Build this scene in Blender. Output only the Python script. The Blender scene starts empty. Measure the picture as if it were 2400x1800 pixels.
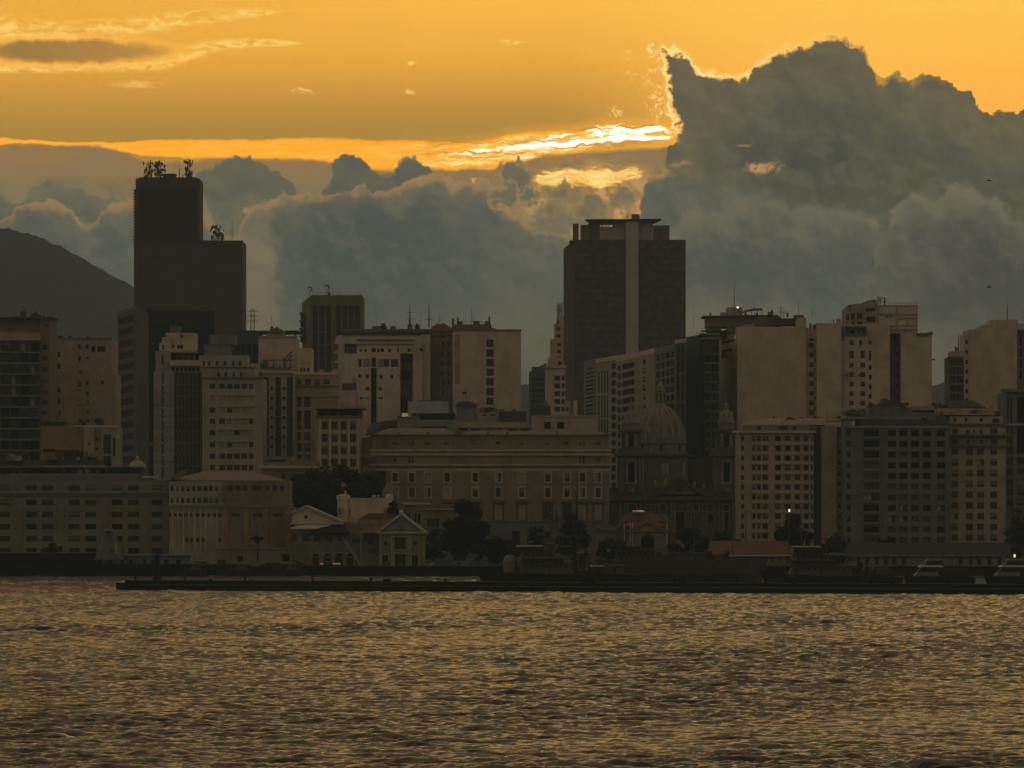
import bpy, math, random
import numpy as np
from mathutils import Vector, Matrix
R = math.radians
sc = bpy.context.scene
COL = sc.collection
random.seed(11)

# ------------------------------------------------------------------ camera
F = 11400.0            # focal length in units of 1/2400 of the picture width
YH = 1230.0            # height of the horizon in the same units
CH = 14.0              # camera height above the water (upper deck of a ferry)
cam = bpy.data.cameras.new('camera'); camo = bpy.data.objects.new('camera', cam); COL.objects.link(camo)
cam.sensor_width = 36.0
cam.lens = 36.0 * F / 2400.0
cam.shift_y = (YH - 900.0) / 2400.0
cam.clip_start = 1.0; cam.clip_end = 60000.0
camo.location = (0, 0, CH); camo.rotation_euler = (R(90), 0, 0)
sc.camera = camo

vs = sc.view_settings
vs.view_transform = 'Standard'; vs.look = 'None'; vs.exposure = 0.0; vs.gamma = 1.0; vs.use_curve_mapping = False
sc.cycles.use_denoising = True
sc.cycles.max_bounces = 6
sc.cycles.diffuse_bounces = 2
sc.cycles.glossy_bounces = 3
sc.cycles.volume_bounces = 0
sc.cycles.sample_clamp_indirect = 4.0

def s2l(c):
    c = c / 255.0
    return c / 12.92 if c <= 0.04045 else ((c + 0.055) / 1.055) ** 2.4
def rgb(r, g, b): return (s2l(r), s2l(g), s2l(b), 1.0)

# ------------------------------------------------------------------ tiny node compiler
class Tree:
    def __init__(s, nt): s.nt = nt
    def val(s, x):
        return x.s if isinstance(x, Sk) else x
    def put(s, inp, x):
        x = s.val(x)
        if isinstance(x, (int, float)): inp.default_value = float(x)
        elif isinstance(x, tuple):
            n = len(inp.default_value)
            inp.default_value = (x + (1.0,))[:n] if len(x) < n else x[:n]
        else: s.nt.links.new(x, inp)
    def math(s, op, a, b=None, c=None, clamp=False):
        n = s.nt.nodes.new('ShaderNodeMath'); n.operation = op; n.use_clamp = clamp
        s.put(n.inputs[0], a)
        if b is not None: s.put(n.inputs[1], b)
        if c is not None: s.put(n.inputs[2], c)
        return Sk(s, n.outputs[0])
    def sm(s, x, a, b, lo=0.0, hi=1.0):
        n = s.nt.nodes.new('ShaderNodeMapRange'); n.interpolation_type = 'SMOOTHSTEP'
        for k, q in enumerate((x, a, b, lo, hi)): s.put(n.inputs[k], q)
        return Sk(s, n.outputs[0])
    def lin(s, x, a, b, lo=0.0, hi=1.0):
        n = s.nt.nodes.new('ShaderNodeMapRange'); n.clamp = True
        for k, q in enumerate((x, a, b, lo, hi)): s.put(n.inputs[k], q)
        return Sk(s, n.outputs[0])
    def comb(s, x, y, z=0.0):
        n = s.nt.nodes.new('ShaderNodeCombineXYZ')
        for k, q in enumerate((x, y, z)): s.put(n.inputs[k], q)
        return Sk(s, n.outputs[0])
    def sep(s, v):
        n = s.nt.nodes.new('ShaderNodeSeparateXYZ'); s.put(n.inputs[0], v)
        return [Sk(s, o) for o in n.outputs]
    def vm(s, op, a, b=None, c=None):
        n = s.nt.nodes.new('ShaderNodeVectorMath'); n.operation = op
        s.put(n.inputs[0], a)
        if b is not None: s.put(n.inputs[1], b)
        if c is not None: s.put(n.inputs[2], c)
        return Sk(s, n.outputs['Value' if op in ('LENGTH', 'DOT_PRODUCT', 'DISTANCE') else 'Vector'])
    def noise(s, vec, scale=1.0, detail=4.0, rough=0.55, dist=0.0, dim='3D', color=False, lac=2.0):
        n = s.nt.nodes.new('ShaderNodeTexNoise'); n.noise_dimensions = dim
        s.put(n.inputs['Vector'], vec); n.inputs['Scale'].default_value = scale
        n.inputs['Detail'].default_value = detail; n.inputs['Roughness'].default_value = rough
        n.inputs['Distortion'].default_value = dist; n.inputs['Lacunarity'].default_value = lac
        return Sk(s, n.outputs['Color' if color else 0])
    def voro(s, vec, scale=1.0, detail=2.0, rough=0.5, smooth=0.35, dim='2D', feature='SMOOTH_F1'):
        n = s.nt.nodes.new('ShaderNodeTexVoronoi'); n.voronoi_dimensions = dim; n.feature = feature
        s.put(n.inputs['Vector'], vec); n.inputs['Scale'].default_value = scale
        n.inputs['Detail'].default_value = detail; n.inputs['Roughness'].default_value = rough
        if feature == 'SMOOTH_F1': n.inputs['Smoothness'].default_value = smooth
        return Sk(s, n.outputs['Distance'])
    def curve(s, x, pts, x0=None, x1=None):
        """piecewise function of x through pts, as a Float Curve"""
        x0 = pts[0][0] if x0 is None else x0; x1 = pts[-1][0] if x1 is None else x1
        ys = [p[1] for p in pts]; y0, y1 = min(ys), max(ys); y1 = y1 if y1 > y0 else y0 + 1
        t = s.lin(x, x0, x1)
        n = s.nt.nodes.new('ShaderNodeFloatCurve'); cm = n.mapping; c = cm.curves[0]
        q = [((p[0] - x0) / (x1 - x0), (p[1] - y0) / (y1 - y0)) for p in pts]
        while len(c.points) < len(q): c.points.new(0.5, 0.5)
        for p, (a, b) in zip(c.points, q): p.location = (a, b); p.handle_type = 'AUTO_CLAMPED'
        cm.update()
        s.put(n.inputs['Value'], t)
        return Sk(s, n.outputs[0]) * (y1 - y0) + y0
    def mix(s, f, a, b):
        n = s.nt.nodes.new('ShaderNodeMix'); n.data_type = 'RGBA'; n.clamp_factor = True
        s.put(n.inputs[0], f); s.put(n.inputs[6], a); s.put(n.inputs[7], b)
        return Sk(s, n.outputs[2])
    def ramp(s, f, stops, interp='LINEAR'):
        n = s.nt.nodes.new('ShaderNodeValToRGB'); cr = n.color_ramp; cr.interpolation = interp
        while len(cr.elements) < len(stops): cr.elements.new(0.5)
        for e, (p, c) in zip(cr.elements, stops): e.position = p; e.color = c if len(c) == 4 else (*c, 1)
        s.put(n.inputs[0], f)
        return Sk(s, n.outputs[0])
    def ell(s, u, v, cu, cv, ru, rv):
        """1 at the centre of an ellipse, 0 on it, negative outside"""
        n = s.vm('LENGTH', s.comb((u - cu) * (1 / ru), (v - cv) * (1 / rv)))
        return 1.0 - n
class Sk:
    def __init__(s, t, sock): s.t = t; s.s = sock
    def __add__(a, b): return a.t.math('ADD', a, b)
    __radd__ = __add__
    def __sub__(a, b): return a.t.math('SUBTRACT', a, b)
    def __rsub__(a, b): return a.t.math('SUBTRACT', b, a)
    def __mul__(a, b): return a.t.math('MULTIPLY', a, b)
    __rmul__ = __mul__
    def __truediv__(a, b): return a.t.math('DIVIDE', a, b)
    def mn(a, b): return a.t.math('MINIMUM', a, b)
    def mx(a, b): return a.t.math('MAXIMUM', a, b)

# ------------------------------------------------------------------ sky (World): evening overcast with a bright streak where the sun hides
HAZE = 1.3e-4
HZ_TOP = 400.0; HZ_FAR = 5600.0
HZ_AIR = (0.033, 0.039, 0.038)     # what the lit haze adds over an endless path
SKY_STRENGTH = 1.0
def build_world():
    w = bpy.data.worlds.new('World'); sc.world = w; w.use_nodes = True
    nt = w.node_tree; nt.nodes.clear(); T = Tree(nt)
    tc = nt.nodes.new('ShaderNodeTexCoord')
    d = Sk(T, tc.outputs['Generated'])
    dx, dy, dz = T.sep(d)
    az = T.math('ARCTAN2', dx, dy); el = T.math('ARCSINE', dz)
    u = az * F + 1200.0          # direction, counted in the same fine units as the picture (1 = 0.005 degrees)
    v = YH - el * F
    P = T.comb(u, v)
    n_big = T.noise(P, 1 / 170., 5, 0.55, dim='2D')
    n_mid = T.noise(P, 1 / 45., 5, 0.6, dim='2D')
    wc = T.noise(P, 1 / 60., 4, 0.6, dim='2D', color=True)
    wr, wg, wb = T.sep(wc)
    uw = u + (wr - 0.5) * 46.0; vw = v + (wg - 0.5) * 34.0
    PW = T.comb(uw, vw)
    bil = T.voro(PW, 1 / 70., 2.5, 0.5, 0.6)          # round cauliflower bumps
    bil2 = T.voro(PW, 1 / 26., 2.5, 0.55, 0.6)
    # 1 clear orange sky
    right = T.sm(u, 1250, 1900)
    base = T.mix(T.sm(v, 120, 330), T.mix(T.sm(v + (n_big - 0.5) * 60.0, -60, 230), T.mix(T.sm(u, 0, 1300), rgb(238, 172, 68), rgb(253, 186, 76)), rgb(226, 162, 64)),
                 rgb(171, 133, 66))
    base_r = T.mix(T.sm(v, -50, 300), rgb(255, 194, 84), rgb(250, 178, 74))
    sky = T.mix(right, base, base_r)
    # high wisps, upper left
    PS = T.comb(uw * (1 / 150.), vw * (1 / 17.))
    st = T.noise(PS, 1.0, 7, 0.62, 0.6, dim='2D')
    PS2 = T.comb(uw * (1 / 34.), vw * (1 / 12.))
    st2 = T.noise(PS2, 1.0, 6, 0.65, 0.4, dim='2D')
    b1c = T.curve(u, [(-300, 90), (0, 85), (150, 88), (300, 70), (450, 50), (650, 33), (760, 28)])
    b1 = T.curve(u, [(-300, 50), (0, 58), (250, 38), (450, 26), (600, 13), (680, 3), (760, 0)])
    m1 = T.sm(u, 740, 640) * T.sm(T.math('ABSOLUTE', v - b1c) , b1 + 1.0, b1 * 0.25) * T.sm(st * 0.5 + st2 * 0.5, 0.40, 0.62)
    b2c = T.curve(u, [(-300, 172), (0, 168), (200, 166), (350, 158), (430, 135), (520, 112), (620, 105), (720, 108)])
    b2 = T.curve(u, [(-300, 12), (0, 14), (200, 14), (350, 18), (430, 26), (520, 18), (640, 12), (700, 4), (740, 0)])
    m2 = T.sm(u, 730, 670) * T.sm(T.math('ABSOLUTE', v - b2c), b2 + 1.0, b2 * 0.2) * T.sm(st * 0.4 + st2 * 0.6, 0.36, 0.6)
    m3 = T.sm(T.ell(u, v, 330, 203, 90, 12), 0.0, 0.7) * T.sm(st, 0.4, 0.65) * 0.7
    spots = T.sm(T.ell(uw, vw, 705, 219, 50, 11).mx(T.ell(uw, vw, 950, 152, 28, 8)).mx(T.ell(uw, vw, 1195, 102, 46, 12)).mx(T.ell(uw, vw, 960, 222, 22, 8)), 0.0, 0.8) * T.sm(st2, 0.4, 0.6)
    wis = (m1 * 0.85).mx(m2).mx(m3).mx(spots * 0.8)
    sky = T.mix(wis, sky, rgb(255, 208, 110))
    lens = T.sm(T.ell(u + (wr - 0.5) * 60., v + (wg - 0.5) * 26., 170, 128, 270, 34), 0.0, 0.45)
    lrim = T.sm(T.ell(u, v + (wg - 0.5) * 16., 165, 130, 330, 48), 0.0, 0.25)
    sky = T.mix(lrim * 0.55, sky, rgb(255, 184, 80))
    sky = T.mix(lens * 0.9, sky, T.mix(T.sm(u, 0, 420), rgb(146, 112, 66), rgb(176, 132, 72)))
    # 2 the bright streak
    nst = T.noise(T.comb(uw * (1 / 190.), vw * (1 / 9.)), 1.0, 7, 0.62, 0.8, dim='2D')
    nst2 = T.noise(T.comb(uw * (1 / 60.), vw * (1 / 11.)), 1.0, 6, 0.6, 0.5, dim='2D')
    c1 = T.curve(u, [(-400, 336), (0, 338), (200, 345), (420, 352), (650, 352), (900, 366), (1050, 368), (1200, 352), (1350, 335), (1450, 318), (1560, 316), (1650, 318)])
    t1 = T.curve(u, [(-400, 7), (0, 10), (50, 5), (120, 5), (250, 10), (420, 24), (650, 26), (900, 40), (1050, 38), (1200, 40), (1350, 30), (1450, 26), (1560, 20), (1600, 12), (1650, 10)])
    band = T.sm(T.math('ABSOLUTE', v - c1 + (n_mid - 0.5) * 12.0) / t1, 1.05, 0.55)
    hot = T.curve(u, [(-400, 0), (500, 0.05), (850, 0.18), (1050, 0.5), (1250, 0.75), (1400, 1.0), (1600, 1.0)])
    line_up = T.sm(T.math('ABSOLUTE', v - T.curve(u, [(900, 372), (1100, 358), (1250, 345), (1350, 338), (1450, 328), (1590, 326)]) + (wg - 0.5) * 10.), 9, 1.5) * T.sm(u, 1000, 1200)
    hotblob = T.sm(T.ell(uw, vw, 1475, 312, 128, 21) - T.sm(nst2, 0.58, 0.38) * 0.55 - T.sm(nst, 0.56, 0.4) * 0.2, 0.0, 0.35)
    bits = T.sm(T.ell(uw, vw, 1305, 320, 60, 11), 0.0, 0.6) * T.sm(nst2, 0.46, 0.56)
    inten = band * (0.30 + T.sm(nst * .5 + nst2 * .5, 0.38, 0.6) * 0.13 + hot * 0.6 * T.sm(nst * 0.6 + nst2 * 0.4, 0.38, 0.62)) + line_up * 0.55 + hotblob * 0.9 + bits * 0.75
    inten = inten * T.sm(u, 1600, 1560)
    sky = T.mix(T.sm(T.math('ABSOLUTE', v - c1) / (t1 + 26.), 1.0, 0.4) * T.sm(u, 800, 1450) * 0.6, sky, rgb(250, 170, 62))
    fire = T.ramp(inten, [(0.0, rgb(190, 142, 66)), (0.3, rgb(255, 168, 50)), (0.55, rgb(255, 184, 72)), (0.75, rgb(255, 222, 130)), (0.93, (1.15, 1.0, 0.72)), (1.0, (1.5, 1.35, 1.0))])
    sky = T.mix(T.sm(band.mx(inten), 0.02, 0.3), sky, fire)
    gaps = T.sm(T.noise(T.comb(uw * (1 / 260.), (vw + (u - 1300.) * 0.06) * (1 / 7.)), 1.0, 4, 0.55, 0.3, dim='2D'), 0.47, 0.36) * T.sm(T.math('ABSOLUTE', v - c1) / t1, 1.3, 0.9) * T.sm(u, 880, 1080) * T.sm(hotblob, 0.9, 0.3)
    sky = T.mix(gaps * 0.8, sky, rgb(186, 138, 70))
    # 3 grey deck under the streak
    vt = T.curve(u, [(-400, 350), (0, 346), (150, 344), (270, 352), (330, 374), (430, 382), (520, 372), (560, 376), (700, 374), (800, 380), (900, 402), (1000, 398), (1100, 396), (1180, 394), (1250, 368), (1330, 360), (1450, 352), (1600, 345)])
    deck = T.sm(v + (n_mid - 0.5) * 16.0 - vt, -3, 9)
    deckc = T.mix(T.sm(v, 350, 500), rgb(146, 116, 78), rgb(119, 111, 86))
    deckc = T.mix(T.sm(v, 500, 740), deckc, rgb(86, 89, 79))
    deckc = T.mix(T.sm(n_big, 0.35, 0.7) * 0.35, deckc, rgb(128, 116, 88))
    warm = T.sm(T.ell(u, v, 1390, 470, 260, 130), 0.0, 0.7)
    deckc = T.mix(warm, deckc, T.mix(T.sm(n_mid, 0.4, 0.62), rgb(150, 116, 78), rgb(196, 152, 92)))
    sky = T.mix(deck, sky, deckc)
    # second streak
    c2 = T.curve(u, [(1240, 424), (1350, 420), (1450, 412), (1510, 402)])
    s2 = T.sm((T.math('ABSOLUTE', v - c2 + (wg - 0.5) * 22.) + T.sm(nst2, 0.62, 0.36) * 9. + T.sm(nst, 0.6, 0.4) * 5.) / T.curve(u, [(1240, 12), (1290, 30), (1400, 36), (1450, 27), (1505, 16), (1515, 8)]), 1.0, 0.6) * T.sm(u, 1236, 1262) * T.sm(u, 1518, 1500)
    sky = T.mix(s2, sky, T.ramp(s2 * 0.35 + nst2 * 0.62, [(0.35, rgb(255, 160, 45)), (0.55, rgb(255, 190, 82)), (0.75, rgb(255, 226, 140))]))
    sky = T.mix(T.sm(T.ell(uw, vw, 1120, 426, 24, 9), 0.0, 0.7) * 0.8, sky, rgb(252, 190, 84))
    # 4 cumulus layers
    def cumulus(sky, H, amp, small, rimw, rimc, topc, lowc, grad=200., lo=None, soft=4.0, left=None, right_=None, rimf=None, fade=(600, 760), grow=0.0):
        uu = u + (wb - 0.5) * 30.0
        h = T.curve(uu, H)
        f = v - h + (0.42 - bil) * amp + (0.42 - bil2) * small + grow
        if H[0][0] > -250: f = f.mn((uu - H[0][0]) * 2.0)
        if H[-1][0] < 2500: f = f.mn((H[-1][0] - uu) * 2.0)
        if left is not None: f = f.mn(u - left + (0.42 - bil) * amp + (0.42 - bil2) * small)
        if right_ is not None: f = f.mn(T.curve(v, right_) - u + (0.42 - bil2) * small)
        if lo is not None: f = f.mn(T.curve(u, lo) - v + (n_mid - 0.5) * 50.)
        a = T.sm(f, -soft, soft)
        if fade: a = a * T.sm(v + (n_big - .5) * 120., fade[1], fade[0])
        shade = T.sm(f + (n_big - 0.5) * 120.0 + (bil - 0.4) * 60.0, 0, grad)
        c = T.mix(shade, topc, lowc)
        rim = T.sm(f + (n_mid - 0.5) * rimw * 1.6 + (n_big - 0.5) * rimw * 2.0, rimw * 1.5, rimw * -0.3)
        if rimf is not None: rim = rim * rimf
        if fade: rim = rim * T.sm(v + (n_mid - .5) * 60., fade[0], fade[0] - 110)
        c = T.mix(rim, c, rimc)
        return T.mix(a, sky, c), a, f
    tan = rgb(146, 120, 82)
    # head right of the tall tower (dark, no rim)
    sky, _, _ = cumulus(sky, [(440, 470), (470, 405), (505, 392), (525, 374), (565, 366), (600, 378), (640, 392), (670, 415), (695, 445), (715, 520)], 16, 12, 4, rgb(112, 106, 82), rgb(97, 97, 81), rgb(84, 88, 77), grow=6.0,
                        lo=[(440, 430), (480, 470), (540, 560), (580, 530), (610, 490), (690, 462), (715, 440)], soft=3)
    sky, _, _ = cumulus(sky, [(-300, 470), (0, 452), (30, 470), (60, 455), (90, 430), (125, 414), (170, 425), (215, 445), (260, 462), (320, 470), (400, 520), (520, 760)], 20, 14, 7, rgb(121, 112, 84), rgb(103, 101, 84), rgb(88, 92, 80), 120, fade=(500, 600))
    sky, _, _ = cumulus(sky, [(-300, 560), (-60, 520), (25, 500), (50, 474), (90, 462), (130, 464), (175, 480), (208, 520), (240, 486), (285, 470), (330, 462), (400, 468), (470, 500), (520, 570), (560, 760)], 18, 14, 20, tan, rgb(96, 97, 84), rgb(84, 88, 80), 120, fade=(620, 720))
    heads = [(690, 800), (750, 470), (775, 418), (783, 388), (800, 370), (825, 364), (850, 374), (870, 396), (895, 408), (915, 402), (930, 384), (948, 371), (970, 368), (992, 376), (1012, 392), (1060, 440), (1130, 800)]
    sky, _, _ = cumulus(sky, heads, 14, 10, 5, rgb(132, 112, 80), rgb(104, 99, 82), rgb(88, 91, 81), 90, fade=(460, 560), grow=7.0)
    main = [(535, 800), (553, 600), (568, 500), (590, 475), (620, 462), (660, 452), (710, 448), (760, 440), (820, 436), (880, 430), (930, 425), (960, 402), (1000, 388), (1030, 384), (1052, 400), (1068, 420), (1095, 416), (1130, 412),
            (1160, 430), (1180, 470), (1230, 500), (1300, 520), (1400, 545), (1480, 560), (1600, 600)]
    sky, am, fm = cumulus(sky, main, 24, 16, 20, rgb(158, 126, 84), rgb(110, 105, 86), rgb(88, 91, 82), 110, fade=(700, 860), rimf=T.sm(u, 1400, 1100, 0.65, 1.0))
    dark = T.sm(T.ell(u + (wr - .5) * 120., v + (wg - .5) * 110., 880, 640, 330, 240), 0.0, 0.65) * am
    sky = T.mix(dark * 0.85, sky, rgb(72, 79, 75))
    dark2 = T.sm(T.ell(u + (wr - .5) * 80., v + (wg - .5) * 80., 740, 540, 150, 80), 0.0, 0.8) * am
    sky = T.mix(dark2 * 0.5, sky, rgb(78, 84, 76))
    litv = T.sm(T.ell(u + (wr - .5) * 90., v + (wg - .5) * 130., 598, 680, 80, 300), 0.0, 0.7)
    sky = T.mix(litv * 0.75, sky, rgb(118, 110, 86))
    low = T.sm(v, 560, 800)
    # small dark heads before the glow
    for (cu, cv, ru, rv) in ((1207, 428, 48, 46), (1180, 470, 44, 34), (1240, 470, 30, 18), (1318, 466, 44, 30), (1300, 520, 70, 44), (1385, 504, 52, 40), (1455, 478, 40, 34), (1340, 540, 120, 30)):
        e = T.ell(uw + (wr - .5) * 30., vw + (bil2 - .4) * 26., cu, cv, ru, rv)
        sky = T.mix(T.sm(e, -0.04, 0.2) * (1.0 if cu < 1260 else 0.8), sky, T.mix(T.sm(e, 0.02, 0.45), rgb(150, 124, 86), rgb(106, 101, 82)))
    # right lower bank, back
    bank = [(1440, 640), (1490, 520), (1505, 440), (1520, 402), (1560, 386), (1620, 380), (1700, 392), (1800, 384), (1900, 380), (2500, 380), (2900, 400)]
    sky, _, fb = cumulus(sky, bank, 26, 18, 18, rgb(172, 136, 88), rgb(97, 98, 85), rgb(85, 89, 81), 140, fade=(560, 760), rimf=T.sm(u, 1640, 1540, 0.1, 1.0))
    # the big cloud
    big = [(1530, 112), (1548, 108), (1575, 122), (1610, 140), (1640, 163), (1680, 176), (1715, 186), (1750, 178), (1768, 152), (1800, 136), (1850, 116), (1895, 97), (1935, 86), (1975, 98), (2008, 112), (2035, 150), (2065, 184),
           (2100, 176), (2140, 190), (2165, 180), (2195, 186), (2225, 206), (2250, 218), (2265, 214), (2285, 258), (2330, 276), (2400, 270), (2520, 300), (2700, 380), (2900, 460)]
    leftG = T.curve(v, [(60, 1545), (110, 1546), (150, 1552), (200, 1560), (260, 1566), (300, 1584), (322, 1588), (345, 1572), (380, 1560), (420, 1600), (470, 1680), (520, 1800), (560, 1900)])
    h = T.curve(u + (wb - 0.5) * 26.0, big)
    lump = (0.42 - bil) * 15. + (0.42 - bil2) * 16. + 11.
    fv = v - h + lump; fu = u - leftG + lump
    f = fv.mn(fu)
    bottom = T.curve(u, [(1500, 400), (1590, 430), (1700, 430), (1800, 480), (1900, 500), (2000, 560), (2100, 560), (2200, 520), (2400, 640), (2700, 800)]) - v + (n_mid - .5) * 60. + (n_big - .5) * 120.
    a_out = T.sm(f, -2.5, 2.5)
    fil2 = T.noise(PW, 1 / 14., 4, 0.65, 0.6, dim='2D')
    sunw = T.sm(u, 2300, 1650, 0.12, 1.0) * T.sm(v + T.sm(u, 1680, 1740) * -400., 345, 305)
    rimbright = T.ramp(T.sm(f + (n_mid - .5) * 16. + (fil2 - .5) * 14., 18, 4) * sunw, [(0.0, rgb(94, 92, 74)), (0.35, rgb(190, 140, 76)), (0.7, rgb(255, 196, 96)), (1.0, rgb(255, 226, 140))])
    bodyc = T.mix(T.sm(f + (n_big - .5) * 140., 10, 200), rgb(97, 92, 72), rgb(78, 80, 71))
    bodyc = T.mix(T.sm(T.ell(u + (wr - .5) * 100., v + (wg - .5) * 70., 1890, 400, 260, 120), 0.0, 0.8) * 0.7, bodyc, rgb(66, 70, 66))
    bodyc = T.mix(T.sm(bil, 0.25, 0.65) * 0.12, bodyc, rgb(112, 106, 82))
    bigc = T.mix(T.sm(f + (n_mid - .5) * 16. + (fil2 - .5) * 14., 20, 10) * T.sm(u, 2330, 2000), bodyc, rimbright)
    a_big = a_out * T.sm(bottom, -30, 60)
    # fire filaments off its left edge
    fil = T.noise(T.comb(uw * (1 / 16.), vw * (1 / 20.)), 1.0, 6, 0.68, 1.0, dim='2D')
    side = T.sm(T.math('ABSOLUTE', u - leftG + 16.) / T.curve(v, [(90, 8), (110, 22), (160, 42), (220, 50), (280, 40), (320, 16)]), 1.0, 0.2) * T.sm(v, 95, 120) * T.sm(v, 325, 290)
    sky = T.mix(side * T.sm(fil, 0.44, 0.56), sky, T.mix(T.sm(fil, 0.5, 0.66), rgb(238, 170, 76), rgb(255, 222, 136)))
    sky = T.mix(T.sm(f, -14, 0) * sunw * T.sm(u, 1540, 1580) * T.sm(bottom, -30, 60) * T.sm(v, 330, 290) * 0.55, sky, rgb(255, 206, 112))
    puffs = T.sm(T.ell(uw, vw, 1480, 132, 26, 18).mx(T.ell(uw, vw, 1478, 180, 18, 16)).mx(T.ell(uw, vw, 1440, 262, 30, 22)), 0.1, 0.7) * T.sm(fil, 0.46, 0.58)
    sky = T.mix(puffs * 0.8, sky, rgb(255, 204, 110))
    sky = T.mix(a_big, sky, bigc)
    # lit gap and pale front cumulus on the right
    sky = T.mix(T.sm(T.ell(uw, vw, 1788, 394, 60, 22), 0.0, 0.8) * T.sm(n_mid * .5 + fil2 * .5, 0.38, 0.56), sky, rgb(186, 146, 90))
    sky = T.mix(T.sm(T.ell(uw, vw, 1744, 346, 20, 6), 0.0, 0.9) * 0.5, sky, rgb(190, 150, 96))
    sky = T.mix(T.sm(T.ell(uw, vw, 1600, 388, 34, 9), 0.0, 0.7) * 0.5, sky, rgb(168, 132, 88))
    sky, _, _ = cumulus(sky, [(1540, 560), (1580, 520), (1640, 480), (1700, 470), (1760, 440), (1830, 450), (1880, 480), (1930, 470), (2000, 476), (2050, 500), (2110, 560), (2300, 620), (2900, 700)], 34, 20, 26, rgb(106, 102, 84), rgb(97, 97, 82), rgb(78, 82, 76), 150, soft=16, fade=(640, 800))
    sky, _, _ = cumulus(sky, [(2010, 700), (2060, 560), (2095, 480), (2120, 452), (2150, 436), (2185, 458), (2205, 440), (2240, 428), (2290, 440), (2330, 458), (2370, 500), (2430, 545), (2520, 600), (2900, 700)], 30, 18, 26, rgb(108, 104, 84), rgb(101, 99, 83), rgb(76, 78, 72), 150, soft=10, fade=(560, 700))
    dr = T.sm(T.ell(u + (wr - .5) * 120., v + (wg - .5) * 110., 2330, 690, 330, 190), 0.0, 0.8)
    sky = T.mix(dr * 0.8, sky, rgb(67, 69, 65))
    # fine breakup and the thicker air towards the horizon
    allcloud = deck.mx(a_big)
    sky = T.mix(T.sm(n_mid * 0.5 + n_big * 0.5, 0.35, 0.66) * allcloud * 0.09, sky, rgb(128, 118, 92))
    PB = T.vm('ADD', PW, (7.0, -13.0, 0.0))
    bil3 = T.voro(PW, 1 / 120., 3, 0.5, 0.8)
    rel = (T.voro(T.vm('ADD', PW, (14.0, -24.0, 0.0)), 1 / 120., 3, 0.5, 0.8) - bil3) * 0.9 + (T.noise(T.vm('ADD', P, (5., -9., 0.)), 1 / 45., 4, 0.6, dim='2D') - n_mid) * -1.0
    relm = allcloud * T.sm(v, 880, 520, 0.35, 1.0) * T.sm(T.math('ABSOLUTE', v - 385.) + T.sm(u, 1500, 1700) * 200., 10, 60)
    sky = T.mix(T.sm(rel, 0.02, 0.26) * relm * 0.12, sky, rgb(134, 124, 98))
    sky = T.mix(T.sm(rel, -0.02, -0.24) * relm * 0.17, sky, rgb(66, 70, 66))
    hor = T.sm(v, 600, 900)
    sky = T.mix(hor * 0.5, sky, rgb(74, 76, 68))
    # ---- the rest of the dome
    # above the picture: the orange pales into a grey-gold overcast, east side dull
    tow = T.sm(dy, -0.3, 1.0)
    nd = T.noise(T.vm('MULTIPLY', d, (1., 1., 3.)), 2.2, 5, 0.55)
    west_low = T.mix(T.sm(el, -0.02, 0.06), rgb(84, 80, 68), rgb(222, 160, 72))
    west = T.mix(T.sm(el, 0.088, 0.16), west_low, rgb(152, 132, 97))
    east = T.mix(T.sm(el, 0.0, 0.5), rgb(126, 117, 97), rgb(130, 123, 106))
    dome = T.mix(tow * tow, east, west)
    dome = T.mix(T.sm(el, 0.35, 1.1), dome, rgb(108, 100, 84))
    dome = T.mix(T.sm(nd, 0.35, 0.7) * 0.35, dome, rgb(90, 88, 82))
    nis = nt.nodes.new('ShaderNodeTexSky'); nis.sky_type = 'NISHITA'; nis.sun_disc = False
    nis.sun_elevation = R(4.6); nis.sun_rotation = R(1.8); nis.air_density = 2.0; nis.dust_density = 4.0
    domeN = T.vm('MULTIPLY_ADD', Sk(T, nis.outputs[0]), (0.006, 0.006, 0.006), dome)
    inside = T.sm(T.math('ABSOLUTE', az), 0.20, 0.13) * T.sm(el, 0.155, 0.105)
    path = T.math('DIVIDE', HZ_TOP - 14.0, T.math('MAXIMUM', dz, 0.001)).mn(HZ_FAR)      # the sky shines through this much haze
    tr = T.math('POWER', 2.718281828, path * -HAZE)
    air = T.vm('MULTIPLY', T.comb(1.0 - tr, 1.0 - tr, 1.0 - tr), HZ_AIR)
    sky = T.vm('DIVIDE', T.vm('SUBTRACT', sky, air), T.comb(tr, tr, tr))
    bgd = nt.nodes.new('ShaderNodeBackground'); bgf = nt.nodes.new('ShaderNodeBackground')
    T.put(bgd.inputs[0], sky); T.put(bgf.inputs[0], domeN)
    bgd.inputs[1].default_value = SKY_STRENGTH; bgf.inputs[1].default_value = SKY_STRENGTH
    ms = nt.nodes.new('ShaderNodeMixShader')
    T.put(ms.inputs[0], inside); nt.links.new(bgf.outputs[0], ms.inputs[1]); nt.links.new(bgd.outputs[0], ms.inputs[2])
    out = nt.nodes.new('ShaderNodeOutputWorld'); nt.links.new(ms.outputs[0], out.inputs[0])
    w.cycles.sampling_method = 'MANUAL'; w.cycles.sample_map_resolution = 1024
build_world()

# the sun itself stands behind the big cloud: only a weak, wide, warm glow comes through
sl = bpy.data.lights.new('sun', 'SUN'); slo = bpy.data.objects.new('sun', sl); COL.objects.link(slo)
sl.energy = 0.02; sl.angle = R(15); sl.color = (1.0, 0.66, 0.34)
sdir = Vector((math.sin(R(1.8)) * math.cos(R(4.6)), math.cos(R(1.8)) * math.cos(R(4.6)), math.sin(R(4.6))))
slo.rotation_euler = sdir.to_track_quat('Z', 'Y').to_euler()

# ------------------------------------------------------------------ haze: one closed box of thin air round the camera and the whole scene
HZ_COLOR = (0.45, 0.59, 0.69)

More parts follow.
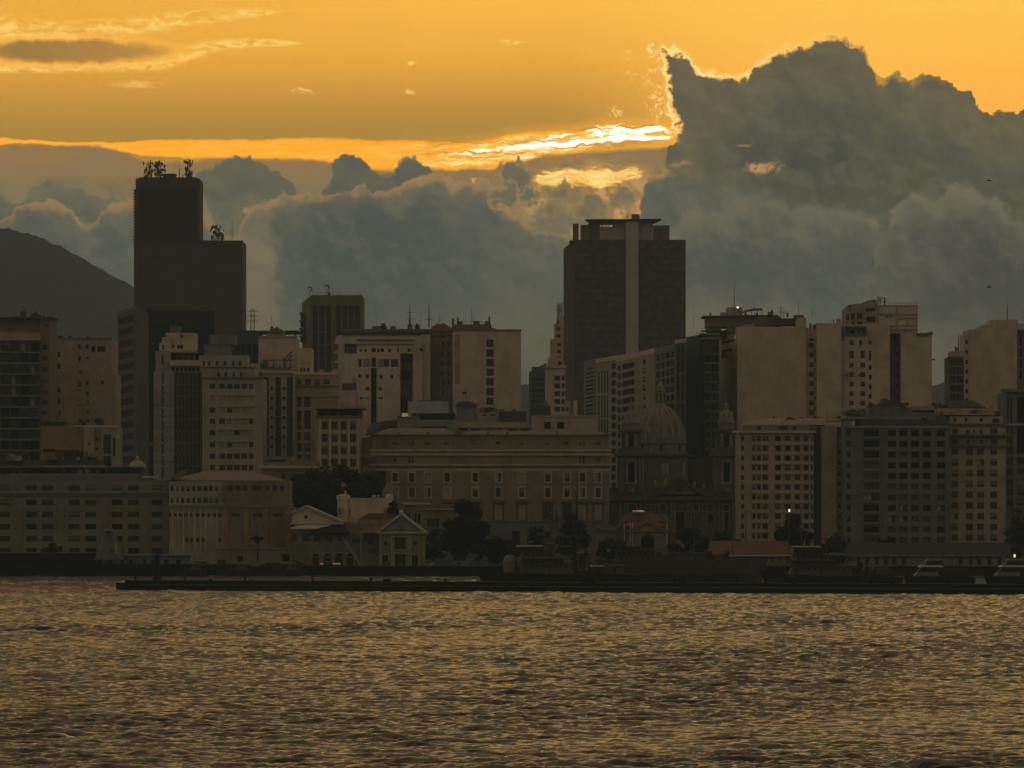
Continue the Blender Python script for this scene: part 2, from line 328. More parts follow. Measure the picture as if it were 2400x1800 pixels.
# ------------------------------------------------------------------ helpers
GZ = 2.4                                   # street level above the water
def X(px, D): return (px - 1200.0) * D / F
def Z(py, D): return CH - (py - YH) * D / F

MATS = {}
def newmat(name):
    m = bpy.data.materials.new(name); m.use_nodes = True; nt = m.node_tree; nt.nodes.clear()
    T = Tree(nt); b = nt.nodes.new('ShaderNodeBsdfPrincipled'); o = nt.nodes.new('ShaderNodeOutputMaterial')
    nt.links.new(b.outputs[0], o.inputs[0]); MATS[name] = m
    tc = nt.nodes.new('ShaderNodeNewGeometry')
    return m, T, b, Sk(T, tc.outputs['Position'])
def bump(T, b, h, dist, strength=0.6):
    n = T.nt.nodes.new('ShaderNodeBump'); n.inputs['Distance'].default_value = dist; n.inputs['Strength'].default_value = strength
    T.put(n.inputs['Height'], h); T.nt.links.new(n.outputs[0], b.inputs['Normal'])
def nt_white(T, v):
    n = T.nt.nodes.new('ShaderNodeTexWhiteNoise'); T.put(n.inputs['Vector'], v); return Sk(T, n.outputs['Value'])
def wallmat(name, c, dirt=0.45, rough=0.85, sc_=1.0, seed=0.0, bands=0.0):
    """render or stone: blotches, rain streaks, faint courses"""
    m, T, b, P = newmat(name)
    Pq = T.vm('ADD', P, (seed * 37.0, seed * 11.0, 0.0))
    n1 = T.noise(Pq, 0.16 * sc_, 6, 0.62)
    st = T.noise(T.vm('MULTIPLY', Pq, (1.3, 1.3, 0.07)), 1.0, 5, 0.6)
    n3 = T.noise(Pq, 2.6, 4, 0.6)
    f = T.sm(n1 * 0.72 + st * 0.28, 0.38, 0.68)
    dk = tuple(k * (1 - dirt) for k in c); lt = tuple(min(1, k * 1.10) for k in c)
    col = T.mix(f, lt, dk)
    col = T.mix(T.sm(n3, 0.3, 0.75) * 0.22, col, tuple(k * 0.62 for k in c))
    cell = T.vm('FLOOR', T.vm('MULTIPLY', T.vm('ADD', P, (seed * 3.1, seed * 1.7, 0.4)), (0.17, 0.0, 0.30)))
    wn = nt_white(T, cell)
    col = T.mix(T.sm(wn, 0.0, 1.0) * 0.16, col, dk)
    if bands:
        z = T.sep(P)[2]
        w = T.math('PINGPONG', z * (1.0 / bands), 0.5)
        col = T.mix(T.sm(w, 0.06, 0.0) * 0.25, col, dk)
    T.put(b.inputs['Base Color'], col); b.inputs['Roughness'].default_value = rough
    bump(T, b, n3 * 0.5 + n1, 0.05)
    return m
def simple(name, c, rough=0.6, metal=0.0, var=0.25, scale=1.5, spec=None):
    m, T, b, P = newmat(name)
    n = T.noise(P, scale, 5, 0.6)
    T.put(b.inputs['Base Color'], T.mix(T.sm(n, 0.3, 0.7), tuple(k * (1 + var * .4) for k in c), tuple(k * (1 - var) for k in c)))
    b.inputs['Roughness'].default_value = rough; b.inputs['Metallic'].default_value = metal
    if spec is not None: b.inputs['Specular IOR Level'].default_value = spec
    return m
wallmat('cream', (0.70, 0.535, 0.37), 0.30, seed=1)
wallmat('cream_pale', (0.76, 0.60, 0.43), 0.28, seed=2)
wallmat('dulltan', (0.27, 0.205, 0.122), 0.35, seed=33)
wallmat('tan', (0.48, 0.36, 0.235), 0.35, seed=3)
wallmat('ochre', (0.36, 0.22, 0.11), 0.30, seed=4)
wallmat('palegrey', (0.43, 0.375, 0.275), 0.35, seed=5)
wallmat('grey', (0.20, 0.19, 0.16), 0.35, seed=6)
wallmat('midgrey', (0.26, 0.25, 0.21), 0.35, seed=7)
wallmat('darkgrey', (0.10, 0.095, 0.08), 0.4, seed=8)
wallmat('bluegrey', (0.15, 0.17, 0.18), 0.25, seed=9)
wallmat('pinkstone', (0.31, 0.235, 0.16), 0.35, seed=10, bands=1.1)
wallmat('stone_trim', (0.60, 0.50, 0.36), 0.35, seed=11)
wallmat('churchstone', (0.14, 0.12, 0.082), 0.55, seed=12)
wallmat('churchrender', (0.235, 0.19, 0.125), 0.35, seed=13)
wallmat('churchtrim', (0.38, 0.32, 0.225), 0.45, seed=14)
wallmat('dome_tile', (0.25, 0.20, 0.125), 0.6, sc_=2.5, seed=15)
wallmat('white_panel', (0.52, 0.50, 0.46), 0.25, seed=16)
wallmat('brown', (0.25, 0.185, 0.115), 0.35, seed=17)
wallmat('tower_brown', (0.13, 0.095, 0.055), 0.25, seed=18)
wallmat('tower_side', (0.125, 0.092, 0.05), 0.2, seed=19)
wallmat('white_strip', (0.62, 0.50, 0.38), 0.2, seed=20)
wallmat('frontpale', (0.275, 0.22, 0.14), 0.35, seed=21)
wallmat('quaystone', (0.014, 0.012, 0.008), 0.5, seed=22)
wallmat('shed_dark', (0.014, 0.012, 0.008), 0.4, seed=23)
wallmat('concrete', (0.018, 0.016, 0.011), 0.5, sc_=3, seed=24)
simple('roofgrey', (0.10, 0.09, 0.07), 0.9); simple('roofdark', (0.055, 0.05, 0.04), 0.9)
simple('metal', (0.10, 0.09, 0.075), 0.5, 0.6); simple('mast', (0.09, 0.075, 0.055), 0.6, 0.2)
simple('mastblue', (0.16, 0.17, 0.19), 0.7); simple('frame_dark', (0.05, 0.045, 0.04), 0.6)
simple('frame_pale', (0.40, 0.34, 0.26), 0.7); simple('frame_mid', (0.16, 0.14, 0.11), 0.7)
simple('blind', (0.26, 0.23, 0.17), 0.8); simple('blind_pale', (0.42, 0.37, 0.28), 0.8)
simple('shutter', (0.10, 0.085, 0.06), 0.8)
simple('white_paint', (0.62, 0.56, 0.46), 0.45); simple('shipgrey', (0.075, 0.068, 0.050), 0.55, var=0.35)
simple('shipdark', (0.020, 0.018, 0.012), 0.6); simple('shiplight', (0.20, 0.18, 0.135), 0.5); simple('hullblack', (0.02, 0.018, 0.013), 0.5)
simple('bark', (0.05, 0.038, 0.025), 0.9); simple('bird', (0.01, 0.01, 0.01), 0.8); simple('awning', (0.62, 0.60, 0.50), 0.6)
simple('orange_boom', (0.42, 0.30, 0.18), 0.6)
def glass(name, c, rough, spec=0.5):
    m, T, b, P = newmat(name)
    n = T.noise(P, 0.35, 3, 0.5)
    T.put(b.inputs['Base Color'], T.mix(T.sm(n, 0.35, 0.65), c, tuple(k * 0.5 for k in c)))
    b.inputs['Roughness'].default_value = rough; b.inputs['Specular IOR Level'].default_value = spec
glass('glass', (0.030, 0.026, 0.018), 0.15, 0.35); glass('glass_warm', (0.055, 0.042, 0.026), 0.2, 0.35)
glass('glass_blue', (0.14, 0.17, 0.20), 0.25); glass('void', (0.014, 0.012, 0.008), 0.7, 0.2)
glass('tower_glass', (0.12, 0.088, 0.046), 0.3, 0.4)
glass('tower_glass2', (0.150, 0.114, 0.064), 0.3, 0.4)
simple('mirror_glass', (0.9, 0.82, 0.66), 0.12, 1.0)  # pale polished metal, gives skylights and panes their bright sky glint
def tilemat():
    m, T, b, P = newmat('tile')
    x, y, z = T.sep(P)
    w = T.math('PINGPONG', x * 3.2, 0.5)
    n = T.noise(P, 0.8, 5, 0.6)
    T.put(b.inputs['Base Color'], T.mix(T.sm(n, 0.3, 0.7), (0.24, 0.115, 0.04), (0.12, 0.065, 0.03)))
    b.inputs['Roughness'].default_value = 0.85; bump(T, b, w, 0.12)
    m, T, b, P = newmat('tile_pale')
    x, y, z = T.sep(P); w = T.math('PINGPONG', x * 3.2, 0.5); n = T.noise(P, 0.8, 5, 0.6)
    T.put(b.inputs['Base Color'], T.mix(T.sm(n, 0.3, 0.7), (0.34, 0.255, 0.175), (0.20, 0.155, 0.11)))
    b.inputs['Roughness'].default_value = 0.85; bump(T, b, w, 0.12)
tilemat()
def leafmat(name, c):
    m, T, b, P = newmat(name)
    n = T.noise(P, 0.6, 4, 0.6); n2 = T.noise(P, 6.0, 2, 0.5)
    T.put(b.inputs['Base Color'], T.mix(T.sm(n * 0.6 + n2 * 0.4, 0.35, 0.65), c, tuple(k * 0.45 for k in c)))
    b.inputs['Roughness'].default_value = 0.75; b.inputs['Specular IOR Level'].default_value = 0.2
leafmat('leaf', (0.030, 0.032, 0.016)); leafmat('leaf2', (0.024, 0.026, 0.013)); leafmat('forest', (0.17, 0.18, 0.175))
def emis(name, c, s):
    m = bpy.data.materials.new(name); m.use_nodes = True; nt = m.node_tree; nt.nodes.clear(); MATS[name] = m
    e = nt.nodes.new('ShaderNodeEmission'); o = nt.nodes.new('ShaderNodeOutputMaterial'); e.inputs[0].default_value = (*c, 1); e.inputs[1].default_value = s
    nt.links.new(e.outputs[0], o.inputs[0])
emis('lamp', (1.0, 0.86, 0.58), 1.5); emis('lamp_win', (1.0, 0.66, 0.34), 0.16)

class MB:
    """collects faces, links them as one mesh object"""
    def __init__(s): s.v = []; s.f = []; s.m = []; s.mats = []
    def mi(s, mat):
        if mat not in s.mats: s.mats.append(mat)
        return s.mats.index(mat)
    def poly(s, pts, mat):
        k = len(s.v); s.v.extend(pts); s.f.append(tuple(range(k, k + len(pts)))); s.m.append(s.mi(mat)); return s
    def box(s, x0, x1, y0, y1, z0, z1, mat):
        k = len(s.v); i = s.mi(mat)
        s.v += [(x0, y0, z0), (x1, y0, z0), (x1, y1, z0), (x0, y1, z0), (x0, y0, z1), (x1, y0, z1), (x1, y1, z1), (x0, y1, z1)]
        for q in ((0, 1, 5, 4), (1, 2, 6, 5), (2, 3, 7, 6), (3, 0, 4, 7), (4, 5, 6, 7), (3, 2, 1, 0)):
            s.f.append(tuple(k + a for a in q)); s.m.append(i)
        return s
    def hexa(s, p, mat):
        """8 corners: bottom 0-3, top 4-7"""
        k = len(s.v); i = s.mi(mat); s.v += [tuple(q) for q in p]
        for q in ((0, 1, 5, 4), (1, 2, 6, 5), (2, 3, 7, 6), (3, 0, 4, 7), (4, 5, 6, 7), (3, 2, 1, 0)):
            s.f.append(tuple(k + a for a in q)); s.m.append(i)
        return s
    def prism(s, pts, y0, y1, mat):
        """outline in x,z pushed along y"""
        n = len(pts); k = len(s.v); i = s.mi(mat)
        s.v += [(x, y0, z) for x, z in pts] + [(x, y1, z) for x, z in pts]
        s.f.append(tuple(range(k, k + n))); s.f.append(tuple(range(k + 2 * n - 1, k + n - 1, -1))); s.m += [i, i]
        for a in range(n):
            b = (a + 1) % n; s.f.append((k + a, k + n + a, k + n + b, k + b)); s.m.append(i)
        return s
    def lathe(s, cx, cy, prof, mat, n=16, sq=1.0):
        k = len(s.v); i = s.mi(mat)
        for r, z in prof:
            for a in range(n):
                t = 2 * math.pi * a / n; s.v.append((cx + r * math.cos(t), cy + r * math.sin(t) * sq, z))
        for j in range(len(prof) - 1):
            for a in range(n):
                b = (a + 1) % n; s.f.append((k + j * n + a, k + j * n + b, k + (j + 1) * n + b, k + (j + 1) * n + a)); s.m.append(i)
        s.f.append(tuple(k + (len(prof) - 1) * n + a for a in range(n))); s.m.append(i)
        return s
    def tube(s, p, q, r0, r1, mat, n=6):
        p = Vector(p); q = Vector(q); d = (q - p)
        if d.length < 1e-6: return s
        d.normalize(); a = d.orthogonal().normalized(); b = d.cross(a); k = len(s.v); i = s.mi(mat)
        for c, r in ((p, r0), (q, r1)):
            for j in range(n):
                t = 2 * math.pi * j / n; s.v.append(tuple(c + (a * math.cos(t) + b * math.sin(t)) * r))
        for j in range(n):
            l = (j + 1) % n; s.f.append((k + j, k + l, k + n + l, k + n + j)); s.m.append(i)
        s.f.append(tuple(k + n + j for j in range(n))); s.m.append(i); s.f.append(tuple(k + j for j in reversed(range(n)))); s.m.append(i)
        return s
    def build(s, name, parent=None, loc=None, smooth=False):
        if parent is not None and loc is None: o3 = parent_loc(parent)
        else: o3 = loc if loc is not None else Vector((0, 0, 0))
        me = bpy.data.meshes.new(name)
        me.from_pydata([(x - o3[0], y - o3[1], z - o3[2]) for x, y, z in s.v], [], s.f)
        for mt in s.mats: me.materials.append(MATS[mt])
        me.polygons.foreach_set('material_index', s.m)
        if smooth: me.polygons.foreach_set('use_smooth', [True] * len(me.polygons))
        me.update()
        o = bpy.data.objects.new(name, me); COL.objects.link(o)
        if parent is not None: o.parent = parent
        else: o.location = o3
        return o
WLOC = {}
def parent_loc(p):
    return WLOC.get(p.name_full, Vector((0, 0, 0)))
def tag(o, label=None, cat=None, group=None, kind=None):
    if label: o['label'] = label
    if cat: o['category'] = cat
    if group: o['group'] = group
    if kind: o['kind'] = kind
    return o
def thing(name, loc, label, cat, group=None):
    o = bpy.data.objects.new(name, None); COL.objects.link(o); o.location = loc; o.empty_display_size = 1
    WLOC[o.name_full] = Vector(loc)
    return tag(o, label, cat, group)

# window units, shared between alike openings
WCACHE = {}
def win_mesh(w, h, kind):
    w = round(w, 1); h = round(h, 1); key = (w, h, kind)
    if key in WCACHE: return WCACHE[key], w, h
    m = MB(); fr = 'frame_dark' if kind[0] in 'dko' else ('frame_pale' if kind[0] == 'p' else 'frame_mid')
    b = min(0.14, w * 0.09)
    gl = 'glass_warm' if kind[0] == 'p' else 'glass'
    if kind[0] == 'o': gl = 'void'
    if kind[0] == 's': gl = 'shutter'
    if kind[0] == 'w': gl = 'blind_pale'
    m.poly([(0, .12, 0), (w, .12, 0), (w, .12, h), (0, .12, h)], gl)
    if kind[0] != 'o' or w > 2.5:
        m.box(0, w, 0, .10, 0, b, fr).box(0, w, 0, .10, h - b, h, fr).box(0, b, 0, .10, b, h - b, fr).box(w - b, w, 0, .10, b, h - b, fr)
        if 'x' in kind or w > 1.6:
            nm = max(1, int(round(w / 1.3)) - 1)
            for q in range(nm):
                xc = w * (q + 1) / (nm + 1); m.box(xc - b * .4, xc + b * .4, 0.01, .09, b, h - b, fr)
        if 't' in kind: m.box(b, w - b, 0.01, .09, h * .62, h * .62 + b * .8, fr)
    if 'b' in kind: m.box(b, w - b, .085, .115, h * .45, h - b, 'blind')
    if 'l' in kind: m.box(b, w * .5, .085, .115, b, h - b, 'blind_pale')
    if 'h' in kind: m.box(b, w - b, .085, .115, h * .75, h - b, 'blind_pale')
    o = m.build('window'); me = o.data; bpy.data.objects.remove(o)
    WCACHE[key] = me
    return me, w, h
def pick(kinds): return kinds if isinstance(kinds, str) else random.choice(kinds)
STD = ['d', 'dt', 'dx', 'dbt', 'mx', 'mh', 'dl', 'd', 'mt', 'w', 'dh']
DRK = ['o', 'd', 'd', 'dt']

class Bld:
    def __init__(s, name, px, D, label, cat, group=None, z=GZ):
        s.D = D; s.loc = Vector((X(px, D), D, z)); s.e = thing(name, s.loc, label, cat, group)
        s.winlabel = None
    def wall(s, x0, x1, y0, y1=None, D=None, depth=20., mat='cream', wins=(), D1=None, nm='wall', rev=0.35, kinds=None, top='roofgrey', parapet=0.0, sill=0.0, wname='window', surround=None):
        """a block whose street front runs from px x0 to x1 with real openings; rows are given at the depth of its left end"""
        D = D or s.D; D1 = D1 or D
        A = Vector((X(x0, D), D, 0)); B = Vector((X(x1, D1), D1, 0)); L = (B - A).length; d = (B - A) / L; n = Vector((-d.y, d.x, 0))
        if n.y < 0: n = -n
        zt = Z(y0, D); zb = GZ - 0.3 if y1 is None else Z(y1, D)
        def tx(px):
            k = (px - 1200.) / F; den = d.x - k * d.y
            return (k * A.y - A.x) / den
        rc = []
        for w in wins:
            a, b = tx(w[0]), tx(w[1]); z0, z1 = Z(w[3], D), Z(w[2], D)
            if b - a < 0.15 or z1 - z0 < 0.15: continue
            rc.append((max(a, 0.02), min(b, L - 0.02), max(z0, zb + 0.02), min(z1, zt - 0.02), w[4] if len(w) > 4 else None))
        m = MB()
        def P(t, z, o=0.0): q = A + d * t + (n * o if o < 3 else Vector((0, o, 0))); return (q.x, q.y, z)
        xs = sorted({0.0, L, *[r[0] for r in rc], *[r[1] for r in rc]}); zs = sorted({zb, zt, *[r[2] for r in rc], *[r[3] for r in rc]})
        for j in range(len(zs) - 1):
            zc = (zs[j] + zs[j + 1]) / 2
            if zs[j + 1] - zs[j] < 1e-4: continue
            row = sorted([(r[0], r[1]) for r in rc if r[2] < zc < r[3]])
            t = 0.0
            for a, b in row + [(L, L)]:
                if a - t > 1e-4: m.poly([P(t, zs[j]), P(a, zs[j]), P(a, zs[j + 1]), P(t, zs[j + 1])], mat)
                t = max(t, b)
        for a, b, z0, z1, k in rc:
            m.poly([P(a, z0), P(b, z0), P(b, z0, rev), P(a, z0, rev)], mat); m.poly([P(a, z1, rev), P(b, z1, rev), P(b, z1), P(a, z1)], mat)
            m.poly([P(a, z0, rev), P(a, z1, rev), P(a, z1), P(a, z0)], mat); m.poly([P(b, z0), P(b, z1), P(b, z1, rev), P(b, z0, rev)], mat)
            if sill: m.hexa([P(a - .1, z0 - .18, -sill), P(b + .1, z0 - .18, -sill), P(b + .1, z0 - .18, .05), P(a - .1, z0 - .18, .05), P(a - .1, z0 - .004, -sill), P(b + .1, z0 - .004, -sill), P(b + .1, z0 - .004, .05), P(a - .1, z0 - .004, .05)], 'stone_trim')
        m.poly([P(0, zb, depth), P(0, zb), P(0, zt), P(0, zt, depth)][::-1], mat); m.poly([P(L, zb), P(L, zb, depth), P(L, zt, depth), P(L, zt)], mat)
        m.poly([P(L, zb, depth), P(0, zb, depth), P(0, zt, depth), P(L, zt, depth)], mat); m.poly([P(0, zt), P(L, zt), P(L, zt, depth), P(0, zt, depth)], top)
        if parapet:
            for (a, b, o0, o1) in ((-.04, L + .04, -.05, .25), (-.04, .25, .25, depth), (L - .25, L + .04, .25, depth)):
                m.hexa([P(a, zt - .3, o0), P(b, zt - .3, o0), P(b, zt - .3, o1), P(a, zt - .3, o1), P(a, zt + parapet, o0), P(b, zt + parapet, o0), P(b, zt + parapet, o1), P(a, zt + parapet, o1)], mat)
        o = m.build(nm, s.e)
        ang = math.atan2(d.y, d.x)
        for a, b, z0, z1, k in rc:
            kd = k or pick(kinds or STD)
            me, w, h = win_mesh(b - a, z1 - z0, kd)
            wo = bpy.data.objects.new(wname, me); COL.objects.link(wo); wo.parent = s.e
            q = P(a, z0, rev - 0.14); wo.location = Vector(q) - s.loc; wo.rotation_euler = (0, 0, ang); wo.scale = ((b - a) / w, 1, (z1 - z0) / h)
            if surround:
                sm_ = MB(); g = surround[1]
                me2 = WCACHE.get(('sur', w, h, surround))
                if me2 is None:
                    sm_.box(-g, 0, -.12, .05, -g, h + g, surround[0]).box(w, w + g, -.12, .05, -g, h + g, surround[0]).box(0, w, -.12, .05, h, h + g, surround[0]).box(0, w, -.12, .05, -g, 0, surround[0])
                    so = sm_.build('surround'); me2 = so.data; bpy.data.objects.remove(so); WCACHE[('sur', w, h, surround)] = me2
                so = bpy.data.objects.new('surround', me2); COL.objects.link(so); so.parent = wo; so.location = (0, -(rev - .14), 0)
        return o
    def box(s, x0, x1, y0, y1, D, depth, mat, nm='block', top=None):
        z0 = GZ if y1 is None else Z(y1, D)
        m = MB(); m.box(X(x0, D), X(x1, D), D, D + depth, z0, Z(y0, D), mat)
        return m.build(nm, s.e)
    def boxes(s, nm, mat, lst, stuff=False):
        """several small boxes of one part: (x0,x1,y0,y1,D,depth)"""
        m = MB()
        for x0, x1, y0, y1, D, dp in lst: m.box(X(x0, D), X(x1, D), D, D + dp, Z(y1, D), Z(y0, D), mat)
        o = m.build(nm, s.e)
        if stuff: o['kind'] = 'stuff'
        return o
    def each(s, nm, mat, lst): return [s.box(x0, x1, y0, y1, D, dp, mat, nm) for x0, x1, y0, y1, D, dp in lst]
    def band(s, x0, x1, y0, y1, D, proud=0.5, mat='stone_trim', nm='cornice', depth=None, D1=None):
        if D1 is None:
            m = MB(); m.box(X(x0, D) - proud * .6, X(x1, D) + proud * .6, D - proud, D + (depth or .3), Z(y1, D), Z(y0, D), mat); return m.build(nm, s.e)
        a = Vector((X(x0, D), D - proud, 0)); b = Vector((X(x1, D1), D1 - proud, 0)); z0, z1 = Z(y1, D), Z(y0, D); g = proud + (depth or .3)
        m = MB(); m.hexa([(a.x, a.y, z0), (b.x, b.y, z0), (b.x, b.y + g, z0), (a.x, a.y + g, z0), (a.x, a.y, z1), (b.x, b.y, z1), (b.x, b.y + g, z1), (a.x, a.y + g, z1)], mat); return m.build(nm, s.e)
    def bands(s, lst, D, proud=0.5, mat='stone_trim', nm='cornice'):
        for x0, x1, y0, y1 in lst: s.band(x0, x1, y0, y1, D, proud, mat, nm)
    def prism(s, pts, D, depth, mat, nm='roof'):
        m = MB(); m.prism([(X(a, D), Z(b, D)) for a, b in pts], D, D + depth, mat); return m.build(nm, s.e)
    def hip(s, x0, x1, ye, yr, r0, r1, D, depth, mat='tile', nm='roof', over=0.6):
        m = MB(); a, b, c, d_ = X(x0, D) - over, X(x1, D) + over, D - over, D + depth + over; ze, zr = Z(ye, D), Z(yr, D); q0, q1 = X(r0, D), X(r1, D); ym = D + depth / 2
        m.poly([(a, c, ze), (b, c, ze), (q1, ym, zr), (q0, ym, zr)], mat); m.poly([(b, c, ze), (b, d_, ze), (q1, ym, zr)], mat)
        m.poly([(b, d_, ze), (a, d_, ze), (q0, ym, zr), (q1, ym, zr)], mat); m.poly([(a, d_, ze), (a, c, ze), (q0, ym, zr)], mat)
        m.box(a, b, c, d_, ze - .35, ze - .003, 'roofdark')
        return m.build(nm, s.e)
    def mast(s, px, ytop, ybot, D, r=0.12, mat='mast', nm='antenna', arms=0):
        m = MB(); x = X(px, D); z0, z1 = Z(ybot, D), Z(ytop, D)
        m.tube((x, D, z0), (x, D, z0 + (z1 - z0) * .55), r, r * .8, mat, 5).tube((x, D, z0 + (z1 - z0) * .55), (x, D, z1), r * .6, r * .35, mat, 5)
        for k in range(arms):
            zz = z0 + (z1 - z0) * (.35 + .6 * k / max(1, arms)); w = random.uniform(.6, 1.5)
            m.tube((x - w, D, zz), (x + w, D, zz), r * .5, r * .5, mat, 4)
        return m.build(nm, s.e)
    def cluster(s, px, ytop, ybot, D, wpx, nm='antenna_cluster', n=16, seed=0):
        """a lattice mast crowded with dishes and panel antennas"""
        rr = random.Random(seed); m = MB(); x = X(px, D); z0, z1 = Z(ybot, D), Z(ytop, D); w = wpx * D / F / 2
        for sx in (-1, 1):
            for sy in (-1, 1): m.tube((x + sx * w * .3, D + 4 + sy * w * .3, z0), (x + sx * w * .12, D + 4 + sy * w * .12, z1 - 1), .14, .1, 'mast', 5)
        k = z0; 
        while k < z1 - 1.5: m.tube((x - w * .28, D + 4 - w * .28, k), (x + w * .28, D + 4 - w * .28, k + 1.4), .08, .08, 'mast', 4).tube((x + w * .28, D + 4 - w * .28, k), (x - w * .28, D + 4 - w * .28, k + 1.4), .08, .08, 'mast', 4); k += 1.4
        m.tube((x, D + 4, z1 - 2), (x, D + 4, z1 + 2.2), .1, .05, 'mast', 5)
        for i in range(n):
            t = rr.uniform(.1, 1.0); zz = z0 + (z1 - z0) * t; a = rr.uniform(0, 6.28); rx = w * rr.uniform(.35, .95)
            cx, cy = x + rx * math.cos(a), D + 4 + rx * math.sin(a)
            m.tube((x, D + 4, zz), (cx, cy, zz), .07, .07, 'mast', 4)
            if rr.random() < .6:
                r = rr.uniform(.4, .95); q = Vector((math.cos(a), math.sin(a), 0)); m.tube((cx, cy, zz), tuple(Vector((cx, cy, zz)) + q * .35), r * .6, r, 'mast', 10)
            else: m.box(cx - .2, cx + .2, cy - .15, cy + .15, zz - 1.0, zz + 1.0, 'mast')
        return m.build(nm, s.e)
    def dish(s, px, py, D, r, nm='satellite_dish', up=0.6):
        m = MB(); x, z = X(px, D), Z(py, D); n = 14
        m.tube((x, D + r * .2, z - r * 2.2), (x, D + r * .2, z - r * .2), .12, .1, 'mast', 5)
        pr = [(r * .72, r * .2), (r * .85, r * .32), (r, r * .46), (r * 1.0, r * .52), (r * .8, r * .4)]
        q = MB(); q.lathe(0, 0, pr, 'mast', n); 
        R_ = Matrix.Rotation(R(-50), 3, 'X') @ Matrix.Rotation(R(25), 3, 'Y')
        k = len(m.v); m.v += [tuple(R_ @ Vector(p) + Vector((x, D, z))) for p in q.v]
        for f in q.f[:-1]: m.f.append(tuple(k + a for a in f)); m.m.append(m.mi('mast'))
        m.tube(tuple(R_ @ Vector((0, 0, 0)) + Vector((x, D, z))), tuple(R_ @ Vector((0, 0, r * 1.1)) + Vector((x, D, z))), .06, .06, 'mast', 4)
        return m.build(nm, s.e)
    def tank(s, px, y0, y1, D, wpx, mat='roofdark', nm='water_tank'):
        m = MB(); r = wpx * D / F / 2; z0, z1 = Z(y1, D), Z(y0, D); m.lathe(X(px, D), D + r + 1, [(r * .8, z0), (r, z0 + (z1 - z0) * .15), (r, z0 + (z1 - z0) * .75), (r * .6, z1 - (z1 - z0) * .05), (0.05, z1)], mat, 12); return m.build(nm, s.e)
    def rooftop(s, x0, x1, y, D, depth, n, seed, mats=('roofdark', 'brown', 'metal'), hmax=2.6):
        """plant rooms, vents, tanks and railings on a roof"""
        rr = random.Random(seed)
        for i in range(n):
            cx = rr.uniform(x0, x1); w = rr.uniform(3, 13); h = rr.uniform(3, hmax * F / D)
            s.box(cx - w / 2, cx + w / 2, y - h, y + 1, D + rr.uniform(.5, depth * .6), rr.uniform(1.5, 5), rr.choice(mats), rr.choice(('plant_room', 'roof_vent', 'air_conditioner')))
        m = MB(); zz = Z(y, D)
        for i in range(int(n * .7)):
            cx = X(rr.uniform(x0, x1), D); h = rr.uniform(1.5, 4.5); yy = D + rr.uniform(1, 6)
            m.tube((cx, yy, zz - .3), (cx, yy, zz + h), .06, .04, 'mast', 4)
            if rr.random() < .5: m.tube((cx - .8, yy, zz + h * .85), (cx + .8, yy, zz + h * .85), .04, .04, 'mast', 4)
        if m.v: m.build('aerials', s.e)['kind'] = 'stuff'
    def rail(s, x0, x1, y, D, h=1.1, mat='mast', nm='railing'):
        m = MB(); a, b = X(x0, D), X(x1, D); z = Z(y, D); n = max(2, int((b - a) / 1.8))
        for k in range(n + 1): xx = a + (b - a) * k / n; m.box(xx - .03, xx + .03, D + .1, D + .16, z, z + h, mat)
        for hh in (h * .5, h): m.box(a, b, D + .1, D + .16, z + hh - .03, z + hh + .03, mat)
        return m.build(nm, s.e)
def grid(cols, y0, step, h, n, kind=None, skip=()):
    out = []
    for j in range(n):
        for i, c in enumerate(cols):
            if (j, i) in skip: continue
            w = (c[0], c[1], y0 + j * step, y0 + j * step + h)
            k = kind
            out.append(w + ((k,) if k else ()))
    return out
def cols(x0, w, step, n): return [(x0 + k * step, x0 + k * step + w) for k in range(n)]

